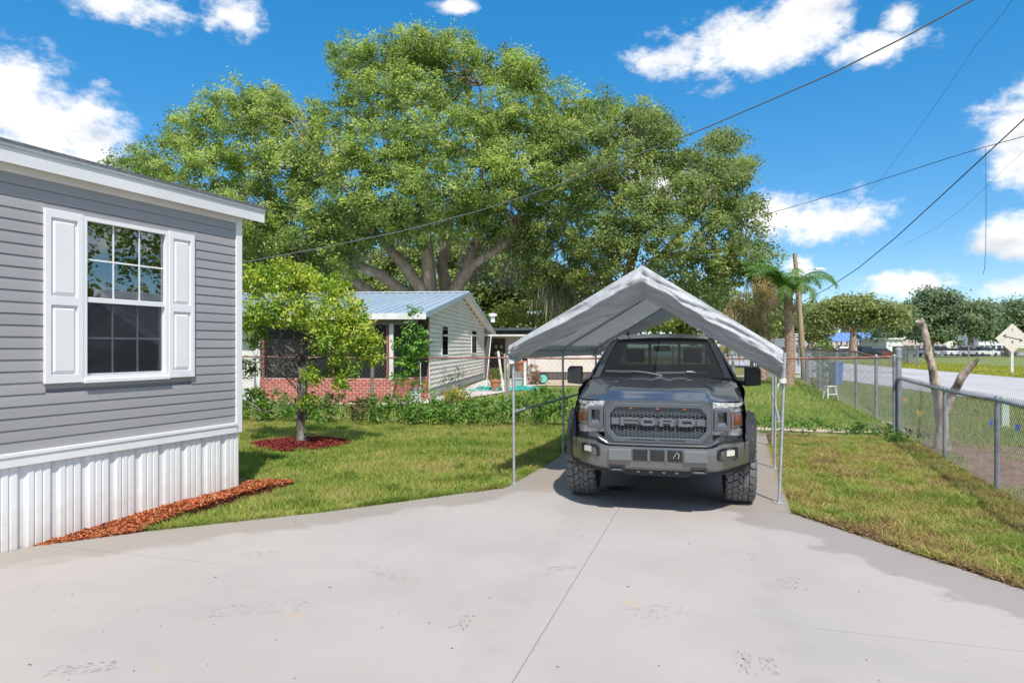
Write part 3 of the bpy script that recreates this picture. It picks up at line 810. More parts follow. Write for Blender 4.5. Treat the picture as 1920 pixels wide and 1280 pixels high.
for (z0, z1) in ((WZ0 - .06, WZ0 + .02), (WZ1 - .02, WZ1 + .06)):
    MB().box(-.03, .004, SH[0][0] - .01, SH[1][1] + .01, z0, z1).build('backing_board', MT['siding'], home)
# far end wall boards
for i in range(n_courses):
    z = .815 + i * ch
    MB().prism([(-.03 + 0, z), (.016, z), (.004, z + ch * .96), (-.03, z + ch)][::-1], 'x', DX, -.06).build('end_board', MT['siding'], home)
MB().box(-.075, .028, -.062, .028, .70, 3.27).build('corner_post', MT['white_vinyl'], home, bevel=.005)
MB().box(.0, .040, YN, -.064, .705, .808).build('belly_band', MT['white_vinyl'], home, bevel=.004)
MB().box(.0, .050, YN, -.066, .790, .822).build('starter_strip', MT['white_vinyl'], home, bevel=.003)
MB().box(-.02, .026, YN, -.064, 3.19, 3.275).build('frieze_board', MT['cream'], home, bevel=.004)
# ribbed skirting panels
vent_m = None
def vent_material():
    m, N, L, b = base_mat('perforated_skirt_vent')
    tc = N.new('ShaderNodeTexCoord')
    v = N.new('ShaderNodeTexVoronoi'); v.inputs['Scale'].default_value = 70
    v.inputs['Randomness'].default_value = 0
    L.new(tc.outputs['Object'], v.inputs['Vector'])
    r = N.new('ShaderNodeValToRGB'); L.new(v.outputs['Distance'], r.inputs[0])
    r.color_ramp.elements[0].position = .28; r.color_ramp.elements[0].color = (.10,.10,.11,1)
    r.color_ramp.elements[1].position = .36; r.color_ramp.elements[1].color = (.66,.67,.68,1)
    L.new(r.outputs[0], b.inputs['Base Color']); b.inputs['Roughness'].default_value = .5
    return m
vent_m = vent_material()
def skirt_panel(y1, vent):
    # an 0.40 m panel: flat pans between raised ribs, each end with a groove
    prof = []; w = .40
    x = 0.0
    pts = [(0, .000), (.008, .026), (.022, .030), (.084, .022), (.096, .004), (.108, .004), (.116, .028), (.126, .030), (.182, .022), (.194, .004), (.206, .004), (.214, .028), (.224, .030), (.280, .024), (.296, .0), (.325, -.020), (.372, -.020), (.390, .0), (.40, .0)]
    mb = MB()
    o = []
    for (yy, xx) in pts: o.append((xx * .42, y1 - yy * .7))
    vs = [(p[0], p[1], -.05) for p in o] + [(p[0], p[1], .715) for p in o]
    n = len(o)
    mb.add(vs, [(i, i + 1, n + i + 1, n + i) for i in range(n - 1)])
    ob = mb.build('skirt_panel', MT['skirt'], home, fix=False)
    if vent:
        MB().box(-.0078, -.0066, y1 - .259, y1 - .230, .02, .70).build('skirt_vent', vent_m, home)
y = -.01; k = 0
while y > YN:
    skirt_panel(y, k % 4 == 3); y -= .28; k += 1
# far end skirt
MB().box(DX, -.01, -.02, .0, -.05, .715).build('skirt_end', MT['skirt'], home)
# roof: fascia, soffit, low gable roof
MB().box(.03, .095, YN, .30, 3.262, 3.280).build('soffit', MT['fascia'], home)
fa = MB(); fa.prism([(.095, 3.245), (.110, 3.245), (.115, 3.375), (.123, 3.378), (.123, 3.42), (.095, 3.42)], 'y', YN, .31)
fa.build('fascia', MT['fascia'], home)
MB().box(.110, .128, YN, .315, 3.376, 3.381).build('drip_edge', MT['fence_post'], home)
rf = MB(); rf.prism([(.132, 3.405), (.132, 3.432), (-2.3, 3.86), (DX - .17, 3.432), (DX - .17, 3.405), (-2.3, 3.82)], 'y', YN, .32)
rf.build('roof', MT['shingle'], home)
ge = MB(); ge.prism([(-.06, 3.25), (-2.3, 3.80), (DX, 3.25)], 'y', YF - .06, YF - .03); ge.build('gable', MT['siding'], home)
bg_ = MB(); bg_.prism([(.094, 3.26), (.094, 3.404), (-2.3, 3.815), (DX - .134, 3.404), (DX - .134, 3.26), (-2.3, 3.67)], 'y', .28, .305); bg_.build('barge_board', MT['fascia'], home)
# window with its sashes
win = MB(); fo = [(WY0, WZ0), (WY1, WZ0), (WY1, WZ1), (WY0, WZ1)]; fi = [(WY0 + .04, WZ0 + .045), (WY1 - .04, WZ0 + .045), (WY1 - .04, WZ1 - .04), (WY0 + .04, WZ1 - .04)]
win.ring(fo, fi, 'x', -.05, .035)
win = win.build('window', MT['white_vinyl'], home, bevel=.003)
MB().box(-.02, .055, WY0 + .002, WY1 - .002, WZ0 - .022, WZ0 + .012).build('sill', MT['white_vinyl'], win, bevel=.003)
zm = 2.165
MB().box(-.03, .022, WY0 + .041, WY1 - .041, zm - .028, zm + .022).build('meeting_rail', MT['white_vinyl'], win, bevel=.003)
def sash(z0, z1, x, glass, inset):
    y0, y1 = WY0 + .042 + inset, WY1 - .042 - inset
    if inset:
        MB().ring([(y0 - inset, z0), (y1 + inset, z0), (y1 + inset, z1), (y0 - inset, z1)], [(y0, z0 + inset), (y1, z0 + inset), (y1, z1), (y0, z1)], 'x', x - .012, x + .012).build('sash_frame', MT['white_vinyl'], win, bevel=.002)
        z0 += inset
    pw = (y1 - y0) / 3; ph = (z1 - z0) / 2
    for i in range(3):
        for j in range(2):
            MB().box(x - .003, x + .003, y0 + i * pw + .0075, y0 + (i + 1) * pw - .0075, z0 + j * ph + .0075, z0 + (j + 1) * ph - .0075).build('pane', glass, win)
    for i in (1, 2): MB().box(x - .006, x + .006, y0 + i * pw - .008, y0 + i * pw + .008, z0, z1).build('muntin', MT['white_vinyl'], win)
    MB().box(x - .007, x + .007, y0, y1, z0 + ph - .008, z0 + ph + .008).build('muntin', MT['white_vinyl'], win)
sash(zm + .022, WZ1 - .042, -.004, MT['house_glass'], 0.0)
sash(WZ0 + .047, zm - .028, -.022, MT['house_glass'], .018)
MB().box(-.004, -.002, WY0 + .06, WY1 - .06, WZ0 + .065, zm - .03).build('insect_screen', MT['screen'], win)
room = MB()
rx0 = -2.6
room.add([(rx0, WY0 - 1, .6), (rx0, WY1 + 1, .6), (rx0, WY1 + 1, 3.1), (rx0, WY0 - 1, 3.1)], [(0,1,2,3)])
# room lining seen through the glass (a niche cut into the core)
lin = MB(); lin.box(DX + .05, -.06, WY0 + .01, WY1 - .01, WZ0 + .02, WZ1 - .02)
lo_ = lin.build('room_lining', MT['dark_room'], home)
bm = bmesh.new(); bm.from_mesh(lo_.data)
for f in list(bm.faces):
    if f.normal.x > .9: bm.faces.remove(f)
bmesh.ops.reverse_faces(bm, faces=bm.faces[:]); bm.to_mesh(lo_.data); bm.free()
cu = MB()
cu.grid(lambda u, v: (-.14 + .025 * math.sin(u * 26), WY1 - .05 - .20 * u, WZ0 + .05 + v * (WZ1 - WZ0 - .1)), 26, 2)
cu.build('curtain', MT['curtain'], home, smooth=180)
# shutters: raised frame with two fielded panels
def shutter(y0, y1):
    z0, z1 = 1.393, 2.945
    w = y1 - y0; fr = .055; zmid = z0 + .74
    mb = MB()
    mb.box(.008, .040, y0, y0 + fr, z0, z1); mb.box(.008, .040, y1 - fr, y1, z0, z1)
    for (a, b) in ((z0, z0 + .075), (zmid - .04, zmid + .04), (z1 - .075, z1)): mb.box(.008, .040, y0 + fr, y1 - fr, a, b)
    mb.box(.006, .020, y0 + fr, y1 - fr, z0 + .07, z1 - .07)
    s = mb.build('shutter', MT['white_vinyl'], home, bevel=.004)
    for (a, b) in ((z0 + .09, zmid - .055), (zmid + .055, z1 - .09)):
        m2 = MB(); ya, yb = y0 + fr + .014, y1 - fr - .014; t = .022
        m2.add([(.018, ya, a), (.018, yb, a), (.018, yb, b), (.018, ya, b), (.036, ya + t, a + t), (.036, yb - t, a + t), (.036, yb - t, b - t), (.036, ya + t, b - t)],
               [(4,5,6,7), (0,1,5,4), (1,2,6,5), (2,3,7,6), (3,0,4,7)])
        m2.build('shutter_panel', MT['white_vinyl'], s)
for a, b in SH: shutter(a, b)

# ------------------------------------------------------------------ neighbour's house (local x = out of the gable wall, y = away from the camera)
nb = thing('cottage', 'low cream cottage with blue metal roof and red brick porch', 'house', (-2.75, 22.6, 0), -math.atan(.087))
RY, RZ, EY0, EZ0, EY1, EZ1 = 6.8, 4.05, -2.0, 2.72, 17.0, 2.50
def roofz(y): return EZ0 + (RZ - EZ0) * (y - EY0) / (RY - EY0) if y < RY else RZ - (RZ - EZ1) * (y - RY) / (EY1 - RY)
NX = -15.0
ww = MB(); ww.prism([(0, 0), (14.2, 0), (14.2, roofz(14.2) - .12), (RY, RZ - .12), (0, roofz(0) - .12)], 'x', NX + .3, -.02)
ww.build('wall', MT['dark_wood'], nb)  # dark core colour stands in for the shadow under each siding lap
MB().box(-.02, .004, .0, 14.2, 0, .33).build('foundation', MT['block'], nb)
# gable siding, lapped board by board
bh = .155; z = .33
while z < RZ - .25:
    zt = z + bh
    # y range below the roof underside at the board's top
    lim = zt + .12
    y0, y1 = 0.0, 14.2
    if lim > roofz(0): y0 = EY0 + (lim - EZ0) / (RZ - EZ0) * (RY - EY0)
    if lim > roofz(14.2): y1 = RY + (RZ - lim) / (RZ - EZ1) * (EY1 - RY)
    if y1 - y0 > .2:
        MB().prism([(-.01, z + .014), (.030, z + .014), (.027, z + .04), (.008, zt), (-.01, zt)], 'y', max(y0, .05), min(y1, 14.15)).build('siding_board', MT['nb_siding'], nb)
    z += bh
for (yy, w) in ((0.0, .05), (14.15, .05)):
    MB().box(-.01, .03, yy, yy + w, .0, roofz(yy) - .13).build('corner_board', MT['nb_white'], nb)
# two tall gable windows
ngl = glass_mat('cottage_glass', (.25,.27,.29), refl=.18)
for (px0, px1) in ((826, 838.5), (882.5, 892)):
    def yl(px):
        a = (px - 960) / FPX; Y = (-2.75 - .087 * 22.6) / (a - .087); return (Y - 22.6) / math.cos(math.atan(.087))
    y0, y1 = yl(px0), yl(px1)
    z0, z1 = 1.38, 2.52
    wf = MB().ring([(y0, z0), (y1, z0), (y1, z1), (y0, z1)], [(y0 + .09, z0 + .05), (y1 - .09, z0 + .05), (y1 - .09, z1 - .05), (y0 + .09, z1 - .05)], 'x', .0, .056).build('window', MT['nb_white'], nb)
    for k in range(2):
        MB().box(.046, .050, y0 + .09, y1 - .09, z0 + .05 + k * .53, z0 + .05 + (k + 1) * .52).build('pane', ngl, wf)
    MB().box(.038, .042, y0 + .09, y1 - .09, z0 + .05, z1 - .05).build('blind', MT['fence_post'] if k else MT['nb_white'], wf)
# roof slab, ribs, white fascia and barge
rs = MB(); rs.prism([(EY0, EZ0), (RY, RZ), (EY1, EZ1), (EY1, EZ1 - .05), (RY, RZ - .06), (EY0, EZ0 - .05)], 'x', NX, .32)
rs.build('roof', MT['roof_metal'], nb)
for i in range(50):
    x = .26 - i * .305
    MB().bar((x, EY0 - .02, EZ0 + .012), (x, RY, RZ + .012), .05, .035).build('roof_rib', MT['roof_metal'], nb)
MB().bar((NX, RY, RZ + .03), (.33, RY, RZ + .03), .34, .03).build('ridge_cap', MT['fascia'], nb)
MB().box(NX, .34, EY0 - .06, EY0 - .021, EZ0 - .17, EZ0 + .015).build('fascia', MT['nb_white'], nb)
for (a, b) in (((.325, EY0, EZ0 - .04), (.325, RY, RZ - .05)), ((.325, RY, RZ - .05), (.325, EY1, EZ1 - .04))):
    MB().bar(a, b, .035, .17).build('barge_board', MT['roof_metal'], nb)
    MB().bar((a[0] - .18, a[1], a[2] - .065), (b[0] - .18, b[1], b[2] - .065), .30, .02).build('soffit', MT['cream'], nb)
# screened porch with a brick knee wall
PX, PY = -.75, -1.7                              # porch corner
BR = (.196, .060, .095)
brick_me = MB().box(0, BR[0], -.012, .05, 0, BR[1]).build('brick_source', MT['brick'], None, bevel=.003, seg=1)
brick_data = brick_me.data; bpy.data.objects.remove(brick_me)
def brick_run(a, b, z1, rows, pitch=.216, rowh=.0815):
    a = Vector((*a, 0)); b = Vector((*b, 0)); d = (b - a); Ln = d.length; d.normalize(); ang = math.atan2(d.y, d.x)
    for r in range(rows):
        s = -(pitch / 2) * (r % 2)
        while s < Ln - .02:
            s0 = max(s, 0.0); s1 = min(s + BR[0], Ln)
            if s1 - s0 > .05:
                o = link('brick', brick_data, nb, a + d * s0 + Vector((0, 0, .012 + r * rowh + .006 * random.Random(r).random())), ang)
                o.scale.x = (s1 - s0) / BR[0]
            s += pitch
rowsn = 9
MB().prism([(-5.0, PY), (PX, PY), (PX, PY + .1), (-5.0, PY + .1)], 'z', -.05, .745).build('knee_wall', MT['mortar'], nb)
brick_run((-5.0, PY), (PX, PY), .72, rowsn)
MB().prism([(PX, PY + .003), (-.0, -.02), (-.08, .02), (PX - .08, PY + .06)], 'z', -.05, .745).build('knee_wall', MT['mortar'], nb)
brick_run((PX, PY), (-.0, -.02), .72, rowsn)
scr = glass_mat('porch_screen', (.25,.25,.27), refl=.05, rough=.6, edge=.1)
MB().box(-5.0, PX - .1, PY + .05, PY + .055, .745, 2.42).build('screen', scr, nb)
MB().prism([(PX, PY + .05), (-.02, .0), (-.025, .0), (PX - .005, PY + .05)], 'z', .745, 2.42).build('screen', scr, nb)
MB().box(-12, .0, PY - .02, PY + .08, 2.40, 2.60).build('porch_beam', MT['grey_wood'], nb)
for x, m in ((PX - .06, 'nb_white'), (-5.05, 'nb_white'), (-8.2, 'nb_white')):
    MB().box(x - .06, x + .06, PY - .04, PY + .06, .70 if x > -5 else 0, 2.42).build('porch_post', MT[m], nb)
for x in (PX - .18, -2.65, -4.9):
    MB().box(x - .035, x + .035, PY - .015, PY + .045, .745, 2.42).build('screen_post', MT['red_trim'], nb)
MB().box(-.08, -.0, -.10, -.02, .745, 2.5).build('screen_post', MT['red_trim'], nb)
MB().box(-14.5, -5.1, PY + .3, PY + .36, 0, 2.5).build('side_wall', MT['nb_white'], nb)
MB().box(-14.5, -.03, -.10, -.025, 0, 2.6).build('porch_back_wall', MT['dark_wood'], nb)
MB().box(-5.0, -.8, PY + .1, -.1, -.03, .03).build('porch_floor', MT['block'], nb)
# rear lean-to with its dark wall, door and pictures
MB().prism([(14.25, 2.30), (14.25, 2.38), (19.0, 2.22), (19.0, 2.14)], 'x', -3.0, 2.3).build('lean_to_roof', MT['nb_white'], nb)
MB().box(-3.0, .3, 14.3, 14.36, 0, 2.3).build('lean_to_wall', MT['dark_wood'], nb)
MB().box(.15, .25, 18.6, 18.7, 0, 2.2).build('lean_to_post', MT['nb_white'], nb)
MB().box(1.95, 2.05, 14.5, 14.6, 0, 2.32).build('lean_to_post', MT['nb_white'], nb)
dr_ = MB().box(.95, 1.85, 16.8, 16.86, 0, 2.05).build('back_door', MT['nb_white'], nb)
MB().box(.90, 1.9, 16.87, 16.92, 0, 2.3).build('lean_to_panel', MT['nb_white'], nb)
MB().box(-3.0, .90, 16.87, 16.92, 0, 2.3).build('lean_to_panel', MT['dark_wood'], nb)
for z in (.95, 1.45): MB().box(1.32, 1.62, 16.78, 16.80, z, z + .4).build('door_pane', ngl, dr_)
# picture frames hung on the dark wall
pic = pmat('faded_print', (.62,.60,.56), (.40,.42,.42), scale=14, rough=.6)
for i, (x, z) in enumerate(((.38, 1.72), (.68, 1.72), (.38, 1.32), (.68, 1.32))):
    w = nb.matrix_world
    p = Vector((-2.75, 22.6, 0)) + Matrix.Rotation(-math.atan(.087), 3, 'Z') @ Vector((x, 16.85, z))
    t = thing('picture_frame', ['upper left framed print on the dark lean-to wall', 'upper right framed print on the dark lean-to wall', 'lower left framed print on the dark lean-to wall', 'lower right framed print on the dark lean-to wall'][i], 'picture', p, -math.atan(.087), 'prints on the lean-to wall')
    MB().ring([(-.12, -.16), (.12, -.16), (.12, .16), (-.12, .16)], [(-.08, -.11), (.08, -.11), (.08, .11), (-.08, .11)], 'y', -.03, .015).build('frame', MT['black_plastic'], t)
    MB().box(-.08, .08, .0, .01, -.11, .11).build('print', pic, t)
# roof vent
t = thing('roof_vent', 'small white roof vent at the cottage eave', 'vent', P(924, 594, 38), 0)
MB().lathe([(.12, -.3), (.12, .04), (.24, .04), (.24, .16), (.1, .20), (0, .20)], n=12).build('cowl', MT['white_paint'], t)
# grey flat-roofed shed behind
sh = thing('shed', 'grey flat roofed shed behind the cottage lean-to', 'shed', (1.0, 46, 0), -.06)
MB().box(-5, 5, 0, 4, 0, 2.7).build('wall', MT['grey_wood'], sh)
MB().box(-5.3, 5.3, -.5, 4.3, 2.82, 2.98).build('roof', MT['nb_white'], sh)
MB().box(-5.2, 5.2, -.4, -.3, 2.68, 2.82).build('fascia', MT['dark_wood'], sh)
for x in (-3.6, -1.0, 1.8): MB().box(x, x + .9, -.02, .01, 1.6, 2.4).build('window', MT['dark_room'], sh)
# ------------------------------------------------------------------ pickup truck (local x = right in the picture, y = rearwards from the front axle, z up)
MT['paint'] = pmat('dark_grey_metallic_paint', (.115,.136,.168), rough=.13, metal=.65, coat=1.0)
MT['bumper'] = pmat('grey_bumper_paint', (.185,.18,.174), rough=.17, metal=.6, coat=.6)
MT['grille_grey'] = pmat('matt_grey_grille', (.088,.10,.112), (.10,.112,.125), scale=60, rough=.45, metal=.15)
MT['pad_grey'] = pmat('grey_plate_pad', (.135,.145,.142), (.15,.158,.154), scale=30, rough=.5)
MT['chrome'] = pmat('bright_trim', (.72,.71,.69), rough=.16, metal=1.0)
MT['lamp_chrome'] = pmat('lamp_reflector', (.86,.83,.83), (.55,.52,.52), scale=30, rough=.25, metal=.2, bump=.9, bscale=30, c3=(.25,.23,.23), s3=18)
MT['amber'] = pmat('amber_lens', (.40,.11,.03), rough=.15, coat=.8)
MT['red_amber'] = pmat('side_marker_lens', (.36,.075,.03), (.46,.12,.05), scale=40, rough=.2, coat=.8)
MT['fog_lens'] = pmat('fog_lamp_lens', (.72,.70,.60), (.5,.48,.40), scale=60, rough=.18, coat=.6)
MT['truck_glass'] = glass_mat('windscreen_glass', (.20,.27,.29), refl=.15, edge=.8)
MT['side_glass'] = glass_mat('tinted_side_glass', (.16,.18,.19), refl=.08, edge=.75)
MT['rear_glass'] = glass_mat('rear_window_glass', (.72,.76,.74), refl=.05, edge=.5)
MT['cabin'] = pmat('black_cabin_trim', (.022,.023,.026), (.032,.033,.036), scale=20, rough=.8)
MT['rubber'] = pmat('tyre_rubber', (.030,.031,.033), (.045,.045,.047), scale=30, rough=.85)
MT['tread'] = pmat('dusty_tread', (.20,.20,.197), (.14,.14,.138), scale=40, rough=.92, rnd=0, bump=.3, bscale=90)
MT['wiper'] = pmat('satin_grey_wiper', (.09,.10,.105), rough=.4)
MT['rim'] = pmat('dark_alloy', (.06,.062,.066), rough=.35, metal=.8)
MT['lens'] = glass_mat('clear_lamp_lens', (.93,.94,.95), refl=.10, edge=.7)
TR = thing('pickup_truck', 'dark grey lifted pickup truck parked under the silver canopy', 'truck', (1.70, 7.85, 0), -R(13.7))

def lerp(a, b, t): return a + (b - a) * t
def sm(t): t = max(0., min(1., t)); return t * t * (3 - 2 * t)
def curve(pts, t):
    """piecewise linear lookup with smoothing"""
    if t <= pts[0][0]: return pts[0][1]
    for (a, va), (b, vb) in zip(pts, pts[1:]):
        if t <= b: return va + (vb - va) * ((t - a) / (b - a))
    return pts[-1][1]
# bonnet
HOOD_W = .865
def hood(u, v):
    x = (u * 2 - 1) * HOOD_W; ax = abs(x)
    # front edge sweeps back to the sides
    yf = -.885 + .30 * (ax / HOOD_W) ** 3.2
    yr = .44 - .16 * (1 - (ax / HOOD_W) ** 2)
    y = lerp(yf, yr, v ** 1.15)
    side = sm((ax - .46) / (HOOD_W - .46))
    zf = lerp(1.160, 1.160, side)
    ztop0 = lerp(1.242, 1.190, side)
    ztop1 = lerp(1.355, 1.335, side)
    t = v ** 1.15
    nose = min(1.0, t / .11)
    z = lerp(zf, ztop0, nose ** .8) if t < .11 else lerp(ztop0, ztop1, ((t - .11) / .89) ** .8)
    # raised dome with a crease each side, valley beside it
    if t > .03:
        k = sm((t - .03) / .12)
        cr = .52 - .20 * sm((t - .1) / .9)
        z += k * (.026 * (1 - sm((ax - cr) / .05)) - .010 * math.exp(-((ax - cr - .09) / .06) ** 2))
        z -= k * .012 * math.exp(-((ax - .10) / .05) ** 2) * sm(t * 1.5)
    z -= .030 * sm((ax - .80) / .065)
    return (x, y, z)
hd = MB(); hd.grid(hood, 72, 30); hd.build('hood', MT['paint'], TR, smooth=50, fix=False)
# cowl, wipers
MB().prism([(-.80, .40), (-.5, .30), (0, .27), (.5, .30), (.80, .40), (.80, .52), (-.80, .52)], 'z', 1.30, 1.352).build('cowl', MT['black_plastic'], TR)
for (a, b, c) in (((-.66, .40, 1.425), (-.34, .30, 1.425), (.02, .245, 1.375)), ((-.06, .275, 1.41), (.30, .29, 1.425), (.72, .38, 1.385))):
    w = MB(); w.tube([b, tuple(lerp(b[i], c[i], .5) + (.012 if i == 2 else 0) for i in range(3)), c], [.012, .013, .015], 6)
    w.bar((a[0], a[1], a[2] + .0), (lerp(b[0], c[0], .35), lerp(b[1], c[1], .35), b[2] - .004), .012, .022)
    w.build('wiper', MT['wiper'], TR)
# side body: x position as a function of y and z
def body_x(y, z):
    front = .87 + .075 * sm((y + .72) / .75)
    x = front
    x -= .030 * sm((z - 1.05) / .32)              # tumblehome towards the belt line
    x -= .025 * sm((.72 - z) / .3)
    x += .012 * math.exp(-((z - 1.02) / .05) ** 2)   # shoulder crease
    if y > 2.8: x -= .01
    return x
def arch(y):
    for c in (0.0, 3.70):
        d = abs(y - c)
        if d < .53: return .40 + math.sqrt(.53 ** 2 - d ** 2) * 1.04
    return 0
def topz(y):
    if y < .45: return curve([(-.75, 1.13), (-.45, 1.175), (.0, 1.245), (.45, 1.305)], y)
    if y < 2.75: return curve([(.45, 1.305), (.8, 1.33), (2.75, 1.36)], y)
    return 1.40
def side_panel(name, y0, y1, sgn, mat='paint', n=None):
    n = n or max(6, int((y1 - y0) / .045)); K = 12
    mb = MB(); o = []
    for i in range(n + 1):
        y = lerp(y0, y1, i / n); zb = max(.50 if y > .5 or y < -.6 else .50, arch(y))
        zt = topz(min(max(y, y0 + .001), y1 - .001))
        for k in range(K + 1):
            z = lerp(zb, zt, k / K); mb.v.append((sgn * body_x(y, z), y, z))
    for i in range(n):
        for k in range(K):
            a = i * (K + 1) + k; q = (a, a + K + 1, a + K + 2, a + 1)
            mb.f.append(q if sgn > 0 else q[::-1])
    return mb.build(name, MT[mat], TR, smooth=45, fix=False)
for s in (-1, 1):
    side_panel('fender', -.70, .60, s)
    fd_ = side_panel('door', .608, 1.70, s)
    MB().box(*(sorted((s * .945, s * .965))), 1.45, 1.62, 1.13, 1.165).build('handle', MT['black_plastic'], fd_, bevel=.006)
    rd_ = side_panel('door', 1.708, 2.70, s)
    MB().box(*(sorted((s * .945, s * .965))), 2.45, 2.62, 1.13, 1.165).build('handle', MT['black_plastic'], rd_, bevel=.006)
    side_panel('bed_side', 2.75, 4.78, s)
    MB().box(*(sorted((s * .70, s * .90))), .55, 3.1, .42, .52).build('rocker', MT['black_plastic'], TR, bevel=.01)
    # inner wheel housing
    for c in (0.0, 3.70):
        w = MB()
        for i in range(14):
            a0, a1 = math.pi * i / 14, math.pi * (i + 1) / 14
            p = [(c + .55 * math.cos(a), .42 + .58 * math.sin(a)) for a in (a0, a1)]
            w.add([(s * .55, p[0][0], p[0][1]), (s * .90, p[0][0], p[0][1]), (s * .90, p[1][0], p[1][1]), (s * .55, p[1][0], p[1][1])], [(0, 1, 2, 3)])
        w.prism([(c - .56, .42), (c + .56, .42), (c + .4, .9), (c, 1.0), (c - .4, .9)], 'x', s * .54, s * .55)
        w.build('wheel_housing', MT['black_plastic'], TR)
    # pocket style flares with bolts
    for c in (0.0, 3.70):
        m = MB(); n = 22; xi = .905; xo = 1.035
        ring_o = []
        for i in range(n + 1):
            a = math.pi * (.06 + .88 * i / n)
            xo = .955 + .080 * math.sin(a) ** .8
            ca, sa = math.cos(a), math.sin(a)
            ri, ro = .515, .60
            ring_o.append([(s * xo, c + ri * ca, .41 + ri * 1.04 * sa), (s * (xo - .01), c + (ri + .04) * ca, .41 + (ri + .04) * 1.04 * sa),
                           (s * xi, c + ro * ca, .41 + ro * 1.05 * sa), (s * (xi - .03), c + (ri + .02) * ca, .41 + (ri + .02) * 1.04 * sa)])
        for r_ in ring_o: m.v += r_
        for i in range(n):
            for k in range(4):
                a = i * 4 + k; b = i * 4 + (k + 1) % 4
                m.f.append((a, b, b + 4, a + 4))
        m.f += [(0, 1, 2, 3), tuple(n * 4 + q for q in (3, 2, 1, 0))]
        fl_ = m.build('wheel_flare', MT['black_plastic'], TR, smooth=40)
        bo = MB()
        for i in range(1, 9):
            a = math.pi * (.1 + .8 * i / 9); rr = .575
            xx = .93 + .05 * math.sin(a)
            bo.lathe([(0, s * xx), (.010, s * xx), (.009, s * (xx + .012)), (0, s * (xx + .014))], 'x', (0, c + rr * math.cos(a), .41 + rr * 1.045 * math.sin(a)), 8)
        bo.build('flare_bolt', MT['grille_grey'], fl_)
# bed and tailgate
MB().box(-.86, .86, 2.78, 2.84, .75, 1.38).build('bed_front', MT['paint'], TR)
MB().box(-.92, .92, 4.74, 4.80, .70, 1.40).build('tailgate', MT['paint'], TR, bevel=.01)
MB().box(-.86, .86, 2.80, 4.74, .72, .78).build('bed_floor', MT['black_plastic'], TR)
for s in (-1, 1): MB().box(*(sorted((s * .80, s * .925))), 2.78, 4.76, 1.395, 1.43).build('bed_rail', MT['black_plastic'], TR, bevel=.008)
MB().box(-.95, .95, 4.80, 4.98, .52, .74).build('rear_bumper', MT['bumper'], TR, bevel=.02)
for s in (-1, 1): MB().box(*(sorted((s * .80, s * .935))), 4.70, 4.81, .95, 1.34).build('tail_lamp', MT['red_amber'], TR, bevel=.008)
MB().box(-.5, .5, -.5, 4.6, .42, .60).build('chassis', MT['black_plastic'], TR)
MB().box(-.75, .75, -.55, .45, .60, .98).build('engine_bay', MT['black_plastic'], TR)
MB().box(-.82, .82, .45, 2.7, .50, .64).build('cab_floor', MT['cabin'], TR)
MB().tube([(-.80, 0, .42), (.80, 0, .42)], .05, 10).build('front_axle', MT['black_plastic'], TR)
MB().tube([(-.80, 3.7, .42), (.80, 3.7, .42)], .06, 10).build('rear_axle', MT['black_plastic'], TR)
# cab: windscreen, pillars, roof, windows
B0, B1 = .80, .475         # windscreen base half width and y at the corners
T0, T1 = .615, 1.06
def screen_pt(u, v):
    hw = lerp(B0, T0, v); x = (u * 2 - 1) * hw
    bow = .17 * (1 - ((x / hw) ** 2)) * lerp(1, .75, v)
    y = lerp(B1, T1, v) - bow
    z = lerp(1.352, 1.805, v) + .018 * math.sin(v * math.pi) + .02 * (1 - (x / hw) ** 2) * v
    return (x, y, z)
ws = MB(); ws.grid(screen_pt, 24, 10); ws.build('windscreen', MT['truck_glass'], TR, smooth=180, fix=False)
bd = MB(); bd.grid(lambda u, v: tuple(a + b for a, b in zip(screen_pt(u, .93 + .07 * v), (0, -.004, .003))), 24, 2)
bd.build('sun_strip', MT['black_plastic'], TR, smooth=180, fix=False)
for s in (-1, 1):
    m = MB()
    for v in np.linspace(-.03, 1.02, 12):
        p = Vector(screen_pt(.5 + s * .5, v)); q = Vector(screen_pt(.5 + s * .462, v))
        out = Vector((s * .032, .12, -.004))
        m.v += [tuple(q + Vector((0, -.006, .006))), tuple(p + Vector((s * .016, -.004, .004))), tuple(p + out), tuple(q + Vector((0, .07, -.02)))]
    for i in range(11):
        for k in range(4):
            a = i * 4 + k; b = i * 4 + (k + 1) % 4; m.f.append((a, b, b + 4, a + 4))
    m.build('windscreen_pillar', MT['paint'], TR, smooth=35)
def roof(u, v):
    y = lerp(1.045, 2.66, v); hw = lerp(.63, .655, sm(v * 2)) 
    x = (u * 2 - 1) * hw; e = abs(u * 2 - 1)
    bow = .13 * (1 - e ** 2) * (1 - sm(v * 2.2))
    z = 1.812 + .068 * sm(v * 2.0) ** .8 + .022 * (1 - e ** 2) - .05 * max(0, (e - .82) / .18) ** 2 - .05 * sm((v - .85) / .15)
    z += .010 * (math.exp(-((e - .42) / .05) ** 2) + math.exp(-((e - .12) / .03) ** 2)) * sm(v * 4)
    return (x, y - bow, z)
rf = MB(); rf.grid(roof, 48, 18); rf.build('roof', MT['paint'], TR, smooth=60, fix=False)
rl = MB(); rl.grid(lambda u, v: (roof(u, v)[0] * .97, roof(u, v)[1] + .03 * (1 - v), roof(u, v)[2] - .05), 12, 8, flip=True); rl.build('roof_lining', MT['cabin'], TR, smooth=180, fix=False)
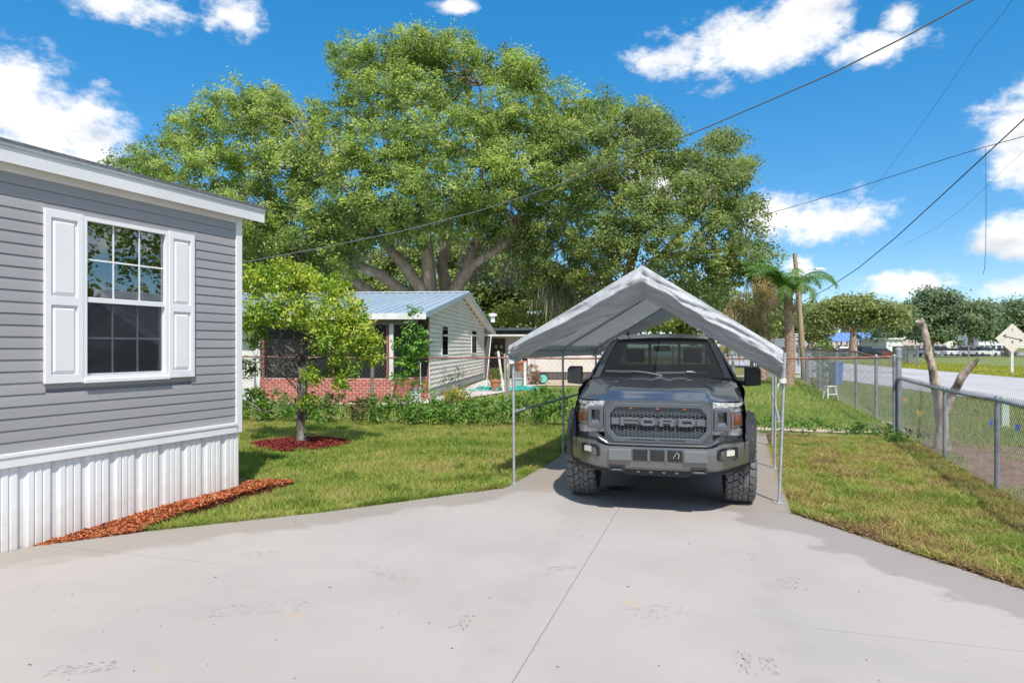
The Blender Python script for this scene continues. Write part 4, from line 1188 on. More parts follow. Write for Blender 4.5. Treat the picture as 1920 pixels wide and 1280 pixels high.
for s in (-1, 1):
    def wall_pt(y, z):
        k = (z - 1.33) / .47; return Vector((s * lerp(.905, .655, k), y, z))
    def quad(y0b, y1b, y0t, y1t, zb, zt, t):
        m = MB(); a, b, c, d = wall_pt(y0b, zb), wall_pt(y1b, zb), wall_pt(y1t, zt), wall_pt(y0t, zt)
        o = Vector((-s * t, 0, 0)); m.add([a, b, c, d, a + o, b + o, c + o, d + o], [(0,1,2,3),(7,6,5,4),(0,4,5,1),(1,5,6,2),(2,6,7,3),(3,7,4,0)]); return m
    quad(.66, 1.62, 1.14, 1.62, 1.345, 1.785, .006).build('side_window', MT['side_glass'], TR)
    quad(1.76, 2.42, 1.76, 2.40, 1.355, 1.79, .006).build('side_window', MT['side_glass'], TR)
    quad(1.62, 1.76, 1.62, 1.76, 1.32, 1.80, .035).build('door_pillar', MT['paint'], TR)
    quad(2.42, 2.70, 2.40, 2.66, 1.32, 1.83, .045).build('rear_pillar', MT['paint'], TR)
    quad(.56, .70, 1.02, 1.16, 1.32, 1.80, .030).build('door_frame', MT['paint'], TR)
    quad(1.06, 2.66, 1.06, 2.66, 1.785, 1.835, .05).build('roof_rail', MT['paint'], TR)
# rear wall of the cab with its window
MB().box(-.86, .86, 2.64, 2.70, .62, 1.37).build('cab_back', MT['paint'], TR)
rw = MB().ring([(-.84, 1.36), (.84, 1.36), (.66, 1.85), (-.66, 1.85)], [(-.70, 1.41), (.70, 1.41), (.585, 1.76), (-.585, 1.76)], 'y', 2.62, 2.68).build('rear_window_frame', MT['paint'], TR)
for x in (-.22, .22): MB().box(x - .02, x + .02, 2.64, 2.66, 1.41, 1.76).build('rear_window_bar', MT['black_plastic'], rw)
MB().box(-.68, .68, 2.648, 2.652, 1.40, 1.765).build('rear_window', MT['rear_glass'], TR)
# cabin
MB().prism([(.36, 1.30), (.62, 1.345), (1.0, 1.33), (1.06, 1.15), (1.0, .9), (.36, .9)], 'x', -.78, .78).build('dashboard', MT['cabin'], TR)
for x in (-.40, .40):
    st = MB().prism([(1.35, .70), (1.40, .98), (1.82, .95), (2.02, 1.47), (2.16, 1.47), (2.02, .70)], 'x', x - .25, x + .25).build('seat', MT['cabin'], TR, bevel=.03)
    MB().box(x - .13, x + .13, 2.03, 2.14, 1.49, 1.69).build('headrest', MT['cabin'], st, bevel=.03)
MB().prism([(2.28, .7), (2.3, .98), (2.5, 1.32), (2.6, 1.32), (2.6, .7)], 'x', -.75, .75).build('rear_seat', MT['cabin'], TR, bevel=.02)
stw = MB()
stw.tube([(.40 + .18 * math.cos(a), 1.18 + .07 * math.sin(a) * .9, 1.29 + .16 * math.sin(a)) for a in np.linspace(0, 2 * math.pi, 21)], .016, 6, cap=False)
stw.bar((.24, 1.18, 1.29), (.56, 1.18, 1.29), .05, .02); stw.build('steering_wheel', MT['cabin'], TR, smooth=60)
MB().box(-.11, .11, 1.12, 1.15, 1.66, 1.735).build('inner_mirror', MT['grille_grey'], TR, bevel=.012)
# door mirrors
for s in (-1, 1):
    m = MB(); xa, xb = sorted((s * .985, s * 1.165))
    pr = [(xa, 1.275), (xb, 1.245 if s < 0 else 1.275), (xb, 1.44 if s > 0 else 1.475), (xb - .035 if s > 0 else xb, 1.475), (xa if s > 0 else xa + .035, 1.475), (xa, 1.475 if s > 0 else 1.44)]
    if s < 0: pr = [(xa, 1.26), (xb, 1.245), (xb, 1.475), (xa + .03, 1.475), (xa, 1.44)]
    else: pr = [(xa, 1.245), (xb, 1.26), (xb, 1.44), (xb - .03, 1.475), (xa, 1.475)]
    m.prism(pr, 'y', .58, .72)
    mr_ = m.build('door_mirror', MT['black_plastic'], TR, bevel=.014, seg=3)
    MB().bar((s * .86, .70, 1.285), (s * 1.02, .66, 1.28), .07, .055).build('mirror_arm', MT['black_plastic'], mr_, bevel=.01)
    MB().bar((s * .835, .55, 1.31), (s * .87, .80, 1.33), .03, .085).build('mirror_base', MT['black_plastic'], mr_, bevel=.008)
# roof aerial
MB().prism([(1.32, 1.868), (1.46, 1.88), (1.43, 1.93), (1.37, 1.905)], 'x', -.475, -.445).build('aerial', MT['black_plastic'], TR, bevel=.006)
# grille: surround, honeycomb, lettering
def octo(x, z0, z1, c):
    return [(-x + c, z0), (x - c, z0), (x, z0 + c * 1.15), (x, z1 - c), (x - c * .8, z1), (-x + c * .8, z1), (-x, z1 - c), (-x, z0 + c * 1.15)]
go = octo(.532, .738, 1.150, .10); gi = octo(.478, .795, 1.098, .07)
MB().ring(go, gi, 'y', -.925, -.82).build('grille_frame', MT['grille_grey'], TR, bevel=.010)
ch_ = MB(); g2 = octo(.548, .726, 1.166, .104)
ch_.ring(g2, octo(.534, .737, 1.152, .10), 'y', -.900, -.82); ch_.build('grille_trim', MT['bumper'], TR, bevel=.003)
MB().prism(octo(.50, .76, 1.12, .08), 'y', -.83, -.80).build('grille_back', MT['black_plastic'], TR)
mesh = MB(); cw, chh = .0485, .0245
def hexpts(cx, cz, k):
    w, h = cw / 2 * k, chh / 2 * k * .98
    return [(cx - w, cz), (cx - w * .62, cz - h), (cx + w * .62, cz - h), (cx + w, cz), (cx + w * .62, cz + h), (cx - w * .62, cz + h)]
gp_in = [(p[0], p[1]) for p in octo(.472, .80, 1.092, .07)]
col_i = -12
while col_i <= 12:
    cx = col_i * cw * .81
    j = 0
    cz = .802 + (chh / 2 if col_i % 2 else 0)
    while cz < 1.095:
        if in_poly(np.array([cx]), np.array([cz]), gp_in)[0] and not (.905 < cz < .992 and abs(cx) < .0):
            mesh.ring(hexpts(cx, cz, 1.04), hexpts(cx, cz, .80), 'y', -.895, -.86)
        cz += chh
    col_i += 1
mesh.build('grille_mesh', MT['grille_grey'], TR, fix=False)
MB().box(-.475, .475, -.905, -.885, .918, .988).build('badge_bar', MT['grille_grey'], TR, bevel=.004)
LY0, LY1 = -.935, -.890
LT = pmat('grey_lettering', (.108,.120,.128), (.12,.13,.138), scale=40, rough=.42)
z0, z1, t = .912, .994, .020
def letter(parts, name='letter'):
    m = MB()
    for p in parts: m.box(p[0], p[1], LY0, LY1, p[2], p[3])
    return m.build(name, LT, TR, bevel=.003, seg=1)
# F
letter([(-.375, -.335, z0, z1), (-.334, -.195, z1 - .026, z1), (-.334, -.205, z0 + .022, z0 + .046)])
# O with chamfered corners
def rrect(x0, x1, a, b, c): return [(x0 + c, a), (x1 - c, a), (x1, a + c), (x1, b - c), (x1 - c, b), (x0 + c, b), (x0, b - c), (x0, a + c)]
MB().ring(rrect(-.172, -.018, z0, z1, .022), rrect(-.136, -.054, z0 + .027, z1 - .027, .006), 'y', LY0, LY1).build('letter', LT, TR, bevel=.003, seg=1)
# R
m = MB(); m.ring(rrect(.018, .172, z0 + .030, z1, .014), rrect(.056, .140, z1 - .034, z1 - .022, .003), 'y', LY0, LY1)
m.box(.018, .056, LY0, LY1, z0, z0 + .030); m.prism([(.132, z0), (.172, z0), (.160, z0 + .031), (.118, z0 + .031)], 'y', LY0, LY1); m.build('letter', LT, TR)
# D
MB().ring([(.205, z0), (.345, z0), (.372, z0 + .02), (.372, z1 - .02), (.345, z1), (.205, z1)], [(.243, z0 + .028), (.330, z0 + .028), (.336, z0 + .032), (.336, z1 - .032), (.330, z1 - .028), (.243, z1 - .028)], 'y', LY0, LY1).build('letter', LT, TR, bevel=.003, seg=1)
for x in (-.425, .425): MB().box(x - .04, x + .04, -.918, -.89, .922, .985).build('badge_end', LT, TR, bevel=.003)
MB().box(-.018, .018, -.90, -.875, .862, .90).build('front_camera', MT['black_plastic'], TR)
for x in (-.27, .0, .27): MB().prism([(x - .020, 1.084), (x + .020, 1.084), (x + .013, 1.098), (x - .013, 1.098)], 'y', -.918, -.89).build('amber_light', MT['amber'], TR)
for s in (-1, 1): MB().box(*(sorted((s * .02, s * .275))), -.9265, -.920, .766, .776).build('grille_slot', MT['black_plastic'], TR)
for (za, zb) in ((1.02, 1.162), (.742, .86)): MB().box(-.542, .542, -.862, -.835, za, zb).build('grille_shroud', MT['paint'], TR)
# headlamps
for s in (-1, 1):
    def X(a): return s * a
    # reflector bowl wraps round the corner
    m = MB(); prof = [(.545, -.835), (.70, -.805), (.80, -.735), (.858, -.60)]
    zt = [1.158, 1.152, 1.150, 1.150]; zb = [.835, .822, .818, .822]
    for (x, y), a, b in zip(prof, zb, zt): m.v += [(X(x), y, a), (X(x), y, (a + b) / 2), (X(x), y, b)]
    for i in range(3):
        for k in range(2):
            q = (i*3+k, i*3+3+k, i*3+4+k, i*3+1+k); m.f.append(q if s > 0 else q[::-1])
    hl = m.build('headlamp', MT['lamp_chrome'], TR, fix=False, smooth=60)
    m = MB()
    for (x, y), a, b in zip([(.545, -.872), (.70, -.842), (.81, -.765), (.872, -.60)], zb, zt): m.v += [(X(x), y, a - .004), (X(x), y - .006, (a + b) / 2), (X(x), y, b + .004)]
    for i in range(3):
        for k in range(2):
            q = (i*3+k, i*3+3+k, i*3+4+k, i*3+1+k); m.f.append(q if s > 0 else q[::-1])
    m.build('lens', MT['lens'], hl, fix=False, smooth=60)
    # C shaped grey bezel and dark lamp box inside it
    a, b = sorted((X(.555), X(.715)))
    MB().ring([(a, .872), (b, .872), (b, 1.098), (a, 1.098)], [(a + .038, .925), (b - .038, .925), (b - .038, 1.062), (a + .038, 1.062)], 'y', -.895, -.80).build('bezel', MT['grille_grey'], hl, bevel=.009)
    MB().box(a + .036, b - .036, -.850, -.835, .92, 1.065).build('lamp_box', MT['black_plastic'], hl)
    m = MB(); m.prism([(-.892, .925), (-.850, .962), (-.850, .925)], 'x', a + .038, b - .038); m.build('lamp_ledge', MT['grille_grey'], hl)
    a, b = sorted((X(.727), X(.742)))
    MB().box(a, b, -.822, -.79, .885, 1.07).build('turn_strip', MT['amber'], hl, bevel=.004)
    a2 = MB(); a2.add([(X(.762), -.795, .925), (X(.838), -.690, .925), (X(.838), -.690, 1.03), (X(.762), -.795, 1.03), (X(.762), -.775, .925), (X(.838), -.67, .925), (X(.838), -.67, 1.03), (X(.762), -.775, 1.03)], [(0,1,2,3),(7,6,5,4),(0,4,5,1),(1,5,6,2),(2,6,7,3),(3,7,4,0)])
    a2.build('side_marker', MT['red_amber'], hl)
    for (zz, hh) in ((1.045, .016), (.895, .014), (1.095, .02)):
        a3 = MB(); a3.add([(X(.752), -.802, zz), (X(.850), -.655, zz), (X(.850), -.655, zz + hh), (X(.752), -.802, zz + hh), (X(.752), -.775, zz), (X(.850), -.63, zz), (X(.850), -.63, zz + hh), (X(.752), -.775, zz + hh)], [(0,1,2,3),(7,6,5,4),(0,4,5,1),(1,5,6,2),(2,6,7,3),(3,7,4,0)])
        a3.build('lamp_blade', MT['chrome'], hl)
# panel under the lamps and the bright moulding that dips below the grille
def strip(name, top, bot, yoff, mat, n=40, xm=.90, bulge=.0, depth=.05, bevel=0):
    m = MB(); K = 6
    for i in range(n + 1):
        x = lerp(-xm, xm, i / n); ax = abs(x)
        y = -.955 + .05 * (ax / .55) ** 2 * .35 + .30 * max(0, (ax - .55) / .36) ** 1.9 + yoff
        zt, zb = curve(top, ax), curve(bot, ax)
        for k in range(K + 1):
            t = k / K
            m.v.append((x, y - bulge * math.sin(math.pi * t), lerp(zb, zt, t)))
        m.v.append((x, y + depth, zt)); m.v.append((x, y + depth, zb))
    S = K + 3
    for i in range(n):
        for k in range(S):
            a = i * S + k; b = i * S + (k + 1) % S
            m.f.append((a, a + S, b + S, b))
    return m.build(name, MT[mat], TR, smooth=50)
strip('lamp_valance', [(.0, .752), (.50, .752), (.58, .80), (.62, .826), (.90, .818)], [(0, .71), (.50, .71), (.60, .755), (.66, .765), (.90, .760)], .055, 'paint')
strip('bright_moulding', [(0, .735), (.49, .735), (.56, .775), (.60, .80)], [(0, .708), (.50, .708), (.58, .745), (.60, .76)], .004, 'bumper', xm=.60, bulge=.012)
strip('bumper_gap', [(0, .715), (.5, .715), (.64, .775), (.90, .77)], [(0, .69), (.52, .69), (.66, .735), (.90, .73)], .03, 'black_plastic', xm=.885)
BT = [(0, .700), (.50, .700), (.555, .712), (.64, .750), (.91, .748)]
bump = strip('bumper', BT, [(0, .492), (.55, .494), (.91, .535)], -.01, 'bumper', n=60, xm=.912, bulge=.010, depth=.10)
strip('bumper_step', [(0, .498), (.55, .500), (.88, .540)], [(0, .468), (.55, .470), (.88, .520)], .012, 'bumper', n=50, xm=.89, bulge=.004)
strip('air_dam', [(0, .475), (.55, .478), (.86, .525)], [(0, .405), (.30, .405), (.34, .425), (.70, .44), (.86, .50)], .045, 'black_plastic', n=40, xm=.86)
for x in (-.19, -.065, .065, .19): MB().prism([(x - .02, .455), (x + .02, .455), (x + .012, .435), (x - .012, .435)], 'y', -.935, -.90).build('air_dam_notch', MT['bumper'], TR)
def by(ax): return -.965 + .05 * (ax / .55) ** 2 * .35 + .30 * max(0, (ax - .55) / .36) ** 1.9
MB().box(-.245, .245, by(.1) - .014, by(.1) + .06, .562, .678).build('intake', MT['black_plastic'], bump)
for x in (-.085, .085): MB().box(x - .014, x + .014, by(.1) - .026, by(.1) + .02, .560, .680).build('intake_divider', MT['bumper'], bump, bevel=.003)
for z in (.592, .62, .65): MB().box(-.243, .243, by(.1) - .018, by(.1), z - .004, z + .004).build('intake_slat', MT['cabin'], bump)
for s in (-1, 1):
    a, b = sorted((s * .258, s * .492))
    MB().box(a, b, by(.38) - .045, by(.38) + .03, .560, .680).build('bumper_pad', MT['pad_grey'], bump, bevel=.014, seg=3)
    # fog lamp in its recess: a dark, angled pocket
    m = MB(); xa, xb = .590, .790
    def fb(x, z, d): return (s * x, by(x) - .012 + d, z)
    o_ = [(xa, .590), (xb, .600), (xb, .712), (xa + .04, .712), (xa, .690)]
    m.v = [fb(x, z, -.022) for x, z in o_] + [fb(lerp(x, .69, .10), lerp(z, .65, .12), -.004) for x, z in o_]
    m.f = [(i, (i + 1) % 5, 5 + (i + 1) % 5, 5 + i) for i in range(5)] + [tuple(range(5, 10))]
    fg = m.build('fog_pocket', MT['black_plastic'], bump, fix=False)
    m = MB(); m.v = [fb(x, z, -.016) for x, z in ((.675, .630), (.755, .633), (.755, .686), (.675, .686))] + [fb(x, z, .02) for x, z in ((.675, .630), (.755, .633), (.755, .686), (.675, .686))]
    m.f = [(0,1,2,3),(7,6,5,4),(0,4,5,1),(1,5,6,2),(2,6,7,3),(3,7,4,0)]
    m.build('fog_lamp', MT['fog_lens'], fg)
    a, b = sorted((s * .33, s * .485))
    MB().ring([(a, .448), (b, .448), (b + .006, .505), (a - .006, .505)], [(a + .022, .458), (b - .022, .458), (b - .02, .490), (a + .02, .490)], 'y', -.975, -.90).build('tow_hook_bezel', MT['black_plastic'], bump, bevel=.004)
    MB().tube([(a + .03, -.92, .462), (a + .03, -.968, .462), (b - .03, -.968, .462), (b - .03, -.92, .462)], .011, 8).build('tow_hook', MT['grille_grey'], bump)
MB().tube([(.155, -.99, .60), (.17, -1.0, .625), (.195, -.995, .665), (.215, -1.0, .64), (.205, -.995, .60)], .006, 6).build('winch_hook', MT['chrome'], bump)
# wheels
def tyre(parent):
    Rt, W = .425, .315
    prof = [(.24, -.12), (.27, -.145), (.33, -.157), (.385, -.152), (.405, -.128), (.409, 0), (.405, .128), (.385, .152), (.33, .157), (.27, .145), (.24, .12)]
    ty = MB().lathe(prof, 'x', (0, 0, 0), 56).build('tyre', MT['rubber'], parent, smooth=50, fix=False)
    # tread blocks: five staggered, angled rows plus sidewall biters
    rr = random.Random(8); m = MB()
    n = 30
    rows = [(-.112, .058, .0, .25), (-.050, .058, .5, -.45), (.004, .046, .1, .5), (.056, .058, .6, -.4), (.114, .058, .15, -.25)]
    for (xc, w, off, sk) in rows:
        for i in range(n):
            da = 2 * math.pi / n; a = (i + off) * da
            la = da * (.40 + .04 * rr.random()); r0 = .398; r1 = Rt - (.006 if abs(xc) > .1 else 0)
            pts = []
            shp = [(-1, -1), (-.1, -1 - .22 * rr.random()), (1, -1), (1.12, 0), (1, 1), (.15, 1 - .3 * rr.random()), (-1, 1), (-.86, .1)]
            sh = rr.uniform(-.12, .12)
            for (ux, ua) in shp:
                x = xc + ux * w / 2 * .90; aa = a + ua * la + sk * ux * la + sh * da * .3
                pts.append((x, aa))
            k = len(pts)
            vs = [(x, r1 * math.cos(q), r1 * math.sin(q)) for x, q in pts] + [(x, r0 * math.cos(q), r0 * math.sin(q)) for x, q in pts]
            m.add(vs, [tuple(range(k))] + [(j, k + j, k + (j + 1) % k, (j + 1) % k) for j in range(k)])
    for s in (-1, 1):
        for i in range(n):
            a = (i + (.4 if s > 0 else 0)) * 2 * math.pi / n; la = .055 + (.02 if i % 2 else 0)
            q = [(s * .140, .413), (s * .158, .395), (s * .163, .355 if i % 2 else .370), (s * .150, .355 if i % 2 else .370)]
            vs = [(x, r * math.cos(a + g), r * math.sin(a + g)) for g in (-la, la) for x, r in q]
            m.add(vs, [(0,1,2,3),(7,6,5,4),(0,4,5,1),(1,5,6,2),(2,6,7,3)])
    m.build('tread', MT['tread'], parent)
    rm = MB().lathe([(.245, -.12), (.235, -.10), (.20, -.03), (.06, -.05), (0, -.05)], 'x', (0, 0, 0), 32)
    for s in (1,): rm.lathe([(.245, .12), (.225, .11), (.21, .05), (.19, .03), (.07, .06), (0, .06)], 'x', (0, 0, 0), 32)
    rm.build('rim', MT['rim'], parent, smooth=40, fix=False)
wh = None
for (x, y) in ((-.862, 0), (.862, 0), (-.862, 3.70), (.862, 3.70)):
    w = bpy.data.objects.new('wheel', None); COL.objects.link(w); w.parent = TR; w.location = (x, y, .422)
    if x < 0: w.rotation_euler = (.3, 0, 0)
    if wh is None: tyre(w); wh = w
    else:
        for ch in wh.children:
            c = ch.copy(); COL.objects.link(c); c.parent = w
    if x > 0: w.rotation_euler = (.13, 0, math.pi)
# ------------------------------------------------------------------ canopy carport (local x = right in the picture, y = away, z up)
def cloth_mat():
    m, N, L, b = base_mat('silver_tarp')
    tc = N.new('ShaderNodeTexCoord')
    n = N.new('ShaderNodeTexNoise'); n.inputs['Scale'].default_value = 2.2; n.inputs['Detail'].default_value = 5
    L.new(tc.outputs['Object'], n.inputs['Vector'])
    r = N.new('ShaderNodeValToRGB'); L.new(n.outputs['Fac'], r.inputs[0])
    r.color_ramp.elements[0].position = .35; r.color_ramp.elements[0].color = (.47,.485,.50,1)
    r.color_ramp.elements[1].position = .68; r.color_ramp.elements[1].color = (.56,.57,.58,1)
    L.new(r.outputs[0], b.inputs['Base Color'])
    b.inputs['Roughness'].default_value = .5; b.inputs['Specular IOR Level'].default_value = .35
    # crumpled facets of the stiff woven plastic at two sizes
    nd = N.new('ShaderNodeTexNoise'); nd.inputs['Scale'].default_value = 2.0; nd.inputs['Detail'].default_value = 3; L.new(tc.outputs['Object'], nd.inputs['Vector'])
    vm = N.new('ShaderNodeVectorMath'); vm.operation = 'MULTIPLY_ADD'; L.new(nd.outputs['Color'], vm.inputs[0]); vm.inputs[1].default_value = (.55, .55, .55); L.new(tc.outputs['Object'], vm.inputs[2])
    hgt = None
    for sc_, k_ in ((4.5, 1.0), (11.0, .42)):
        v_ = N.new('ShaderNodeTexVoronoi'); v_.inputs['Scale'].default_value = sc_; L.new(vm.outputs[0], v_.inputs['Vector'])
        mm = N.new('ShaderNodeMath'); mm.operation = 'MULTIPLY'; L.new(v_.outputs['Distance'], mm.inputs[0]); mm.inputs[1].default_value = k_
        if hgt is None: hgt = mm.outputs[0]
        else:
            aa = N.new('ShaderNodeMath'); aa.operation = 'ADD'; L.new(hgt, aa.inputs[0]); L.new(mm.outputs[0], aa.inputs[1]); hgt = aa.outputs[0]
    bp = N.new('ShaderNodeBump'); bp.inputs['Strength'].default_value = .55; bp.inputs['Distance'].default_value = .035
    L.new(hgt, bp.inputs['Height']); L.new(bp.outputs[0], b.inputs['Normal'])
    tr = N.new('ShaderNodeBsdfTranslucent'); tr.inputs[0].default_value = (.46,.47,.46,1)
    ms = N.new('ShaderNodeMixShader'); ms.inputs[0].default_value = .27
    L.new(b.outputs[0], ms.inputs[1]); L.new(tr.outputs[0], ms.inputs[2]); L.new(ms.outputs[0], N['Material Output'].inputs[0])
    return m
MT['tarp'] = cloth_mat()
CP = thing('canopy_carport', 'silver tarp canopy carport on thin steel legs over the truck', 'carport', (1.48, 8.05, 0), -R(20.0))
HWc, LEN, RX = 1.555, 4.62, .065
ZL, ZR, ZTOP = 1.735, 1.685, 2.675       # left eave, right eave, ridge
def eave(x): return ZL if x < 0 else ZR
def rz_(x): return lerp(ZTOP - .012, eave(x) - .01, min(1, abs(x) / (HWc + .03)))
NZ = lambda x, y, z, s: mnoise.noise(Vector((x * s, y * s, z * s)))
# frame
for j, y in enumerate((0.02, 2.31, LEN - .02)):
    for s in (-1, 1):
        MB().tube([(s * HWc, y, -.04), (s * (HWc + (.06 if s > 0 and j == 0 else .01)), y, eave(s) - .03)], .0175, 10).build('leg', MT['steel'], CP, smooth=60)
        MB().tube([(s * HWc, y, eave(s) - .05), (s * (HWc - .10), y, eave(s) + .02), (s * .08 + RX, y, ZTOP - .07), (RX, y, ZTOP - .05)], .019, 8).build('rafter', MT['steel'], CP, smooth=60)
        MB().lathe([(.0, 0), (.07, 0), (.07, .008), (0, .008)], 'z', (s * HWc, y, .002), 10).build('foot_plate', MT['steel'], CP)
for s in (-1, 1):
    MB().tube([(s * HWc, 0, eave(s) - .05), (s * HWc, LEN, eave(s) - .05)], .018, 8).build('eave_pole', MT['steel'], CP, smooth=60)
    MB().tube([(s * HWc, 0.02, .90), (s * HWc, LEN, .92)], .017, 8).build('side_rail', MT['steel'], CP, smooth=60)
MB().tube([(RX, 0, ZTOP - .05), (RX, LEN, ZTOP - .05)], .019, 8).build('ridge_pole', MT['steel'], CP, smooth=60)
# cover: one sheet over ridge and eaves, hanging as a short valance at the sides
def cover(u, v):
    y = lerp(-.05, LEN + .05, v)
    s = u * 2 - 1; sg = -1 if s < 0 else 1; a = abs(s)
    ez = eave(sg); drop = .20 if sg < 0 else .34
    wob = .018 * NZ(s * 2, y, 3, 1.9) + .012 * NZ(s * 5, y * 2, 7, 1.5)
    if a < .80:
        t = a / .80; x = sg * t * (HWc + .035) + RX * (1 - t)
        sag = -.05 * math.sin(math.pi * t) * abs(math.sin(math.pi * ((y / 2.31) % 1.0)))
        z = lerp(ZTOP, ez, t) + sag + wob * (1 if .05 < t < .95 else .3)
        return (x, y, z)
    t = (a - .80) / .20
    fl_ = math.sin(y * 7 + sg) * .02 * t + .02 * NZ(1, y * 2, t, 2.5) * t
    end = min(1, (y + .05) / .4)
    dr = drop * (t ** .9) * (.85 + .15 * NZ(2, y, sg * 9, 1.3))
    return (sg * (HWc + .040 + .010 * math.sin(t * math.pi) - .03 * t) + fl_, y, ez - dr - .004)
cv = MB(); cv.grid(cover, 90, 60); cv.build('cover', MT['tarp'], CP, smooth=180, fix=False)
# gable flaps at both ends: fold over the rafter and tuck inwards, wrinkled
def flap(front):
    K = 26; n = 170
    def f(u, v):
        s = u * 2 - 1; sg = -1 if s < 0 else 1; a = abs(s)
        x = s * (HWc + .040) + RX * (1 - a)
        ztop = lerp(ZTOP, eave(sg), a) - .001
        base = .375 if front else .36
        dz = base * (1 - .10 * a) * (1 if sg > 0 else lerp(1, .60, a))
        if a > .965: dz = lerp(dz, .20 if sg < 0 else .34, (a - .965) / .035)
        rid = lambda q: 1 - 2 * abs(q)
        # irregular sharp creases of the stiff plastic, running roughly along the slope and diagonally
        w = .05 * NZ(x * 1.7 + 4, v * 1.1, sg * 2, 1.0) + .042 * rid(NZ(x * 2.2 + v * 2.4 * sg, v * 2.6 - x * .6, 5, 1.3)) + .014 * rid(NZ(x * 3.2 - v * 4, v * 4 + x, 9, 1.2)) + .005 * rid(NZ(x * 11 + v * 6, v * 9, 3, 1.0)) - .03
        vf = .45 + .16 * NZ(x * 1.1, sg * 3, 1, 1.0)
        fold = .022 * math.exp(-((v - vf) / .10) ** 2)
        tuck = -.05 * min(1, v / vf) + (.30 * (v - vf) / (1 - vf) if v > vf else 0)
        # radiating pleats at the peak and the eave corners
        pl = .030 * math.cos(s * 55) * math.exp(-(a / .11) ** 2) * (1 - v * .5) + .03 * math.cos(a * 70) * math.exp(-((1 - a) / .08) ** 2)
        y = -.055 + tuck + (w - fold + pl) * min(1, v * 4)
        hem = .035 * NZ(x * 2.3, 2, 1, 1.0) + .014 * NZ(x * 8, 3, 1, 1.0)
        z = ztop - dz * (v ** .95) + hem * v
        if not front: y = LEN - y
        return (x, y, z)
    m = MB(); m.grid(f, n, K, flip=front); m.build('gable_flap', MT['tarp'], CP, smooth=180, fix=False)
flap(True); flap(False)
# ties at the leg tops and grommets in the rear left valance
for (x, z) in ((-HWc - .02, 1.52), (HWc + .035, 1.335)):
    m = MB()
    for k in range(3): m.tube([(x + .034 * math.cos(a), -.02 + .034 * math.sin(a), z + .012 * k + .008 * math.sin(a + k)) for a in np.linspace(0, 2 * math.pi, 13)], .008, 6, cap=False)
    m.tube([(x - .03, -.03, z), (x - .05, -.04, z - .05), (x - .04, -.04, z - .10)], .006, 6)
    m.build('tie_cord', MT['white_paint'], CP, smooth=180)
for i in range(4): MB().lathe([(0, 0), (.016, 0), (.016, .006), (0, .006)], 'x', (-HWc - .018, 3.0 + i * .30, ZL - .10), 10).build('grommet', MT['black_plastic'], CP)

# ------------------------------------------------------------------ fences
def chain_link(mb, a, b, h0, h1, spacing, r, z0=.02):
    """two families of diagonal wires clipped to the panel between a and b"""
    a = Vector(a); b = Vector(b); Ln = (b - a).length; d = (b - a) / Ln
    H = min(h0, h1) - z0
    n = int((Ln + H) / spacing)
    side = Vector((-d.y, d.x))
    for fam in (0, 1):
        for i in range(n + 1):
            s0 = i * spacing - H
            # wire from (s0,0) to (s0+H,H) or mirrored
            t0 = max(0.0, -s0); t1 = min(H, Ln - s0)
            if t1 - t0 < .02: continue
            p, q = (s0 + t0, t0), (s0 + t1, t1)
            if fam: p, q = (Ln - p[0], p[1]), (Ln - q[0], q[1])
            hh = lambda s: (lerp(h0, h1, s / Ln) - z0) / H
            o = side * (r if fam else -r)
            A = Vector((a.x + d.x * p[0] + o.x, a.y + d.y * p[0] + o.y, z0 + p[1] * hh(p[0]))); B = Vector((a.x + d.x * q[0] + o.x, a.y + d.y * q[0] + o.y, z0 + q[1] * hh(q[0])))
            mb.tube([A, B], r, 3, cap=False)
def fence(name, label, pts, hs, post_r, post_mat, rail_mat, spacing, wr, rail_r=.021, barbs=False, extra_h=0.0, rails=True):
    p0 = Vector((pts[0][0], pts[0][1], 0))
    t = thing(name, label, 'fence', p0)
    loc = [Vector((p[0] - p0.x, p[1] - p0.y)) for p in pts]
    for p, h in zip(loc, hs):
        m = MB(); m.lathe([(post_r, -.1), (post_r, h), (post_r * 1.15, h), (post_r * 1.15, h + .02), (post_r * .6, h + .045), (0, h + .05)], 'z', (p.x, p.y, 0), 10)
        m.build('post', MT[post_mat], t, smooth=40, fix=False)
    for i in range(len(loc) - 1):
        a, b = loc[i], loc[i + 1]
        if rails:
            mid = (a + b) / 2
            MB().tube([(a.x, a.y, hs[i] - .01), (mid.x, mid.y, (hs[i] + hs[i+1]) / 2 - .02), (b.x, b.y, hs[i+1] - .01)], rail_r, 8).build('top_rail', MT[rail_mat], t, smooth=60)
        m = MB(); chain_link(m, a, b, hs[i] + extra_h, hs[i+1] + extra_h, spacing, wr)
        if barbs:
            d = (b - a); Ln = d.length; d.normalize(); k = 0
            while k * spacing * .5 < Ln:
                s = k * spacing * .5; h = lerp(hs[i], hs[i+1], s / Ln) + extra_h
                m.tube([(a.x + d.x * s, a.y + d.y * s, h - .01), (a.x + d.x * (s + (.012 if k % 2 else -.012)), a.y + d.y * (s + .01), h + .035)], wr * 1.2, 3, cap=False); k += 1
        f = m.build('chain_link', MT['wire'], t, fix=False)
    return t
low_pts = [fl(-4.9), fl(-2.45), fl(0), fl(2.45), fl(6.08)]
fence('low_fence', 'low grey chain link fence along the right edge of the lawn', low_pts, [1.10, 1.10, 1.09, 1.065, 1.09], .028, 'fence_post', 'fence_post', .062, .0021, barbs=True, extra_h=.02)
gp_ = fl(6.12)
tall = thing('gate_post', 'thick grey steel post where low and tall fences meet', 'post', (gp_[0] + .03, gp_[1] + .06, 0))
MB().lathe([(.06, -.1), (.06, 1.64), (.066, 1.64), (.066, 1.67), (.03, 1.70), (0, 1.705)], n=14).build('pipe', MT['fence_post'], tall, smooth=40, fix=False)
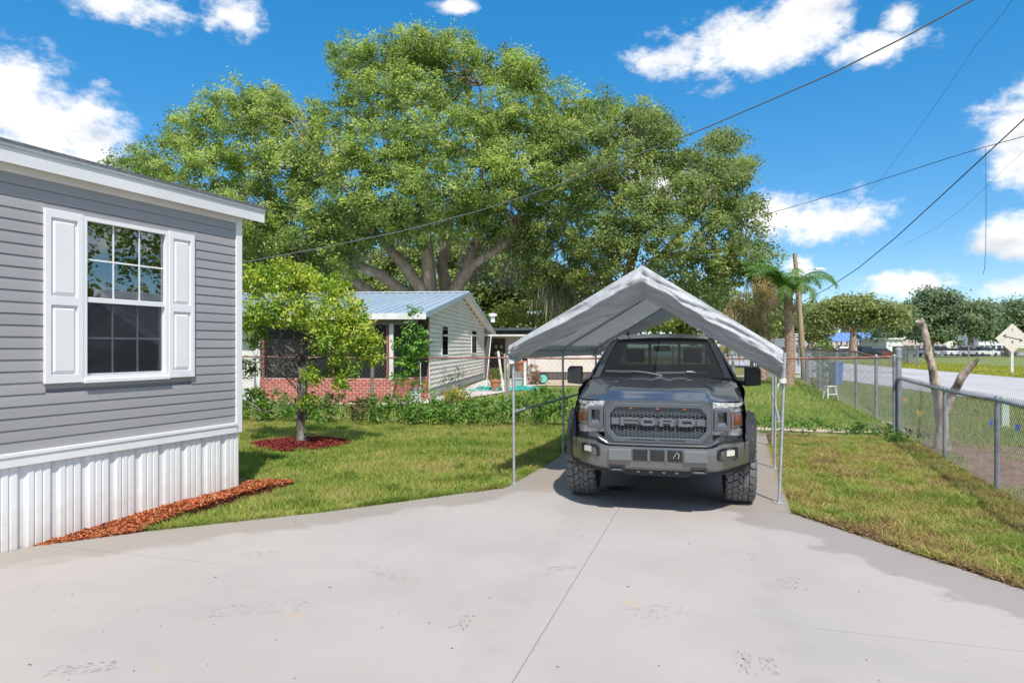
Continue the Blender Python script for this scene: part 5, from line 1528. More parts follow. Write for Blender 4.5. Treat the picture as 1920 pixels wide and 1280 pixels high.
for z in (.35, .80, 1.05, 1.50): MB().lathe([(.06, z), (.068, z), (.068, z + .03), (.06, z + .03)], n=14).build('clamp', MT['steel'], tall, fix=False)
road_pts = [(fl(6.3)[0], fl(6.3)[1]), (8.72, 16.35), (9.62, 19.1), (10.75, 22.6), (12.4, 27.5), (14.2, 33)]
fence('tall_fence', 'tall chain link fence with rusty red rail along the road', road_pts, [1.55, 1.49, 1.60, 1.62, 1.62, 1.62], .036, 'fence_post', 'rust', .11, .0026)
cross_pts = [(-11.0, 20.75), (-7.3, 19.4), (-3.72, 18.1), (-.12, 16.8), (2.4, 15.9), (4.86, 15.0), (gp_[0] - .06, gp_[1] + .05)]
fence('cross_fence', 'rusty railed wire fence running behind truck and hedge', cross_pts, [1.45, 1.45, 1.44, 1.46, 1.46, 1.47, 1.52], .030, 'fence_post', 'rust', .13, .0016)
far_pts = [(58, 104), (47.5, 84), (40.0, 69), (36.9, 62), (39.2, 58.6), (41.5, 55), (45, 50), (50, 44)]
fence('field_fence', 'long chain link fence across the road beside the field', far_pts[2:], [1.80] * 6, .05, 'fence_post', 'fence_post', .30, .008)
fence('bend_fence', 'far chain link fence where the road bends away', far_pts[:3], [1.80] * 3, .05, 'fence_post', 'fence_post', .30, .008)
mid_pts = [(12.0, 28.6), (12.6, 31.6), (14.4, 33.4)]
yard2 = [(8.6, 36.5), (11.0, 35.6), (13.0, 34.9), (15.2, 34.0)]
fence('back_fence', 'rusty railed wire fence at the end of the neighbouring yard', yard2, [1.72] * 4, .035, 'rust_post', 'rust', .16, .004)
# intermediate wooden posts of the far roadside fence: brace rod
t = thing('brace_rod', 'thin brace rod leaning across the tall chain link fence', 'rod', (8.62, 16.2, 0))
MB().tube([(0, 0, .05), (.95, 2.9, .95)], .010, 6).build('rod', MT['rust_post'], t)

# ------------------------------------------------------------------ dead forked trunk behind the low fence
dt = thing('dead_tree', 'bare forked dead tree trunk behind the low fence', 'tree', G(1768, 838), 0)
b0 = G(1768, 838)
def rel(px, py, Y): return P(px, py, Y) - b0
Yd = b0.y
def rough_limb(name, pts, rad, parent, mat, seed, amp=.18, n=11, sub=5):
    pts = [Vector(p) for p in pts]
    P2, R2 = [], []
    for i in range(len(pts) - 1):
        for k in range(sub):
            t = k / sub; P2.append(pts[i].lerp(pts[i + 1], t)); R2.append(lerp(rad[i], rad[i + 1], t))
    P2.append(pts[-1]); R2.append(rad[-1])
    m = MB(); m.tube(P2, R2, n)
    out = []
    for (x, y, z) in m.v:
        nv = mnoise.noise(Vector((x * 7 + seed, y * 7, z * 4))) * .6 + mnoise.noise(Vector((x * 22, y * 22 + seed, z * 12))) * .4
        k = amp * rad[0] * nv
        # push radially from the nearest axis point
        v = Vector((x, y, z)); c = min(P2, key=lambda q: (q - v).length_squared); d = v - c
        if d.length > 1e-6: v += d.normalized() * k
        out.append(tuple(v))
    m.v = out
    return m.build(name, MT[mat], parent, smooth=180)
rough_limb('trunk', [(0, 0, -.1), rel(1766, 800, Yd), rel(1764, 760, Yd), rel(1750, 700, Yd), rel(1738, 650, Yd), rel(1731, 612, Yd), rel(1727, 596, Yd)], [.125, .10, .088, .075, .064, .052, .034], dt, 'dead_wood', 3, .45)
rough_limb('branch', [rel(1772, 778, Yd), rel(1785, 740, Yd), rel(1800, 710, Yd - .2), rel(1818, 688, Yd - .3), rel(1834, 672, Yd - .4)], [.06, .068, .064, .06, .026], dt, 'dead_wood', 9, .6)
rough_limb('stub', [rel(1730, 606, Yd), rel(1722, 603, Yd), rel(1716, 604, Yd)], [.05, .035, .012], dt, 'dead_wood', 5, .5, sub=2)

# ------------------------------------------------------------------ utility flags, marker, stool, bin, signs, poles
def flag(name, label, px, py, mat, hgt, w=.10):
    g = G(px, py); t = thing(name, label, 'flag', g, random.Random(px).uniform(-.5, .5), 'survey flags on the verge')
    MB().tube([(0, 0, -.03), (.01, 0, hgt)], .0022, 5).build('wire_stem', MT['steel'], t)
    m = MB(); m.grid(lambda u, v: (.01 + (u - .5) * w * (1 - .3 * v), .02 * math.sin(u * 7 + v * 2) + .012 * v, hgt - v * .13 - .03 * u * (1 - v)), 6, 4); m.build('cloth', MT[mat], t, smooth=180, fix=False)
flag('survey_flag', 'blue survey flag beside the low fence post nearest the viewer', 1860, 812, 'flag_blue', .28)
flag('survey_flag', 'blue survey flag at the right edge of the picture', 1908, 822, 'flag_blue', .28)
flag('survey_flag', 'bright yellow survey flag right of the thick gate post', 1696, 765, 'flag_yellow', .32, .13)
flag('survey_flag', 'yellow survey flag in the grass left of the dead tree', 1723, 790, 'flag_yellow', .26, .12)
g = G(1883, 800)
t = thing('utility_marker', 'pale green utility marker post beyond the low fence', 'marker', g)
MB().box(-.085, .085, -.05, .05, -.05, .62).build('body', MT['pale_green'], t, bevel=.02)
MB().box(-.09, .09, -.055, .055, .55, .64).build('cap', MT['pale_green'], t, bevel=.02)
g = G(1562, 748)
t = thing('step_stool', 'small white step stool standing against the tall fence', 'stool', g, .3)
for s in (-1, 1):
    MB().bar((s * .20, 0, -.02), (s * .15, .06, .40), .035, .035).build('leg', MT['white_paint'], t)
    MB().bar((s * .20, .24, -.02), (s * .15, .16, .40), .035, .035).build('leg', MT['white_paint'], t)
MB().box(-.19, .19, .02, .20, .40, .43).build('seat', MT['white_paint'], t, bevel=.006)
MB().bar((-.18, .03, .16), (.18, .03, .16), .03, .03).build('rung', MT['white_paint'], t)
bp_ = Vector((1567 - 960, 0, 0)); Yb = 31.0
t = thing('refuse_bin', 'blue wheeled bin behind the tall chain link fence', 'bin', ((1567 - 960) * Yb / FPX, Yb, 0), .2)
t.scale = (.62, .62, .72)
m = MB(); m.add([(-.30,-.30,.0),(.30,-.30,.0),(.30,.30,.0),(-.30,.30,.0),(-.37,-.38,1.36),(.37,-.38,1.36),(.37,.38,1.36),(-.37,.38,1.36)], [(0,3,2,1),(4,5,6,7),(0,1,5,4),(1,2,6,5),(2,3,7,6),(3,0,4,7)])
m.build('body', MT['blue_plastic'], t, bevel=.03)
MB().box(-.40, .40, -.43, .40, 1.36, 1.44).build('lid', MT['blue_plastic'], t, bevel=.02)
for s in (-1, 1): MB().lathe([(0, -.03), (.12, -.03), (.12, .03), (0, .03)], 'x', (s * .33, .30, .12), 14).build('wheel', MT['black_plastic'], t)
# leaning utility pole with a street lamp
Yp = 36.5
base = Vector(((1509 - 960) * Yp / FPX, Yp, -.1)); top = P(1490, 475, Yp)
t = thing('utility_pole', 'leaning tan wooden utility pole beside the palm', 'pole', base)
MB().tube([(0, 0, 0), (top - base) * .5 + Vector((.02, 0, 0)), top - base], [.155, .135, .105], 12).build('shaft', MT['pole_wood'], t, smooth=60)
MB().lathe([(.20, .0), (.20, .3), (.185, 1.5), (.16, 1.52)], n=12).build('grey_sleeve', MT['grey_wood'], t, smooth=60, fix=False)
for k, z in enumerate((.92, .80)):
    q = (top - base) * z
    MB().bar(q + Vector((-.12, -.02, 0)), q + Vector((.22, -.02, .03)), .05, .06).build('bracket', MT['steel'], t)
lt = thing('street_lamp', 'white street lamp head on a curved arm', 'lamp', P(1503, 512, Yp + 5))
m = MB(); e = P(1538, 505, Yp + 5) - P(1503, 512, Yp + 5)
m.tube([(0, 0, -.1), e * .3 + Vector((0, 0, .12)), e * .7 + Vector((0, 0, .12)), e], .03, 8); m.build('arm', MT['steel'], lt, smooth=60)
MB().prism([(e.x - .35, e.z - .02), (e.x + .25, e.z - .06), (e.x + .28, e.z + .02), (e.x + .05, e.z + .12), (e.x - .35, e.z + .06)], 'y', -.14, .14).build('lamp_head', MT['white_paint'], lt, bevel=.02)
MB().tube([(0, 0, -.1), (-.15, .1, -5.6)], .07, 8).build('lamp_post', MT['grey_wood'], lt)
# diamond road sign with arrows
Ys = 45.0; g = Vector(((1898 - 960) * Ys / FPX, Ys, 0))
t = thing('diamond_sign', 'faded white diamond road sign with arrow on a post', 'sign', g, -.30)
sz = .97; zc = CAM_H + 16 * Ys / FPX
MB().prism([(0, zc - sz), (sz, zc), (0, zc + sz), (-sz, zc)], 'y', -.02, .0).build('board', pmat('faded_cream_sign', (.72,.66,.58), (.64,.57,.50), scale=2, rough=.6), t)
ink = pmat('faded_sign_ink', (.08,.06,.05), rough=.8)
MB().bar((-.36, -.024, zc + .12), (.40, -.024, zc - .10), .006, .055, up=(0, 0, 1)).build('arrow_shaft', ink, t)
for (x, z, s) in ((-.42, zc + .14, -1), (.46, zc - .12, 1)):
    MB().prism([(x + s * .14, z + (-s) * .03), (x - s * .10, z + .15), (x - s * .02, z), (x - s * .10, z - .15)], 'y', -.027, -.021).build('arrow_head', ink, t)
MB().box(-.02, .02, -.026, -.021, zc + .48, zc + .66).build('tick', ink, t)
MB().box(-.045, .045, -.026, -.021, zc - .32, zc - .17).build('dot', ink, t)
MB().box(-.075, .075, .0, .06, -.1, zc + .1).build('post', MT['nb_white'], t)
# sign backs by the far corner
Yk = 60.0
t = thing('sign_back', 'grey back of a diamond sign beside the utility pole', 'sign', ((1504 - 960) * Yk / FPX, Yk, 0), .2)
zc = CAM_H + 5 * Yk / FPX
MB().prism([(0, zc - .6), (.6, zc), (0, zc + .6), (-.6, zc)], 'y', -.02, .0).build('board', MT['steel'], t)
MB().box(-.05, .05, 0, .05, -.1, zc + .3).build('post', MT['steel'], t)
t = thing('street_name_sign', 'small white street name sign beside the palm trunk', 'sign', ((1492 - 960) * 58 / FPX, 58, 0), 0)
zc = CAM_H + 22 * 58 / FPX
MB().box(-.32, .32, -.02, .0, zc - .12, zc + .12).build('board', MT['white_paint'], t)
MB().box(-.25, .25, -.026, -.021, zc - .045, zc + .045).build('lettering', MT['cabin'], t)
MB().box(-.04, .04, 0, .05, -.1, zc + .1).build('post', MT['steel'], t)
# grey board fence stub near the pole
t = thing('board_fence', 'short grey board fence at the foot of the utility pole', 'fence', (14.3, 38.5, 0), -.1)
for i in range(9): MB().box(i * .17, i * .17 + .145, -.012, .012, .0, 1.5 + .05 * math.sin(i * 2.1)).build('board', MT['grey_wood'], t)
for z in (.4, 1.2): MB().box(0, 1.5, .013, .06, z, z + .08).build('fence_rail', MT['grey_wood'], t)

# ------------------------------------------------------------------ overhead cables
def cable(name, label, pts, r, sag_n=10):
    p0 = Vector(pts[0]); t = thing(name, label, 'cable', p0)
    MB().tube([Vector(p) - p0 for p in pts], r, 5).build('strand', MT['grey_cable' if name == 'service_cable' else 'cable'], t, smooth=180)
def span(a, b, sag, n=16):
    a = Vector(a); b = Vector(b)
    return [a.lerp(b, i / n) - Vector((0, 0, sag * 4 * (i / n) * (1 - i / n))) for i in range(n + 1)]
cable('service_cable', 'thick black cable crossing the sky in front of the oak', [P(px, py, Y) for px, py, Y in ((1900, -45, 13), (1815, 5, 13.6), (1700, 68, 14.6), (1560, 138, 16), (1440, 190, 17.6), (1320, 241, 19.4), (1200, 288, 21), (1050, 346, 23), (900, 395, 25), (750, 434, 27), (600, 465, 29), (455, 492, 31), (380, 502, 32))], .018)
cable('pole_cable', 'black cable sloping down to the right of the palm', [P(px, py, Y) for px, py, Y in ((2000, 150, 16), (1920, 224, 18), (1840, 298, 20), (1760, 372, 22.5), (1680, 445, 26), (1610, 502, 30), (1553, 540, 35), (1500, 568, 40))], .018)
cable('upper_cable', 'thin dark cable rising right from the oak crown', [P(px, py, Y) for px, py, Y in ((1400, 412, 34), (1500, 384, 31), (1600, 354, 28), (1700, 322, 26), (1780, 296, 24.5), (1850, 275, 23), (1960, 245, 21))], .013)
cable('steep_cable', 'very thin cable running steeply to the upper right corner', [P(px, py, Y) for px, py, Y in ((1580, 420, 40), (1660, 325, 33), (1720, 245, 29), (1780, 160, 25.5), (1830, 85, 23), (1885, 20, 21), (1930, -50, 19))], .006)
cable('faint_cable', 'faint thin cable low in the right hand sky', [P(px, py, Y) for px, py, Y in ((1690, 462, 34), (1760, 425, 31), (1820, 378, 28), (1880, 320, 25), (1940, 265, 23))], .005)
cable('drop_wire', 'cut wire dangling from the upper cable at right', [P(1848, 278, 23.02), P(1849, 380, 23), P(1848, 470, 23), P(1846, 505, 23), P(1843, 514, 23)], .008)
cable('low_cable', 'thin cable passing in front of the oak trunks', [P(px, py, Y) for px, py, Y in ((870, 530, 40), (925, 522, 39), (985, 512, 38), (1060, 498, 37))], .018)
# ------------------------------------------------------------------ foliage
def unit(v): return v / np.maximum(np.linalg.norm(v, axis=1, keepdims=True), 1e-9)
def leaf_mesh(c, nrm, L, W, rng, fold=.25, axis=None):
    """folded rhombic leaves: base, right, tip, left -> 2 triangles each"""
    n = len(c)
    t = rng.normal(size=(n, 3)) if axis is None else axis + rng.normal(0, .35, (n, 3))
    t = unit(t - nrm * np.sum(t * nrm, 1, keepdims=True))
    s = np.cross(nrm, t)
    L = np.asarray(L).reshape(-1, 1) * np.ones((n, 1)); W = np.asarray(W).reshape(-1, 1) * np.ones((n, 1))
    base = c - t * L / 2; tip = c + t * L / 2 - nrm * L * .10
    r = c + s * W / 2 + nrm * W * fold; l = c - s * W / 2 + nrm * W * fold
    V = np.stack([base, r, tip, l], 1).reshape(-1, 3)
    b = np.arange(n)[:, None] * 4
    F = np.concatenate([b + np.array([[0, 1, 2]]), b + np.array([[0, 2, 3]])])
    return V, F
def crown(blobs, puff_d, leaves_per, leaf, pal, rng, puff_r=(.45, .95), flat=.7, shell=(.62, 1.04), up=.45, inner_keep=.55, lowcut=-.7, tint=None, gaps=None):
    """blobs: rows of (x,y,z,rx,ry,rz). returns leaf mesh arrays + puff centres"""
    B = np.asarray(blobs, float)
    C = []
    for b in B:
        area = 4 * math.pi * ((b[3] * b[4] + b[3] * b[5] + b[4] * b[5]) / 3)
        n = max(4, int(area * puff_d))
        d = unit(rng.normal(size=(n, 3)))
        d = d[d[:, 2] > lowcut - .25 * rng.random(len(d))]
        k = rng.uniform(shell[0], shell[1], (len(d), 1)) ** .7
        C.append(np.concatenate([b[:3] + d * b[3:6] * k, d], 1))
    C = np.concatenate(C)
    # drop puffs buried inside other blobs
    keep = np.ones(len(C), bool)
    for b in B:
        q = np.sum(((C[:, :3] - b[:3]) / b[3:6]) ** 2, 1)
        keep &= (q > inner_keep ** 2 * .6) | (rng.random(len(C)) < .10)
    C = C[keep]
    pr = rng.uniform(puff_r[0], puff_r[1], len(C))
    tt = rng.random(len(C))
    N = rng.poisson(leaves_per, len(C))
    idx = np.repeat(np.arange(len(C)), N); n = len(idx)
    off = rng.normal(size=(n, 3)) * .5; off[:, 2] *= flat
    pos = C[idx, :3] + off * pr[idx, None]
    if gaps:          # holes through the crown where the sky or the limbs show
        gx = fnoise(pos[:, 0] + 40, pos[:, 2] + 11, gaps[0]) * .75 + fnoise(pos[:, 1] + 5, pos[:, 2] + 31, gaps[0] * 1.3) * .25
        kp = (gx > gaps[1]) | (rng.random(n) < .10)
        pos = pos[kp]; idx = idx[kp]; n = len(idx)
    nrm = unit(C[idx, 3:6] * .55 + np.array([0, 0, up]) + rng.normal(0, .55, (n, 3)))
    Ls = rng.uniform(leaf[0], leaf[1], n)
    V, F = leaf_mesh(pos, nrm, Ls, Ls * leaf[2], rng)
    t = .68 * tt[idx] ** 1.15 + .32 * rng.random(n)
    if tint is not None: t = np.clip(t + tint(pos), 0, 1)
    col = palette_pick(pal, t) * (1 + rng.normal(0, .12, (n, 1)))
    return V, F, np.repeat(np.clip(col, .003, 1), 4, 0), C[:, :3]
def moss_mesh(pts, n_each, length, rng, w=.05, pal=((.16,.15,.115), (.24,.23,.18), (.19,.20,.13))):
    m = len(pts) * n_each
    p = np.repeat(pts, n_each, 0) + rng.normal(0, .28, (m, 3)) * np.array([1, 1, .4])
    Ls = rng.uniform(length[0], length[1], m); a = rng.uniform(0, math.pi, m)
    s = np.stack([np.cos(a), np.sin(a), np.zeros(m)], 1) * (w * rng.uniform(.5, 1.5, m))[:, None]
    d = np.stack([rng.normal(0, .08, m), rng.normal(0, .08, m), -np.ones(m)], 1) * Ls[:, None]
    k = rng.normal(0, .06, (m, 3)); k[:, 2] = 0
    V = np.stack([p - s * .5, p + s * .5, p + d * .5 + s + k, p + d * .5 - s + k, p + d + s * .2, p + d - s * .2], 1).reshape(-1, 3)
    b = np.arange(m)[:, None] * 6
    F = np.concatenate([b + np.array([[0, 1, 2, 3]]), b + np.array([[3, 2, 4, 5]])])
    col = palette_pick(pal, rng.random(m)) * (1 + rng.normal(0, .15, (m, 1)))
    return V, F, np.repeat(np.clip(col, .01, 1), 6, 0)
def bend(a, b, k, rnd, n=5, up=.0):
    a = Vector(a); b = Vector(b); out = [a]
    L = (b - a).length
    for i in range(1, n):
        t = i / n
        out.append(a.lerp(b, t) + Vector((rnd.uniform(-k, k) * L, rnd.uniform(-k, k) * L, rnd.uniform(-k, k) * L + up * L * math.sin(math.pi * t))))
    out.append(b); return out
OAK = [(0.077, 0.113, 0.047), (0.14, 0.197, 0.064), (0.231, 0.308, 0.087), (0.351, 0.442, 0.115), (0.491, 0.561, 0.154), (0.477, 0.477, 0.281)]
OAK_DK = [(0.081, 0.115, 0.052), (0.146, 0.198, 0.073), (0.234, 0.293, 0.094), (0.337, 0.403, 0.124), (0.454, 0.483, 0.176)]
def big_tree(name, label, Y0, base_px, blobs, limbs, rng, seed, pal, puff_d, per, leaf, moss_pts=None, twig_n=260, dY=3.0, yscale=1.0, group=None, tint=None, **kw):
    """blobs: (px, py, r_px, dY in m); limbs: list of [(px,py,dY,r_m)...]"""
    b0 = Vector(((base_px - 960) * Y0 / FPX, Y0, 0))
    t = thing(name, label, 'tree', b0, 0, group)
    rnd = random.Random(seed); sc = Y0 / FPX
    BL = []
    for (px, py, r, dy) in blobs:
        c = P(px, py, Y0 + dy) - b0; rr = r * (Y0 + dy) / FPX
        BL.append((c.x, c.y, c.z, rr * 1.08, rr * 1.15 * yscale, rr * .95))
    V, F, C, puffs = crown(BL, puff_d, per, leaf, pal, rng, tint=tint, **kw)
    o = mesh_np('crown', V, F, MT['leaf_oak'], C, t); o['kind'] = 'stuff'
    tips = []
    for k, lb in enumerate(limbs):
        pts = [Vector((0, 0, -.2)) if p is None else P(p[0], p[1], Y0 + p[2]) - b0 for p in [q[0] for q in lb]]
        rad = [q[1] for q in lb]
        rough_limb('trunk' if k == 0 else 'limb', pts, rad, t, 'bark', seed + k, .16, 12, 4)
        tips += [(p, r) for p, r in zip(pts[1:], rad[1:])]
    # branches from limb ends out to the leaf masses, and twigs on to the puffs
    br = MB()
    for b in BL:
        c = Vector(b[:3]); a, r = min(tips, key=lambda q: (q[0] - c).length + (3 if q[0].z > c.z else 0))
        r0 = min(r * .7, .05 + .05 * b[3])
        br.tube(bend(a, c, .07, rnd, 6, .05), [r0 * (1 - .13 * i) for i in range(7)], 6)
        near = [p for p in puffs[rng.permutation(len(puffs))[:400]] if (Vector(p) - c).length < max(b[3:6]) * 1.1][:max(3, twig_n // len(BL))]
        for p in near: br.tube(bend(c, Vector(p), .10, rnd, 4, .06), [r0 * .34, r0 * .28, r0 * .2, r0 * .13, r0 * .06], 4)
    br.build('branches', MT['bark'], t, smooth=180, fix=False)['kind'] = 'stuff'
    if moss_pts:
        low = np.array([P(px, py, Y0 + dy) - b0 for px, py, dy in moss_pts])
        V, F, C = moss_mesh(low, 9, (.3, 1.3), rng, .03)
        mesh_np('moss', V, F, MT['moss'], C, t)['kind'] = 'stuff'
    return t, BL
rng = np.random.default_rng(77)
oak_blobs = [(255, 330, 48, 1), (320, 300, 52, 0), (372, 250, 52, 2), (438, 205, 52, 0), (470, 270, 62, -2), (400, 340, 62, -2), (500, 205, 40, 3), (560, 230, 48, 1), (600, 290, 62, -2), (540, 330, 62, -3),
    (480, 400, 58, -3), (560, 430, 62, -3), (640, 235, 42, 3), (665, 130, 42, 2), (720, 115, 46, 1), (785, 100, 46, 1), (850, 112, 42, 2), (700, 195, 55, 0), (775, 185, 55, -2), (845, 190, 45, 3),
    (945, 130, 40, 1), (985, 160, 34, 2), (925, 215, 52, -1), (985, 240, 55, -2), (880, 260, 58, -4), (800, 275, 62, -5), (720, 285, 62, -4), (660, 340, 62, -4), (740, 370, 62, -5), (830, 360, 62, -6), (910, 340, 62, -5),
    (1050, 205, 46, 0), (1095, 225, 42, 1), (1040, 280, 58, -3), (980, 330, 58, -4), (640, 420, 55, -3), (700, 430, 42, -4), (1060, 350, 52, -2), (600, 500, 48, -1), (500, 480, 48, 0), (540, 520, 40, 4),
    (960, 400, 45, -2), (850, 420, 42, -4), (780, 430, 38, -4), (440, 450, 50, 2), (900, 400, 36, -3), (1010, 430, 46, -1), (960, 450, 36, 1), (1080, 400, 46, 0), (560, 480, 40, -2), (620, 470, 36, -3), (480, 440, 44, -2), (660, 450, 30, -3), (930, 440, 30, 0)]
rb_ = random.Random(91)
for _k in range(70):      # smaller uneven masses that knit the crown together
    _b = rb_.choice(oak_blobs[:46]); oak_blobs.append((_b[0] + rb_.uniform(-55, 55), _b[1] + rb_.uniform(-40, 34), rb_.uniform(16, 34), _b[3] + rb_.uniform(-2.5, 2.5)))
ob = [[(None, .95), ((806, 560, 0), .80)],
      [((812, 575, 0), .62), ((805, 544, 0), .50), ((803, 490, -.5), .42), ((798, 440, -1), .34), ((790, 380, -2), .24), ((770, 300, -1), .15)],
      [((800, 580, 0), .50), ((793, 548, -.3), .40), ((760, 500, -1), .34), ((727, 462, -1.5), .28), ((690, 420, -2), .20), ((640, 340, -1), .12)],
      [((790, 580, 0), .50), ((756, 548, -.5), .40), ((715, 515, -1), .33), ((665, 495, -1.5), .26), ((600, 470, -1), .16)],
      [((780, 580, .5), .42), ((700, 550, .5), .32), ((650, 518, 0), .25), ((590, 500, 0), .16)],
      [((825, 580, 0), .55), ((850, 548, -.5), .42), ((876, 508, -1), .38), ((886, 470, -1.2), .30), ((905, 420, -1), .22), ((930, 330, 0), .14)],
      [((880, 502, -1), .30), ((905, 483, -1.5), .27), ((945, 458, -2), .24), ((972, 432, -2), .18), ((1030, 380, -1), .12)],
      [((835, 580, .8), .5), ((838, 545, .8), .42), ((828, 500, 1), .34), ((840, 440, 1), .25), ((860, 330, 1), .15)],
      [((886, 470, -1.2), .22), ((900, 400, 0), .17), ((905, 250, 1.5), .12), ((900, 160, 1.5), .07)]]
moss = []
rm_ = random.Random(4)
for i in range(60):
    px = rm_.uniform(460, 1010); moss.append((px, 455 + 60 * abs(math.sin(px * .013)) * rm_.uniform(.1, 1) - 30 * rm_.random(), rm_.uniform(-4, 4)))
moss += [(rm_.uniform(455, 520), rm_.uniform(380, 420), -3) for _ in range(14)] + [(rm_.uniform(860, 1010), rm_.uniform(470, 520), rm_.uniform(-1, 5)) for _ in range(50)]
big_tree('live_oak', 'huge spreading live oak with several trunks behind the cottage', 42.0, 812, oak_blobs, ob, rng, 5, OAK, 1.9, 66, (.11, .22, .6), moss, twig_n=420, puff_r=(.30, .72), shell=(.5, 1.20), gaps=(.55, .345))
oak2_blobs = [(1120, 270, 46, 0), (1175, 235, 44, 0), (1225, 230, 40, 2), (1240, 290, 46, -1), (1175, 310, 54, -2), (1110, 350, 52, -2), (1300, 325, 48, 0), (1345, 290, 34, 1), (1372, 330, 36, 0), (1330, 375, 50, -2), (1260, 370, 54, -3),
    (1190, 400, 56, -3), (1120, 430, 52, -2), (1060, 430, 46, 0), (1385, 395, 38, -1), (1400, 450, 38, -1), (1330, 450, 54, -3), (1255, 460, 56, -4), (1180, 480, 54, -3), (1110, 500, 48, -1), (1050, 500, 46, 1), (1005, 470, 40, 2), (1380, 510, 44, -2), (1430, 480, 26, 0),
    (1310, 520, 50, -3), (1240, 540, 44, -1), (1020, 540, 36, 3), (1090, 550, 36, 3), (1160, 560, 36, 2), (1330, 575, 36, 1)]
for _k in range(45):
    _b = rb_.choice(oak2_blobs[:30]); oak2_blobs.append((_b[0] + rb_.uniform(-45, 45), _b[1] + rb_.uniform(-34, 30), rb_.uniform(14, 28), _b[3] + rb_.uniform(-2, 2)))
ob2 = [[(None, .55), ((1160, 600, 0), .46), ((1165, 540, 0), .36)], [((1165, 560, 0), .3), ((1190, 470, -1), .24), ((1200, 380, -1), .17), ((1190, 300, -.5), .10)],
       [((1165, 560, 0), .28), ((1240, 480, -1), .2), ((1310, 400, -1), .14), ((1345, 330, 0), .08)], [((1165, 560, 0), .26), ((1100, 480, 0), .18), ((1060, 440, 0), .12)], [((1240, 480, -1), .18), ((1340, 470, -1), .12), ((1400, 460, -1), .07)]]
big_tree('shade_tree', 'tall dark green oak directly behind the silver canopy', 38.0, 1160, oak2_blobs, ob2, rng, 25, OAK_DK, 2.0, 60, (.11, .21, .6), [(rm_.uniform(1000, 1120), rm_.uniform(530, 570), rm_.uniform(0, 4)) for _ in range(40)], twig_n=260, puff_r=(.30, .68), shell=(.5, 1.18), gaps=(.6, .335))
# dry vine curtain on the right flank of that tree
bv = P(1410, 640, 32); bv.z = 0
t = thing('dry_vine', 'tan dry vine curtain hanging beside the shade tree', 'vine', bv)
VB = [(*(P(px, py, 32 + dy) - bv), r * 32 / FPX, r * 32 / FPX * .8, r * 32 / FPX * 1.2) for px, py, r, dy in ((1405, 560, 26, 0), (1380, 590, 24, .5), (1425, 590, 26, -.3), (1405, 620, 30, 0), (1435, 530, 24, .5), (1360, 610, 22, 1), (1440, 560, 18, 0), (1425, 640, 24, 0), (1380, 640, 24, 0))]
V, F, C, pf = crown(VB, 8.0, 22, (.07, .16, .4), [(.18,.22,.05), (.30,.28,.08), (.44,.36,.15), (.52,.41,.22), (.38,.27,.15)], rng, puff_r=(.15, .35), lowcut=-1)
mesh_np('foliage', V, F, MT['leaf'], C, t)['kind'] = 'stuff'
V, F, C = moss_mesh(pf[rng.permutation(len(pf))[:120]], 6, (.25, .8), rng, .02, ((.30,.23,.14), (.40,.31,.20), (.24,.18,.10)))
mesh_np('dry_strands', V, F, MT['moss'], C, t)['kind'] = 'stuff'
rough_limb('stem', [(0, .2, -.1), (.1, .2, 1.5), (-.2, .2, 3.0)], [.10, .08, .05], t, 'bark', 3, .2, 7, 3)
# understorey behind the oaks
for i, (nm, lab, px, Yt, bl, pal) in enumerate((
    ('understorey_tree', 'dark understorey tree left of the oak trunks behind the cottage roof', 560, 58, [(430, 520, 50, 0), (480, 470, 46, 2), (530, 510, 48, 0), (590, 530, 50, 0), (640, 540, 44, 2), (690, 540, 40, 4), (560, 560, 50, 0), (650, 580, 50, 0)], OAK_DK),
    ('understorey_tree', 'dark understorey tree between the oak trunks and the canopy peak', 940, 60, [(880, 540, 46, 0), (930, 520, 46, 0), (985, 530, 44, 0), (1040, 540, 44, 0), (900, 590, 44, 0), (970, 590, 44, 0), (1050, 600, 44, 0), (770, 550, 44, 3), (830, 560, 40, 2), (690, 500, 40, 6), (750, 490, 40, 6), (810, 480, 40, 6), (870, 485, 38, 6), (930, 470, 38, 6), (990, 480, 38, 6)], OAK_DK),
    ('understorey_tree', 'dim tree glimpsed below the shade tree right of canopy', 1330, 58, [(1200, 590, 40, 0), (1260, 600, 40, 0), (1320, 610, 44, 0), (1400, 600, 44, 0), (1450, 580, 36, 0), (1130, 600, 40, 0), (1330, 560, 40, 2)], OAK_DK))):
    big_tree(nm, lab, Yt, px, bl, [[(None, .4), ((px, 600, 0), .28)]], rng, 60 + i, pal, 1.0, 40, (.26, .48, .6), None, twig_n=30, puff_r=(.6, 1.2), group='understorey trees')
# trees across the road, reflected in the window
for i, (x, y, h) in enumerate(((27, 9, 11), (33, 15.5, 12.5), (30, 3, 12))):
    b0 = Vector((x, y, 0)); t = thing('roadside_oak', ['oak across the road, outside the picture, nearest the drive', 'oak across the road, outside the picture, farthest along', 'oak across the road, outside the picture, beside the drive mouth'][i], 'tree', b0, 0, 'oaks mirrored in the window')
    q = np.random.default_rng(200 + i)
    VB = [(q.uniform(-3.5, 3.5), q.uniform(-3.5, 3.5), h * q.uniform(.4, .9), q.uniform(1.6, 2.6), q.uniform(1.6, 2.6), q.uniform(1.4, 2.0)) for _ in range(14)] + [(q.uniform(-4, 4), q.uniform(-4, 4), 1.6, 1.6, 1.6, 1.6) for _ in range(6)]
    V, F, C, pf = crown(VB, .7, 16, (.25, .45, .55), OAK, rng, puff_r=(.5, 1.0))
    mesh_np('crown', V, F, MT['leaf_oak'], C, t)['kind'] = 'stuff'
    rough_limb('trunk', [(0, 0, -.1), (.2, .1, 2.5), (0, .3, 5)], [.4, .32, .2], t, 'bark', i, .15, 10, 3)

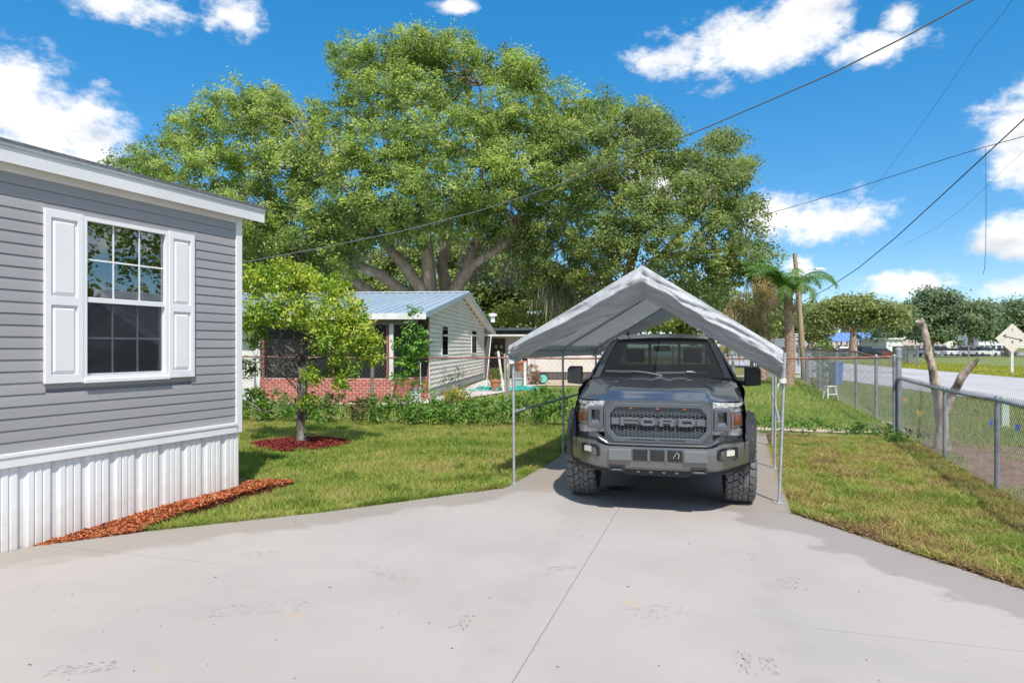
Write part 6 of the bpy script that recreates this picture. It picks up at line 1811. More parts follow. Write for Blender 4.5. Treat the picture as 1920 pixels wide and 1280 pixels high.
# ------------------------------------------------------------------ citrus tree in the mulch ring
Yc = 12.2; bc = Vector(((564 - 960) * Yc / FPX, Yc, 0))
ct = thing('citrus_tree', 'small yellow green citrus tree in the red mulch ring', 'tree', bc)
def rc(px, py, dy=0): return P(px, py, Yc + dy) - bc
cb = [(470, 530, 34, .1), (520, 520, 34, -.2), (570, 520, 30, .2), (610, 540, 32, 0), (480, 590, 36, -.3), (540, 580, 40, -.4), (600, 590, 40, -.4), (650, 580, 34, 0), (480, 630, 26, .3), (670, 620, 36, -.2), (620, 640, 38, -.5), (690, 650, 30, -.1), (650, 690, 28, -.3),
      (700, 670, 18, 0), (560, 540, 34, .5), (462, 690, 18, .3), (590, 700, 20, -.4), (640, 720, 14, -.3), (590, 755, 20, -.4), (480, 745, 16, .2), (530, 500, 16, 0), (570, 750, 14, -.2), (640, 540, 22, .4), (455, 600, 26, .4)]
CB = [(*rc(px, py, dy), r * Yc / FPX, r * Yc / FPX, r * Yc / FPX * .9) for px, py, r, dy in cb]
CIT = [(0.067, 0.134, 0.028), (0.123, 0.213, 0.034), (0.213, 0.336, 0.04), (0.325, 0.448, 0.05), (0.448, 0.538, 0.067), (0.515, 0.493, 0.09)]
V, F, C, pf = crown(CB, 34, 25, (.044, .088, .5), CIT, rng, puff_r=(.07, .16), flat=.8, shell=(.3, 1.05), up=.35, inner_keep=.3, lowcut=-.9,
                    tint=lambda p: np.clip((p[:, 2] - 1.6) * .12 + p[:, 0] * .10, -.25, .25))  # leaf colour paints in a sunlit top and right, shaded lower left
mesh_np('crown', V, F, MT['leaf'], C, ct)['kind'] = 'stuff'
rough_limb('trunk', [(0, 0, -.05), rc(564, 790), rc(568, 750), rc(566, 700), rc(563, 670)], [.105, .085, .08, .085, .055], ct, 'citrus_bark', 2, .35, 10, 4)
rnd = random.Random(12)
for k, (px, py, dy, r) in enumerate(((490, 560, .2, .03), (545, 540, -.2, .035), (610, 560, -.2, .035), (660, 600, 0, .03), (480, 650, .2, .03), (630, 640, -.4, .028), (460, 700, .3, .022), (690, 650, 0, .02), (575, 520, .3, .03))):
    s0 = rc(565, 690 - 8 * (k % 3)); e = rc(px, py, dy)
    MB().tube(bend(s0, e, .07, rnd, 6, .05), [r, r * .85, r * .7, r * .58, r * .45, r * .3, r * .2], 7).build('branch', MT['citrus_bark'], ct, smooth=180, fix=False)
for (a, b, r) in (((563, 745), (470, 655), .016), ((562, 760), (448, 770), .014), ((570, 775), (620, 752), .012), ((562, 720), (520, 690), .012), ((500, 770), (445, 742), .008)):
    MB().tube(bend(rc(*a), rc(*b), .08, rnd, 5), [r, r * .9, r * .75, r * .6, r * .4, r * .2], 6).build('branch', MT['citrus_bark'], ct, smooth=180, fix=False)
tw = MB()      # bare grey twigs low in the middle of the crown
for i in range(170):
    s0 = rc(rnd.gauss(545, 24), rnd.gauss(690, 18), rnd.uniform(-.3, .3)); a = rnd.uniform(-2.6, .6); l = rnd.uniform(.18, .55)
    e = s0 + Vector((math.cos(a) * l * rnd.uniform(-.4, 1.0) - .1, rnd.uniform(-.2, .2), rnd.uniform(-.05, .9) * l))
    tw.tube(bend(s0, e, .12, rnd, 3), [.006, .005, .004, .002], 4)
for i in range(260):
    p = Vector(pf[rnd.randrange(len(pf))]); q = p + (rc(560, 640) - p) * rnd.uniform(.15, .5)
    tw.tube(bend(q, p, .1, rnd, 3), [.006, .005, .004, .002], 4)
tw.build('twigs', pmat('grey_twig', (.24,.21,.185), (.15,.13,.11), scale=20, rough=.9), ct, fix=False)['kind'] = 'stuff'

# ------------------------------------------------------------------ sapling and shrubs by the rear fence
def shrub(name, label, px, py, Y, blobs, pal, leaf, puff_d, per, stems=(), cat='shrub', mat='leaf', puff_r=(.07, .16), stem_mat='citrus_bark', droop=False, group=None, lowcut=-1.):
    b0 = Vector(((px - 960) * Y / FPX, Y, 0)); t = thing(name, label, cat, b0, 0, group)
    BL = [(*(P(x, y_, Y + d) - b0), r * Y / FPX, r * Y / FPX, r * Y / FPX) for x, y_, r, d in blobs]
    V, F, C, pf = crown(BL, puff_d, per, leaf, pal, rng, puff_r=puff_r, shell=(.2, 1.05), inner_keep=.2, lowcut=lowcut)
    mesh_np('foliage', V, F, MT[mat], C, t)['kind'] = 'stuff'
    for st in stems:
        pts = [P(x, y_, Y + d) - b0 for x, y_, d, r in st]; pts[0].z = -.05
        MB().tube(pts, [s[3] for s in st], 7).build('stem', MT[stem_mat], t, smooth=180, fix=False)
    return t, b0
LUSH = [(0.04, 0.12, 0.019), (0.072, 0.184, 0.026), (0.12, 0.272, 0.032), (0.192, 0.368, 0.048), (0.288, 0.448, 0.064)]
WEED = [(0.048, 0.112, 0.024), (0.08, 0.176, 0.032), (0.136, 0.264, 0.042), (0.208, 0.336, 0.058), (0.304, 0.368, 0.096)]
shrub('sapling', 'slender leafy sapling in front of the brick porch corner', 737, 772, 17.4,
      [(775, 590, 14, 0), (780, 620, 20, 0), (760, 645, 22, 0), (785, 655, 22, 0), (770, 685, 20, 0), (750, 700, 16, 0), (760, 670, 20, 0), (798, 640, 10, 0)], LUSH, (.09, .17, .34), 18, 9,
      [[(730, 775, 0, .022), (738, 735, 0, .02), (748, 705, 0, .018), (765, 650, 0, .014), (775, 590, 0, .008)]], 'tree')
shrub('porch_shrub', 'dark green vine shrub against the brick porch corner', 760, 745, 19.3, [(750, 715, 12, 0), (770, 720, 14, 0), (795, 725, 12, 0), (745, 740, 10, 0), (812, 735, 9, .5)], LUSH, (.06, .12, .5), 24, 8, [[(760, 760, 0, .012), (765, 725, 0, .008)]])
shrub('loose_shrub', 'loose grey green shrub against the cream siding', 850, 745, 21.6, [(835, 715, 16, 0), (855, 705, 14, 0), (870, 720, 14, 0), (840, 735, 14, 0), (865, 738, 12, 0), (858, 690, 8, 0), (830, 695, 8, 0)], [(.06,.10,.035), (.10,.15,.05), (.15,.20,.07), (.20,.25,.08)], (.05, .10, .4), 18, 6,
      [[(850, 745, 0, .014), (845, 715, 0, .01), (858, 685, 0, .005)], [(852, 745, 0, .012), (870, 715, 0, .006)]])
shrub('garden_bush', 'round leafy bush beside the lean-to wall', 933, 715, 31, [(925, 700, 12, 0), (938, 702, 12, 0), (930, 712, 12, 0), (918, 712, 8, 0)], LUSH, (.08, .16, .5), 12, 8, [[(932, 722, 0, .02), (932, 705, 0, .015)]])
# daylily: arching strap leaves
g0 = Vector(((852 - 960) * 20.9 / FPX, 20.9, 0)); t = thing('daylily', 'yellow strap leaved clump at the foot of the siding', 'plant', g0)
m = MB(); rl_ = random.Random(6); cols = []
for i in range(150):
    a = rl_.uniform(0, 6.283); L_ = rl_.uniform(.5, .95); w = rl_.uniform(.014, .024); b = Vector((rl_.gauss(0, .16), rl_.gauss(0, .12), 0)); d = Vector((math.cos(a), math.sin(a), 0)); n_ = Vector((-d.y, d.x, 0))
    el = rl_.uniform(.9, 1.5); pts = []
    p = b.copy(); ang = el
    for k in range(6):
        pts.append((p.copy(), w * (1 - (k / 5.2) ** 2))); p = p + (d * math.cos(ang) + Vector((0, 0, math.sin(ang)))) * (L_ / 5); ang -= rl_.uniform(.25, .55)
    vs = []
    for q, ww_ in pts: vs += [q - n_ * ww_, q + n_ * ww_]
    m.add(vs, [(2*k, 2*k+1, 2*k+3, 2*k+2) for k in range(5)])
    c = palette_pick([(.16,.20,.03), (.34,.32,.04), (.50,.40,.05), (.42,.24,.05)], np.array([rl_.random()]))[0]
    cols += [c] * len(vs)
mesh_np('leaves', np.array(m.v), np.array(m.f), MT['leaf'], np.array(cols), t)['kind'] = 'stuff'
# low hedge of weeds along the fence: separate clumps
hr_ = random.Random(31)
wl = ['low weedy clump under the fence at far left beside the home corner', 'low weedy clump left of the citrus trunk under the fence', 'low weedy clump just right of the citrus trunk', 'reddish twiggy low clump below the brick wall', 'low dark weedy clump around the leaning grey fence post', 'low weedy clump below the porch corner sapling',
      'low weedy clump below the yellow strap leaved plant', 'low weedy clump midway between sapling and rusty post', 'low weedy clump left of the rusty fence post', 'low weedy clump at the foot of the rusty fence post', 'low weedy clump left of the front canopy leg', 'low weedy clump between the two left canopy legs']
for i, (px, py, w) in enumerate(((478, 775, 34), (520, 772, 34), (600, 775, 34), (648, 772, 36), (700, 775, 34), (752, 778, 36), (800, 778, 34), (850, 775, 34), (900, 775, 34), (945, 772, 32), (990, 770, 30), (1035, 765, 26))):
    Y = 16.2 - (px - 480) * .0020
    bl = [(px + hr_.uniform(-w, w), py + hr_.uniform(-22, 12), hr_.uniform(10, 17), hr_.uniform(-.6, .6)) for _ in range(12)]
    bl += [(px + hr_.uniform(-w, w), py - hr_.uniform(20, 40), hr_.uniform(5, 9), hr_.uniform(-.3, .6)) for _ in range(3)]
    pal = WEED if i != 3 else [(.10,.09,.04), (.16,.13,.06), (.10,.15,.04), (.24,.15,.09)]
    shrub('weed_clump', wl[i], px, py + 18, Y, bl, pal, (.05, .11, .6), 26, 6, [[(px + hr_.uniform(-20, 20), 800, 0, .008), (px + hr_.uniform(-20, 20), 765, 0, .006), (px + hr_.uniform(-25, 25), 742, 0, .003)] for _ in range(3)], 'weeds', group='weeds along the rear fence')
for i, (px, py, Y, lab) in enumerate(((1580, 800, 14.0, 'dark leafy weed patch at the back of the dry lawn'), (1505, 795, 13.6, 'leafy weed patch behind the right front canopy leg'), (1640, 808, 13.3, 'low weeds at the left foot of the thick gate post'), (1425, 790, 13.6, 'leafy weeds between truck and right canopy legs'), (1700, 815, 12.6, 'low weeds at the right foot of the thick gate post'))):
    bl = [(px + hr_.uniform(-34, 34), py + hr_.uniform(-6, 8), hr_.uniform(6, 12), hr_.uniform(-.5, .5)) for _ in range(9 if i != 2 else 5)]
    shrub('weed_patch', lab, px, py + 10, Y, bl, WEED[:4], (.04, .09, .6), 40, 6, [[(px, py + 10, 0, .006), (px + 5, py - 12, 0, .003)]], 'weeds', group='weeds at the back of the dry lawn')
# vine-covered post
b0 = Vector(((1543 - 960) * 29.5 / FPX, 29.5, 0)); t = thing('vine_post', 'fence post overgrown with bright green vine', 'vine', b0)
bl = [(*(P(1543 + dx, y_, 29.5) - b0), .28, .28, .30) for dx, y_ in ((0, 660), (-2, 672), (2, 684), (0, 697), (1, 710), (-4, 722), (5, 650), (-8, 655), (12, 652))]
V, F, C, pf = crown(bl, 16, 9, (.07, .14, .6), [(.04,.09,.015), (.07,.15,.02), (.13,.24,.03), (.25,.36,.05)], rng, puff_r=(.1, .2), lowcut=-1)
mesh_np('foliage', V, F, MT['leaf'], C, t)['kind'] = 'stuff'
MB().lathe([(.04, -.1), (.04, 1.8), (0, 1.82)], n=8).build('post', MT['fence_post'], t, fix=False)
# bright shrubs behind the shed
shrub('bright_shrub', 'yellow green shrub mass behind the shed roof', 1000, 600, 51, [(940, 592, 22, 0), (975, 585, 24, 0), (1010, 580, 26, 0), (1045, 590, 24, 0), (1070, 600, 24, 0), (960, 605, 20, 0), (1020, 605, 24, 0), (915, 600, 16, 2)], [(.11,.15,.03), (.20,.24,.04), (.30,.32,.06), (.40,.38,.09)], (.14, .30, .5), 2.2, 16, [[(1000, 640, 0, .1), (1000, 590, 0, .06)]], puff_r=(.3, .6))

# ------------------------------------------------------------------ palm
Yq = 30.0; bq = Vector(((1479 - 960) * Yq / FPX, Yq, 0)); pm = thing('palm_tree', 'feathery palm with rough trunk beside the utility pole', 'palm', bq)
palm_bark = pmat('palm_trunk', (.30,.19,.13), (.42,.30,.22), scale=5, rough=.95, bump=.8, bscale=16, stretch=(1,1,2.5), c3=(.18,.11,.075), s3=7)
topz_ = P(1479, 548, Yq).z
m = MB(); rr = []; pts = []
for i in range(31):
    z = -.1 + (topz_ + .1) * i / 30; pts.append((.05 * math.sin(z), 0, z)); rr.append((.21 if i % 2 else .235) * (1.05 - .18 * i / 30))
m.tube(pts, rr, 14); m.build('trunk', palm_bark, pm, smooth=40)
rp = random.Random(15)
for i in range(13):       # old leaf bases
    a = rp.uniform(0, 6.28); z = topz_ - rp.uniform(0, 1.0); d = Vector((math.cos(a), math.sin(a), 0))
    MB().bar(d * .16 + Vector((0, 0, z)), d * .42 + Vector((0, 0, z + .42)), .09, .03).build('leaf_base', palm_bark, pm)
FRP = [(0.048, 0.12, 0.032), (0.08, 0.176, 0.04), (0.136, 0.256, 0.048), (0.208, 0.32, 0.08)]
def frond(az, el0, Lf, droop, dry=False):
    d = Vector((math.cos(az), math.sin(az), 0)); n_ = Vector((-d.y, d.x, 0))
    p = Vector((0, 0, topz_)) + d * .1; ang = el0; spine = []
    N_ = 16
    for k in range(N_ + 1):
        spine.append(p.copy()); p = p + (d * math.cos(ang) + Vector((0, 0, math.sin(ang)))) * (Lf / N_); ang -= droop / N_ * (.5 + 1.2 * k / N_)
    m = MB(); m.tube(spine, [.028 * (1 - .85 * k / N_) for k in range(N_ + 1)], 4)
    cols = [(.14,.17,.05)] * len(m.v) if not dry else [(.34,.26,.15)] * len(m.v)
    tri = []
    for k in range(3, N_ * 4):
        t_ = k / (N_ * 4); i0 = int(t_ * N_); f = t_ * N_ - i0; q = spine[i0].lerp(spine[min(i0 + 1, N_)], f)
        ll = .70 * math.sin(math.pi * min(1, .18 + t_ * .80)) * rp.uniform(.8, 1.1)
        tang = (spine[min(i0 + 1, N_)] - spine[max(i0 - 1, 0)]).normalized()
        for s in (-1, 1):
            tip = q + (n_ * s * .75 + tang * .45 + Vector((0, 0, rp.uniform(-.75, -.1)))) * ll
            w = tang * .018
            midp = q.lerp(tip, .5) + Vector((0, 0, .05 * ll))
            o = len(m.v); m.v += [tuple(q - w), tuple(q + w), tuple(midp + w * .9), tuple(midp - w * .9), tuple(tip)]
            m.f += [(o, o + 1, o + 2, o + 3)]; tri.append((o + 3, o + 2, o + 4))
            c = palette_pick(FRP, np.array([rp.random()]))[0] if not dry else np.array((.38,.30,.17))
            cols += [c] * 5
    me = bpy.data.meshes.new('frond'); me.from_pydata(m.v, [], m.f + tri); me.update()
    ca = me.color_attributes.new('col', 'FLOAT_COLOR', 'POINT'); c4 = np.ones((len(m.v), 4), np.float32); c4[:, :3] = np.array(cols); ca.data.foreach_set('color', c4.ravel())
    me.materials.append(MT['leaf']); link('frond', me, pm)
for (az, el, L_, dr) in ((.05, 1.1, 2.9, 2.7), (.5, 1.0, 2.6, 2.3), (-.4, .95, 2.5, 2.4), (3.1, 1.1, 2.5, 2.1), (2.6, 1.25, 2.6, 1.9), (3.6, 1.15, 2.5, 2.2), (1.6, 1.2, 2.1, 2.2), (-1.5, 1.0, 1.9, 3.0), (-2.1, .8, 1.8, 3.2), (-1.0, .7, 1.8, 3.2), (2.1, 1.35, 2.2, 1.6), (.9, 1.35, 2.2, 1.9), (-2.6, 1.25, 2.1, 2.0), (3.3, 1.3, 2.3, 1.7), (-1.8, 1.3, 1.6, 2.8)): frond(az, el, L_, dr)
frond(3.5, .0, 1.2, 1.8, True)
# second, fuller palm crown half hidden in the shade tree
bq2 = Vector(((1428 - 960) * 35.0 / FPX, 35.0, 0))
p2 = copy_tree(pm); p2.location = bq2; p2.rotation_euler = (0, 0, 1.1); p2.scale = (1, 1, 1.12); p2['label'] = 'palm half hidden in the flank of the shade tree'; p2['group'] = 'palms'; pm['group'] = 'palms'
# ------------------------------------------------------------------ trees beyond the road
FAR1 = [(0.168, 0.198, 0.078), (0.24, 0.276, 0.102), (0.312, 0.348, 0.126), (0.384, 0.396, 0.168)]
FAR2 = [(0.13, 0.176, 0.111), (0.189, 0.247, 0.143), (0.254, 0.319, 0.169), (0.325, 0.377, 0.195)]
def far_tree(label, Y0, px, bl, pal, seed, trunk=(.6, .4), py_fork=600):
    rf_ = random.Random(seed); bl = list(bl) + [(b[0] + rf_.uniform(-18, 18), b[1] + rf_.uniform(-14, 6), rf_.uniform(6, 12), 0) for b in bl for _ in range(2)]
    big_tree('field_tree', label, Y0, px, bl, [[(None, trunk[0]), ((px, py_fork, 0), trunk[1])], [((px, py_fork, 0), trunk[1] * .8), ((px - 25, py_fork - 28, 0), trunk[1] * .5)], [((px, py_fork, 0), trunk[1] * .8), ((px + 25, py_fork - 28, 0), trunk[1] * .5)]], rng, seed, pal, .42, 60, (.34, .68, .6), None, twig_n=24, puff_r=(1.0, 1.9), group='trees beyond the road', flat=.55, gaps=(.25, .36))
far_tree('olive green spreading tree in front of the blue roofed pavilions', 96, 1600, [(1542, 594, 20, 0), (1565, 582, 20, 0), (1595, 576, 22, 0), (1625, 575, 20, 0), (1652, 586, 22, 0), (1678, 600, 18, 0), (1580, 598, 16, 0), (1620, 598, 16, 0), (1522, 602, 16, 0)], FAR1, 101, py_fork=622)
far_tree('dull green tree row behind the utility pole', 118, 1510, [(1470, 600, 24, 0), (1500, 592, 24, 0), (1525, 595, 22, 0), (1490, 620, 26, 0), (1540, 605, 22, 0), (1530, 625, 24, 0), (1455, 620, 22, 0)], FAR1, 102)
far_tree('large bluish green oak right of the pavilions', 112, 1745, [(1715, 580, 20, 0), (1740, 565, 20, 0), (1770, 565, 20, 0), (1800, 575, 20, 0), (1830, 585, 18, 0), (1845, 580, 10, 0), (1720, 605, 24, 0), (1760, 595, 26, 0), (1800, 605, 26, 0), (1690, 615, 22, 0), (1835, 610, 20, 0), (1740, 625, 22, 0), (1780, 628, 20, 0), (1660, 620, 20, 0)], FAR2, 103)
far_tree('bluish green oak behind the diamond road sign', 120, 1890, [(1870, 600, 20, 0), (1895, 585, 20, 0), (1925, 590, 24, 0), (1880, 620, 20, 0), (1910, 615, 22, 0), (1855, 625, 16, 0), (1950, 610, 30, 0)], FAR2, 104)
far_tree('dark green tree filling the gap left of the sign', 135, 1820, [(1790, 615, 18, 0), (1820, 612, 18, 0), (1850, 615, 18, 0), (1690, 612, 18, 0), (1640, 618, 18, 0), (1600, 620, 18, 0)], FAR2, 105)
far_tree('far dark tree beyond the right edge of the picture', 130, 1990, [(1970, 600, 26, 0), (2010, 595, 30, 0), (1990, 620, 26, 0), (2040, 610, 30, 0)], FAR2, 106)
# pavilions with blue roofs
blue_roof = pmat('blue_metal_roof', (.13,.24,.55), (.16,.28,.60), scale=1.2, rough=.45, stretch=(1,.2,1))
beige = pmat('beige_building', (.55,.46,.38), (.48,.40,.33), scale=.6, rough=.8)
for i, (pa, pb, lab) in enumerate(((1534, 1594, 'left blue roofed open pavilion across the lot'), (1606, 1640, 'right blue roofed open pavilion across the lot'))):
    Yv = 122.0; xa, xb = (pa - 960) * Yv / FPX, (pb - 960) * Yv / FPX; x0 = (xa + xb) / 2; hw = (xb - xa) / 2
    t = thing('pavilion', lab, 'pavilion', (x0, Yv, 0), 0, 'blue roofed pavilions')
    MB().prism([(-3.2, 2.75), (0, 4.2), (3.2, 2.75), (3.2, 2.6), (0, 4.0), (-3.2, 2.6)], 'x', -hw, hw).build('roof', blue_roof, t)
    for k in range(7): MB().bar((-hw + (2 * hw) * k / 6, -3.22, 2.79), (-hw + (2 * hw) * k / 6, 0, 4.24), .08, .06).build('roof_rib', blue_roof, t)
    for k in range(4):
        for yy in (-2.9, 2.9): MB().box(-hw + .2 + (2 * hw - .4) * k / 3 - .1, -hw + .2 + (2 * hw - .4) * k / 3 + .1, yy - .1, yy + .1, 0, 2.75).build('column', MT['fence_post'], t)
def building(label, x0, x1, Y, h, mat, nwin, roof='flat'):
    t = thing('building', label, 'building', ((x0 + x1) / 2, Y, 0)); w = (x1 - x0) / 2
    MB().box(-w, w, 0, 8, 0, h).build('wall', mat, t)
    MB().box(-w - .3, w + .3, -.3, 8.3, h, h + .25).build('roof', MT['nb_white'], t)
    for k in range(nwin):
        xx = -w + (2 * w) * (k + .5) / nwin
        MB().box(xx - .5, xx + .5, -.05, .0, 1.0, 2.1).build('window', MT['dark_room'], t)
f_ = lambda px, Y: (px - 960) * Y / FPX
building('beige building behind the pavilions', f_(1525, 150), f_(1660, 150), 150, 3.6, beige, 10)
building('low white building left of the dead tree', f_(1662, 110), f_(1692, 110), 110, 2.9, MT['nb_white'], 0)
building('beige building glimpsed behind the dead tree', f_(1680, 165), f_(1775, 165), 165, 3.8, beige, 8)
building('pale building behind the far right oaks', f_(1835, 170), f_(1890, 170), 170, 4.2, MT['nb_white'], 5)
building('small white building behind the utility pole', f_(1478, 105), f_(1500, 105), 105, 2.8, MT['nb_white'], 2)
# parked cars
car_cols = [('white', (.75,.75,.74)), ('silver', (.42,.43,.45)), ('black', (.02,.02,.022)), ('dark blue', (.03,.05,.12)), ('maroon', (.16,.03,.03)), ('grey', (.2,.2,.21))]
car_m = {n: pmat('car_paint_' + n.replace(' ', '_'), c, rough=.25, coat=.8) for n, c in car_cols}
car_glass = pmat('car_window', (.03,.035,.04), rough=.1, coat=.6)
def make_car(suv):
    t = thing('parked_car', 'x', 'car')
    h = 1.72 if suv else 1.45
    m = MB(); m.prism([(-2.2, .3), (2.2, .3), (2.28, .62), (2.1, .88), (1.0, .98), (-1.9, .98), (-2.25, .85)], 'y', -.88, .88); m.build('body', car_m['white'], t, bevel=.06)
    m = MB()
    top = [(-1.75, .97), (.95, .97), (.25, h), (-1.35 if suv else -1.0, h)]
    bot = .80; tp = .68
    m.add([(x, -bot, z) if z < 1 else (x, -tp, z) for x, z in top] + [(x, bot, z) if z < 1 else (x, tp, z) for x, z in top], [(0,1,2,3), (7,6,5,4), (0,4,5,1), (1,5,6,2), (2,6,7,3), (3,7,4,0)])
    m.build('cabin_glass', car_glass, t, bevel=.02)
    MB().box(-1.33 if suv else -.98, .24, -.69, .69, h - .005, h + .05).build('roof', car_m['white'], t, bevel=.02)
    for x in (-1.35, 1.35):
        for s in (-1, 1): MB().lathe([(0, -.1), (.30, -.1), (.32, -.07), (.32, .07), (.30, .1), (0, .1)], 'y', (x, s * .80, .32), 14).build('wheel', MT['rubber'], t, fix=False)
    for s in (-1, 1): MB().box(2.15, 2.26, *(sorted((s * .5, s * .82))), .66, .80).build('headlight', MT['white_paint'], t)
    return t
protos = {True: make_car(True), False: make_car(False)}
used = set()
def place_car(px, Y, suv, colr, rz, where):
    if suv in used: c = copy_tree(protos[suv])
    else: c = protos[suv]; used.add(suv)
    c.location = (f_(px, Y), Y, 0); c.rotation_euler = (0, 0, rz); c['label'] = where; c['group'] = 'cars parked in the lot'
    for ch in c.children:
        if ch.name.split('.')[0] in ('body', 'roof'):
            me = ch.data.copy(); me.materials.clear(); me.materials.append(car_m[colr]); ch.data = me
for (px, Y, suv, c, rz, w) in ((1545, 108, True, 'dark blue', .3, 'dark blue car left of the pavilion tree trunk'), (1562, 104, False, 'black', 0.1, 'black car under the left pavilion edge'), (1578, 112, True, 'white', 1.4, 'white car under the left pavilion'), (1590, 104, False, 'silver', .2, 'silver car just left of the pavilion tree trunk'),
        (1612, 106, True, 'white', .1, 'white car right of the pavilion tree trunk'), (1625, 102, True, 'black', .3, 'black car in front of the right pavilion'), (1640, 108, False, 'grey', .0, 'grey car at the right end of the right pavilion'), (1655, 104, False, 'maroon', .2, 'maroon car left of the low white building'),
        (1790, 130, False, 'white', .1, 'white car in the far row right of the dead tree'), (1812, 130, True, 'silver', .1, 'silver car in the far row behind the field fence'), (1830, 131, False, 'dark blue', .1, 'dark blue car in the far row behind the field fence'), (1848, 130, True, 'white', .1, 'white car in the far row left of the road sign'), (1768, 131, True, 'grey', .1, 'grey car in the far row nearest the dead tree'),
        (1705, 118, True, 'white', 0, 'white car seen just left of the dead tree top'), (1735, 126, False, 'silver', 0, 'silver car seen just right of the dead tree top'), (1885, 132, False, 'grey', .1, 'grey car in the far row behind the road sign'), (1490, 84, True, 'silver', .4, 'silver car behind the back fence by the palm')):
    place_car(px, Y, suv, c, rz, w)

# ------------------------------------------------------------------ clutter by the cottage lean-to
Yh = 27.5
t = thing('garden_hose', 'tangled teal garden hose lying on the shell path', 'hose', (f_(950, Yh), Yh, 0))
rh = random.Random(2); pts = []
for i in range(260):
    a = i * .31; pts.append((1.0 * math.sin(a * .37) + .5 * math.cos(a) * (.7 + .3 * math.sin(i)), .55 * math.sin(a * .9 + .5) + .7 * math.sin(a * .11), .02 + .015 * (i % 5)))
MB().tube(pts, .022, 5).build('hose', MT['teal'], t, smooth=180)
t = thing('flower_pot', 'terracotta pot with dry plant by the hose', 'pot', (f_(929, 27.0), 27.0, 0))
MB().lathe([(0, 0), (.15, 0), (.21, .34), (.24, .34), (.24, .42), (.19, .42), (.18, .36), (0, .36)], n=16).build('pot', MT['terracotta'], t, smooth=40)
V, F, C, pf = crown([(0, 0, .62, .25, .25, .25)], 40, 6, (.06, .14, .3), [(.10,.12,.03), (.26,.15,.06), (.30,.12,.05)], rng, puff_r=(.08, .16), lowcut=-.6)
mesh_np('plant', V, F, MT['leaf'], C, t)['kind'] = 'stuff'
for i, (px, lean, h, lab) in enumerate(((937, -.22, 1.55, 'leftmost of three leaning wooden stakes'), (941, -.05, 1.45, 'middle of three leaning wooden stakes'), (946, .04, 1.40, 'rightmost of three leaning wooden stakes'))):
    t = thing('wooden_stake', lab + ' left of the rusty post', 'stake', (f_(px, 26.8) + .15, 26.8, 0), 0, 'stakes by the rusty post')
    MB().bar((0, 0, -.05), (lean, .25, h), .075, .05).build('stake', MT['pole_wood'] if i else MT['nb_white'], t)
t = thing('white_pole', 'tall thin white pole leaning on the cottage corner', 'pole', (f_(911, 28.5), 28.5, 0))
MB().tube([(0, 0, -.05), (.22, .3, 2.25)], .020, 8).build('pole', MT['white_paint'], t)
t = thing('dry_bush', 'round brown dried bush beside a white post', 'bush', (f_(997, 31.5), 31.5, 0))
V, F, C, pf = crown([(0, 0, .45, .42, .35, .48), (.12, .1, .3, .3, .3, .3)], 60, 9, (.05, .13, .25), [(.14,.08,.045), (.26,.16,.09), (.38,.25,.14), (.20,.17,.06)], rng, puff_r=(.06, .14), lowcut=-1)
mesh_np('foliage', V, F, MT['leaf'], C, t)['kind'] = 'stuff'
MB().tube([(0, 0, -.05), (.02, .02, .5)], .03, 6).build('stem', MT['straw'], t)
t = thing('white_bollard', 'short white timber post beside the straw wreath', 'post', (f_(984.5, 30), 30, 0))
MB().box(-.06, .06, -.06, .06, -.05, 1.05).build('timber', MT['nb_white'], t, bevel=.01)
t = thing('red_pot', 'red flower pot on a stand near the lean-to door', 'pot', (f_(977, 33), 33, 0))
MB().box(-.3, .3, -.2, .2, 0, .55).build('stand', MT['grey_wood'], t)
MB().lathe([(0, .551), (.18, .551), (.30, .95), (.34, .95), (.34, 1.05), (0, 1.05)], n=14).build('pot', MT['terracotta'], t, smooth=40)
t = thing('teal_planter', 'pale teal planter on the shell path', 'planter', (f_(973, 30.5), 30.5, 0))
MB().lathe([(0, 0), (.30, 0), (.36, .28), (.40, .30), (.34, .32), (0, .30)], n=16).build('bowl', pmat('pale_teal', (.36,.52,.46), (.28,.42,.37), scale=6, rough=.6), t, smooth=40)
t = thing('hose_reel', 'small black wheeled hose reel with teal hub', 'reel', (f_(1016, 32), 32, 0), .2)
for s in (-1, 1): MB().lathe([(.06, -.03), (.24, -.03), (.26, 0), (.24, .03), (.06, .03)], 'y', (s * .0, s * .16 - .05, .26), 18).build('wheel', MT['black_plastic'], t, fix=False)
MB().lathe([(0, -.26), (.19, -.26), (.19, .10), (0, .10)], 'y', (.0, -.02, .24), 16).build('hub', pmat('teal_hub', (.16,.52,.42), rough=.5), t)
MB().tube([(-.1, 0, .3), (-.35, .1, 1.0), (-.30, .1, 1.1)], .02, 6).build('handle', MT['steel'], t)
t = thing('white_trailer', 'long white trailer box behind the left canopy legs', 'trailer', (f_(1062, 36), 36, 0), -.08)
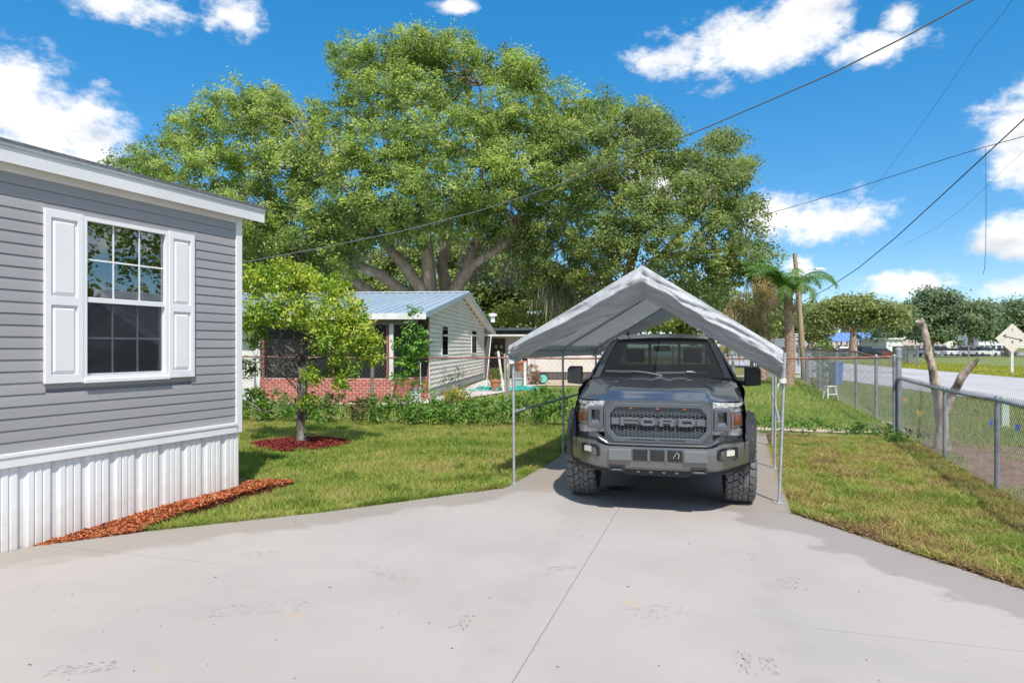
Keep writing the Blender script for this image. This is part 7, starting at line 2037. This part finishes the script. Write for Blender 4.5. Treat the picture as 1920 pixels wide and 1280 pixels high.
MB().box(-1.85, 1.9, 0, 1.9, .38, 1.25).build('box', pmat('dusty_white_panel', (.66,.60,.55), (.58,.52,.47), scale=2, rough=.6), t, bevel=.04)
MB().box(-1.80, 1.85, .05, 1.8, .02, .36).build('lattice_back', MT['dark_wood'], t)
m = MB()
for k in range(14): m.bar((-1.80 + .27 * k, .03, .02), (-1.62 + .27 * k, .03, .30), .012, .016); m.bar((-1.62 + .27 * k, .02, .02), (-1.80 + .27 * k, .02, .30), .012, .016)
m.build('lattice', MT['grey_wood'], t)
MB().box(-2.05, -1.86, .0, .2, .0, 1.5).build('post', MT['nb_white'], t)
t = thing('round_tank', 'white domed tank behind the truck windscreen pillar', 'tank', (f_(1098, 40), 40, 0))
MB().lathe([(1.0, 0), (1.0, .9), (.9, 1.25), (.6, 1.45), (.2, 1.52), (0, 1.52)], n=24).build('shell', MT['white_paint'], t, smooth=40)
t = thing('framed_board', 'small grey framed board leaning on the brick porch', 'board', (f_(779, 20.4), 20.4, 0), .35)  # a small framed board propped on the porch, not a plaque
MB().box(-.14, .14, -.02, .02, .08, .38).build('panel', pmat('grey_panel', (.55,.58,.58), (.42,.46,.47), scale=5, rough=.6), t)
MB().box(-.14, .14, .021, .05, -.02, .5).build('frame', MT['grey_wood'], t)
MB().tube([(.15, .0, .0), (.15, 0, 1.25)], .012, 6).build('stake', MT['white_paint'], t)
t = thing('leaning_post', 'dark grey fence post wrapped in creeper beside brick wall', 'post', (f_(698, 17.9), 17.9, 0))
MB().tube([(0, 0, -.05), (.0, .05, 1.40)], .045, 8).build('shaft', MT['rust_post'], t, smooth=60)
t = thing('metal_ladder', 'pale metal ladder standing up in the oak shade', 'ladder', (f_(507, 45), 45, 0))
for s in (-1, 1): MB().tube([(s * .28, 0, 0), (s * .28, .5, P(507, 484, 45).z)], .03, 6).build('stile', MT['steel'], t)
for k in range(16): MB().tube([(-.28, k * .033, .4 + k * .45), (.28, k * .033, .4 + k * .45)], .022, 5).build('rung', MT['steel'], t)
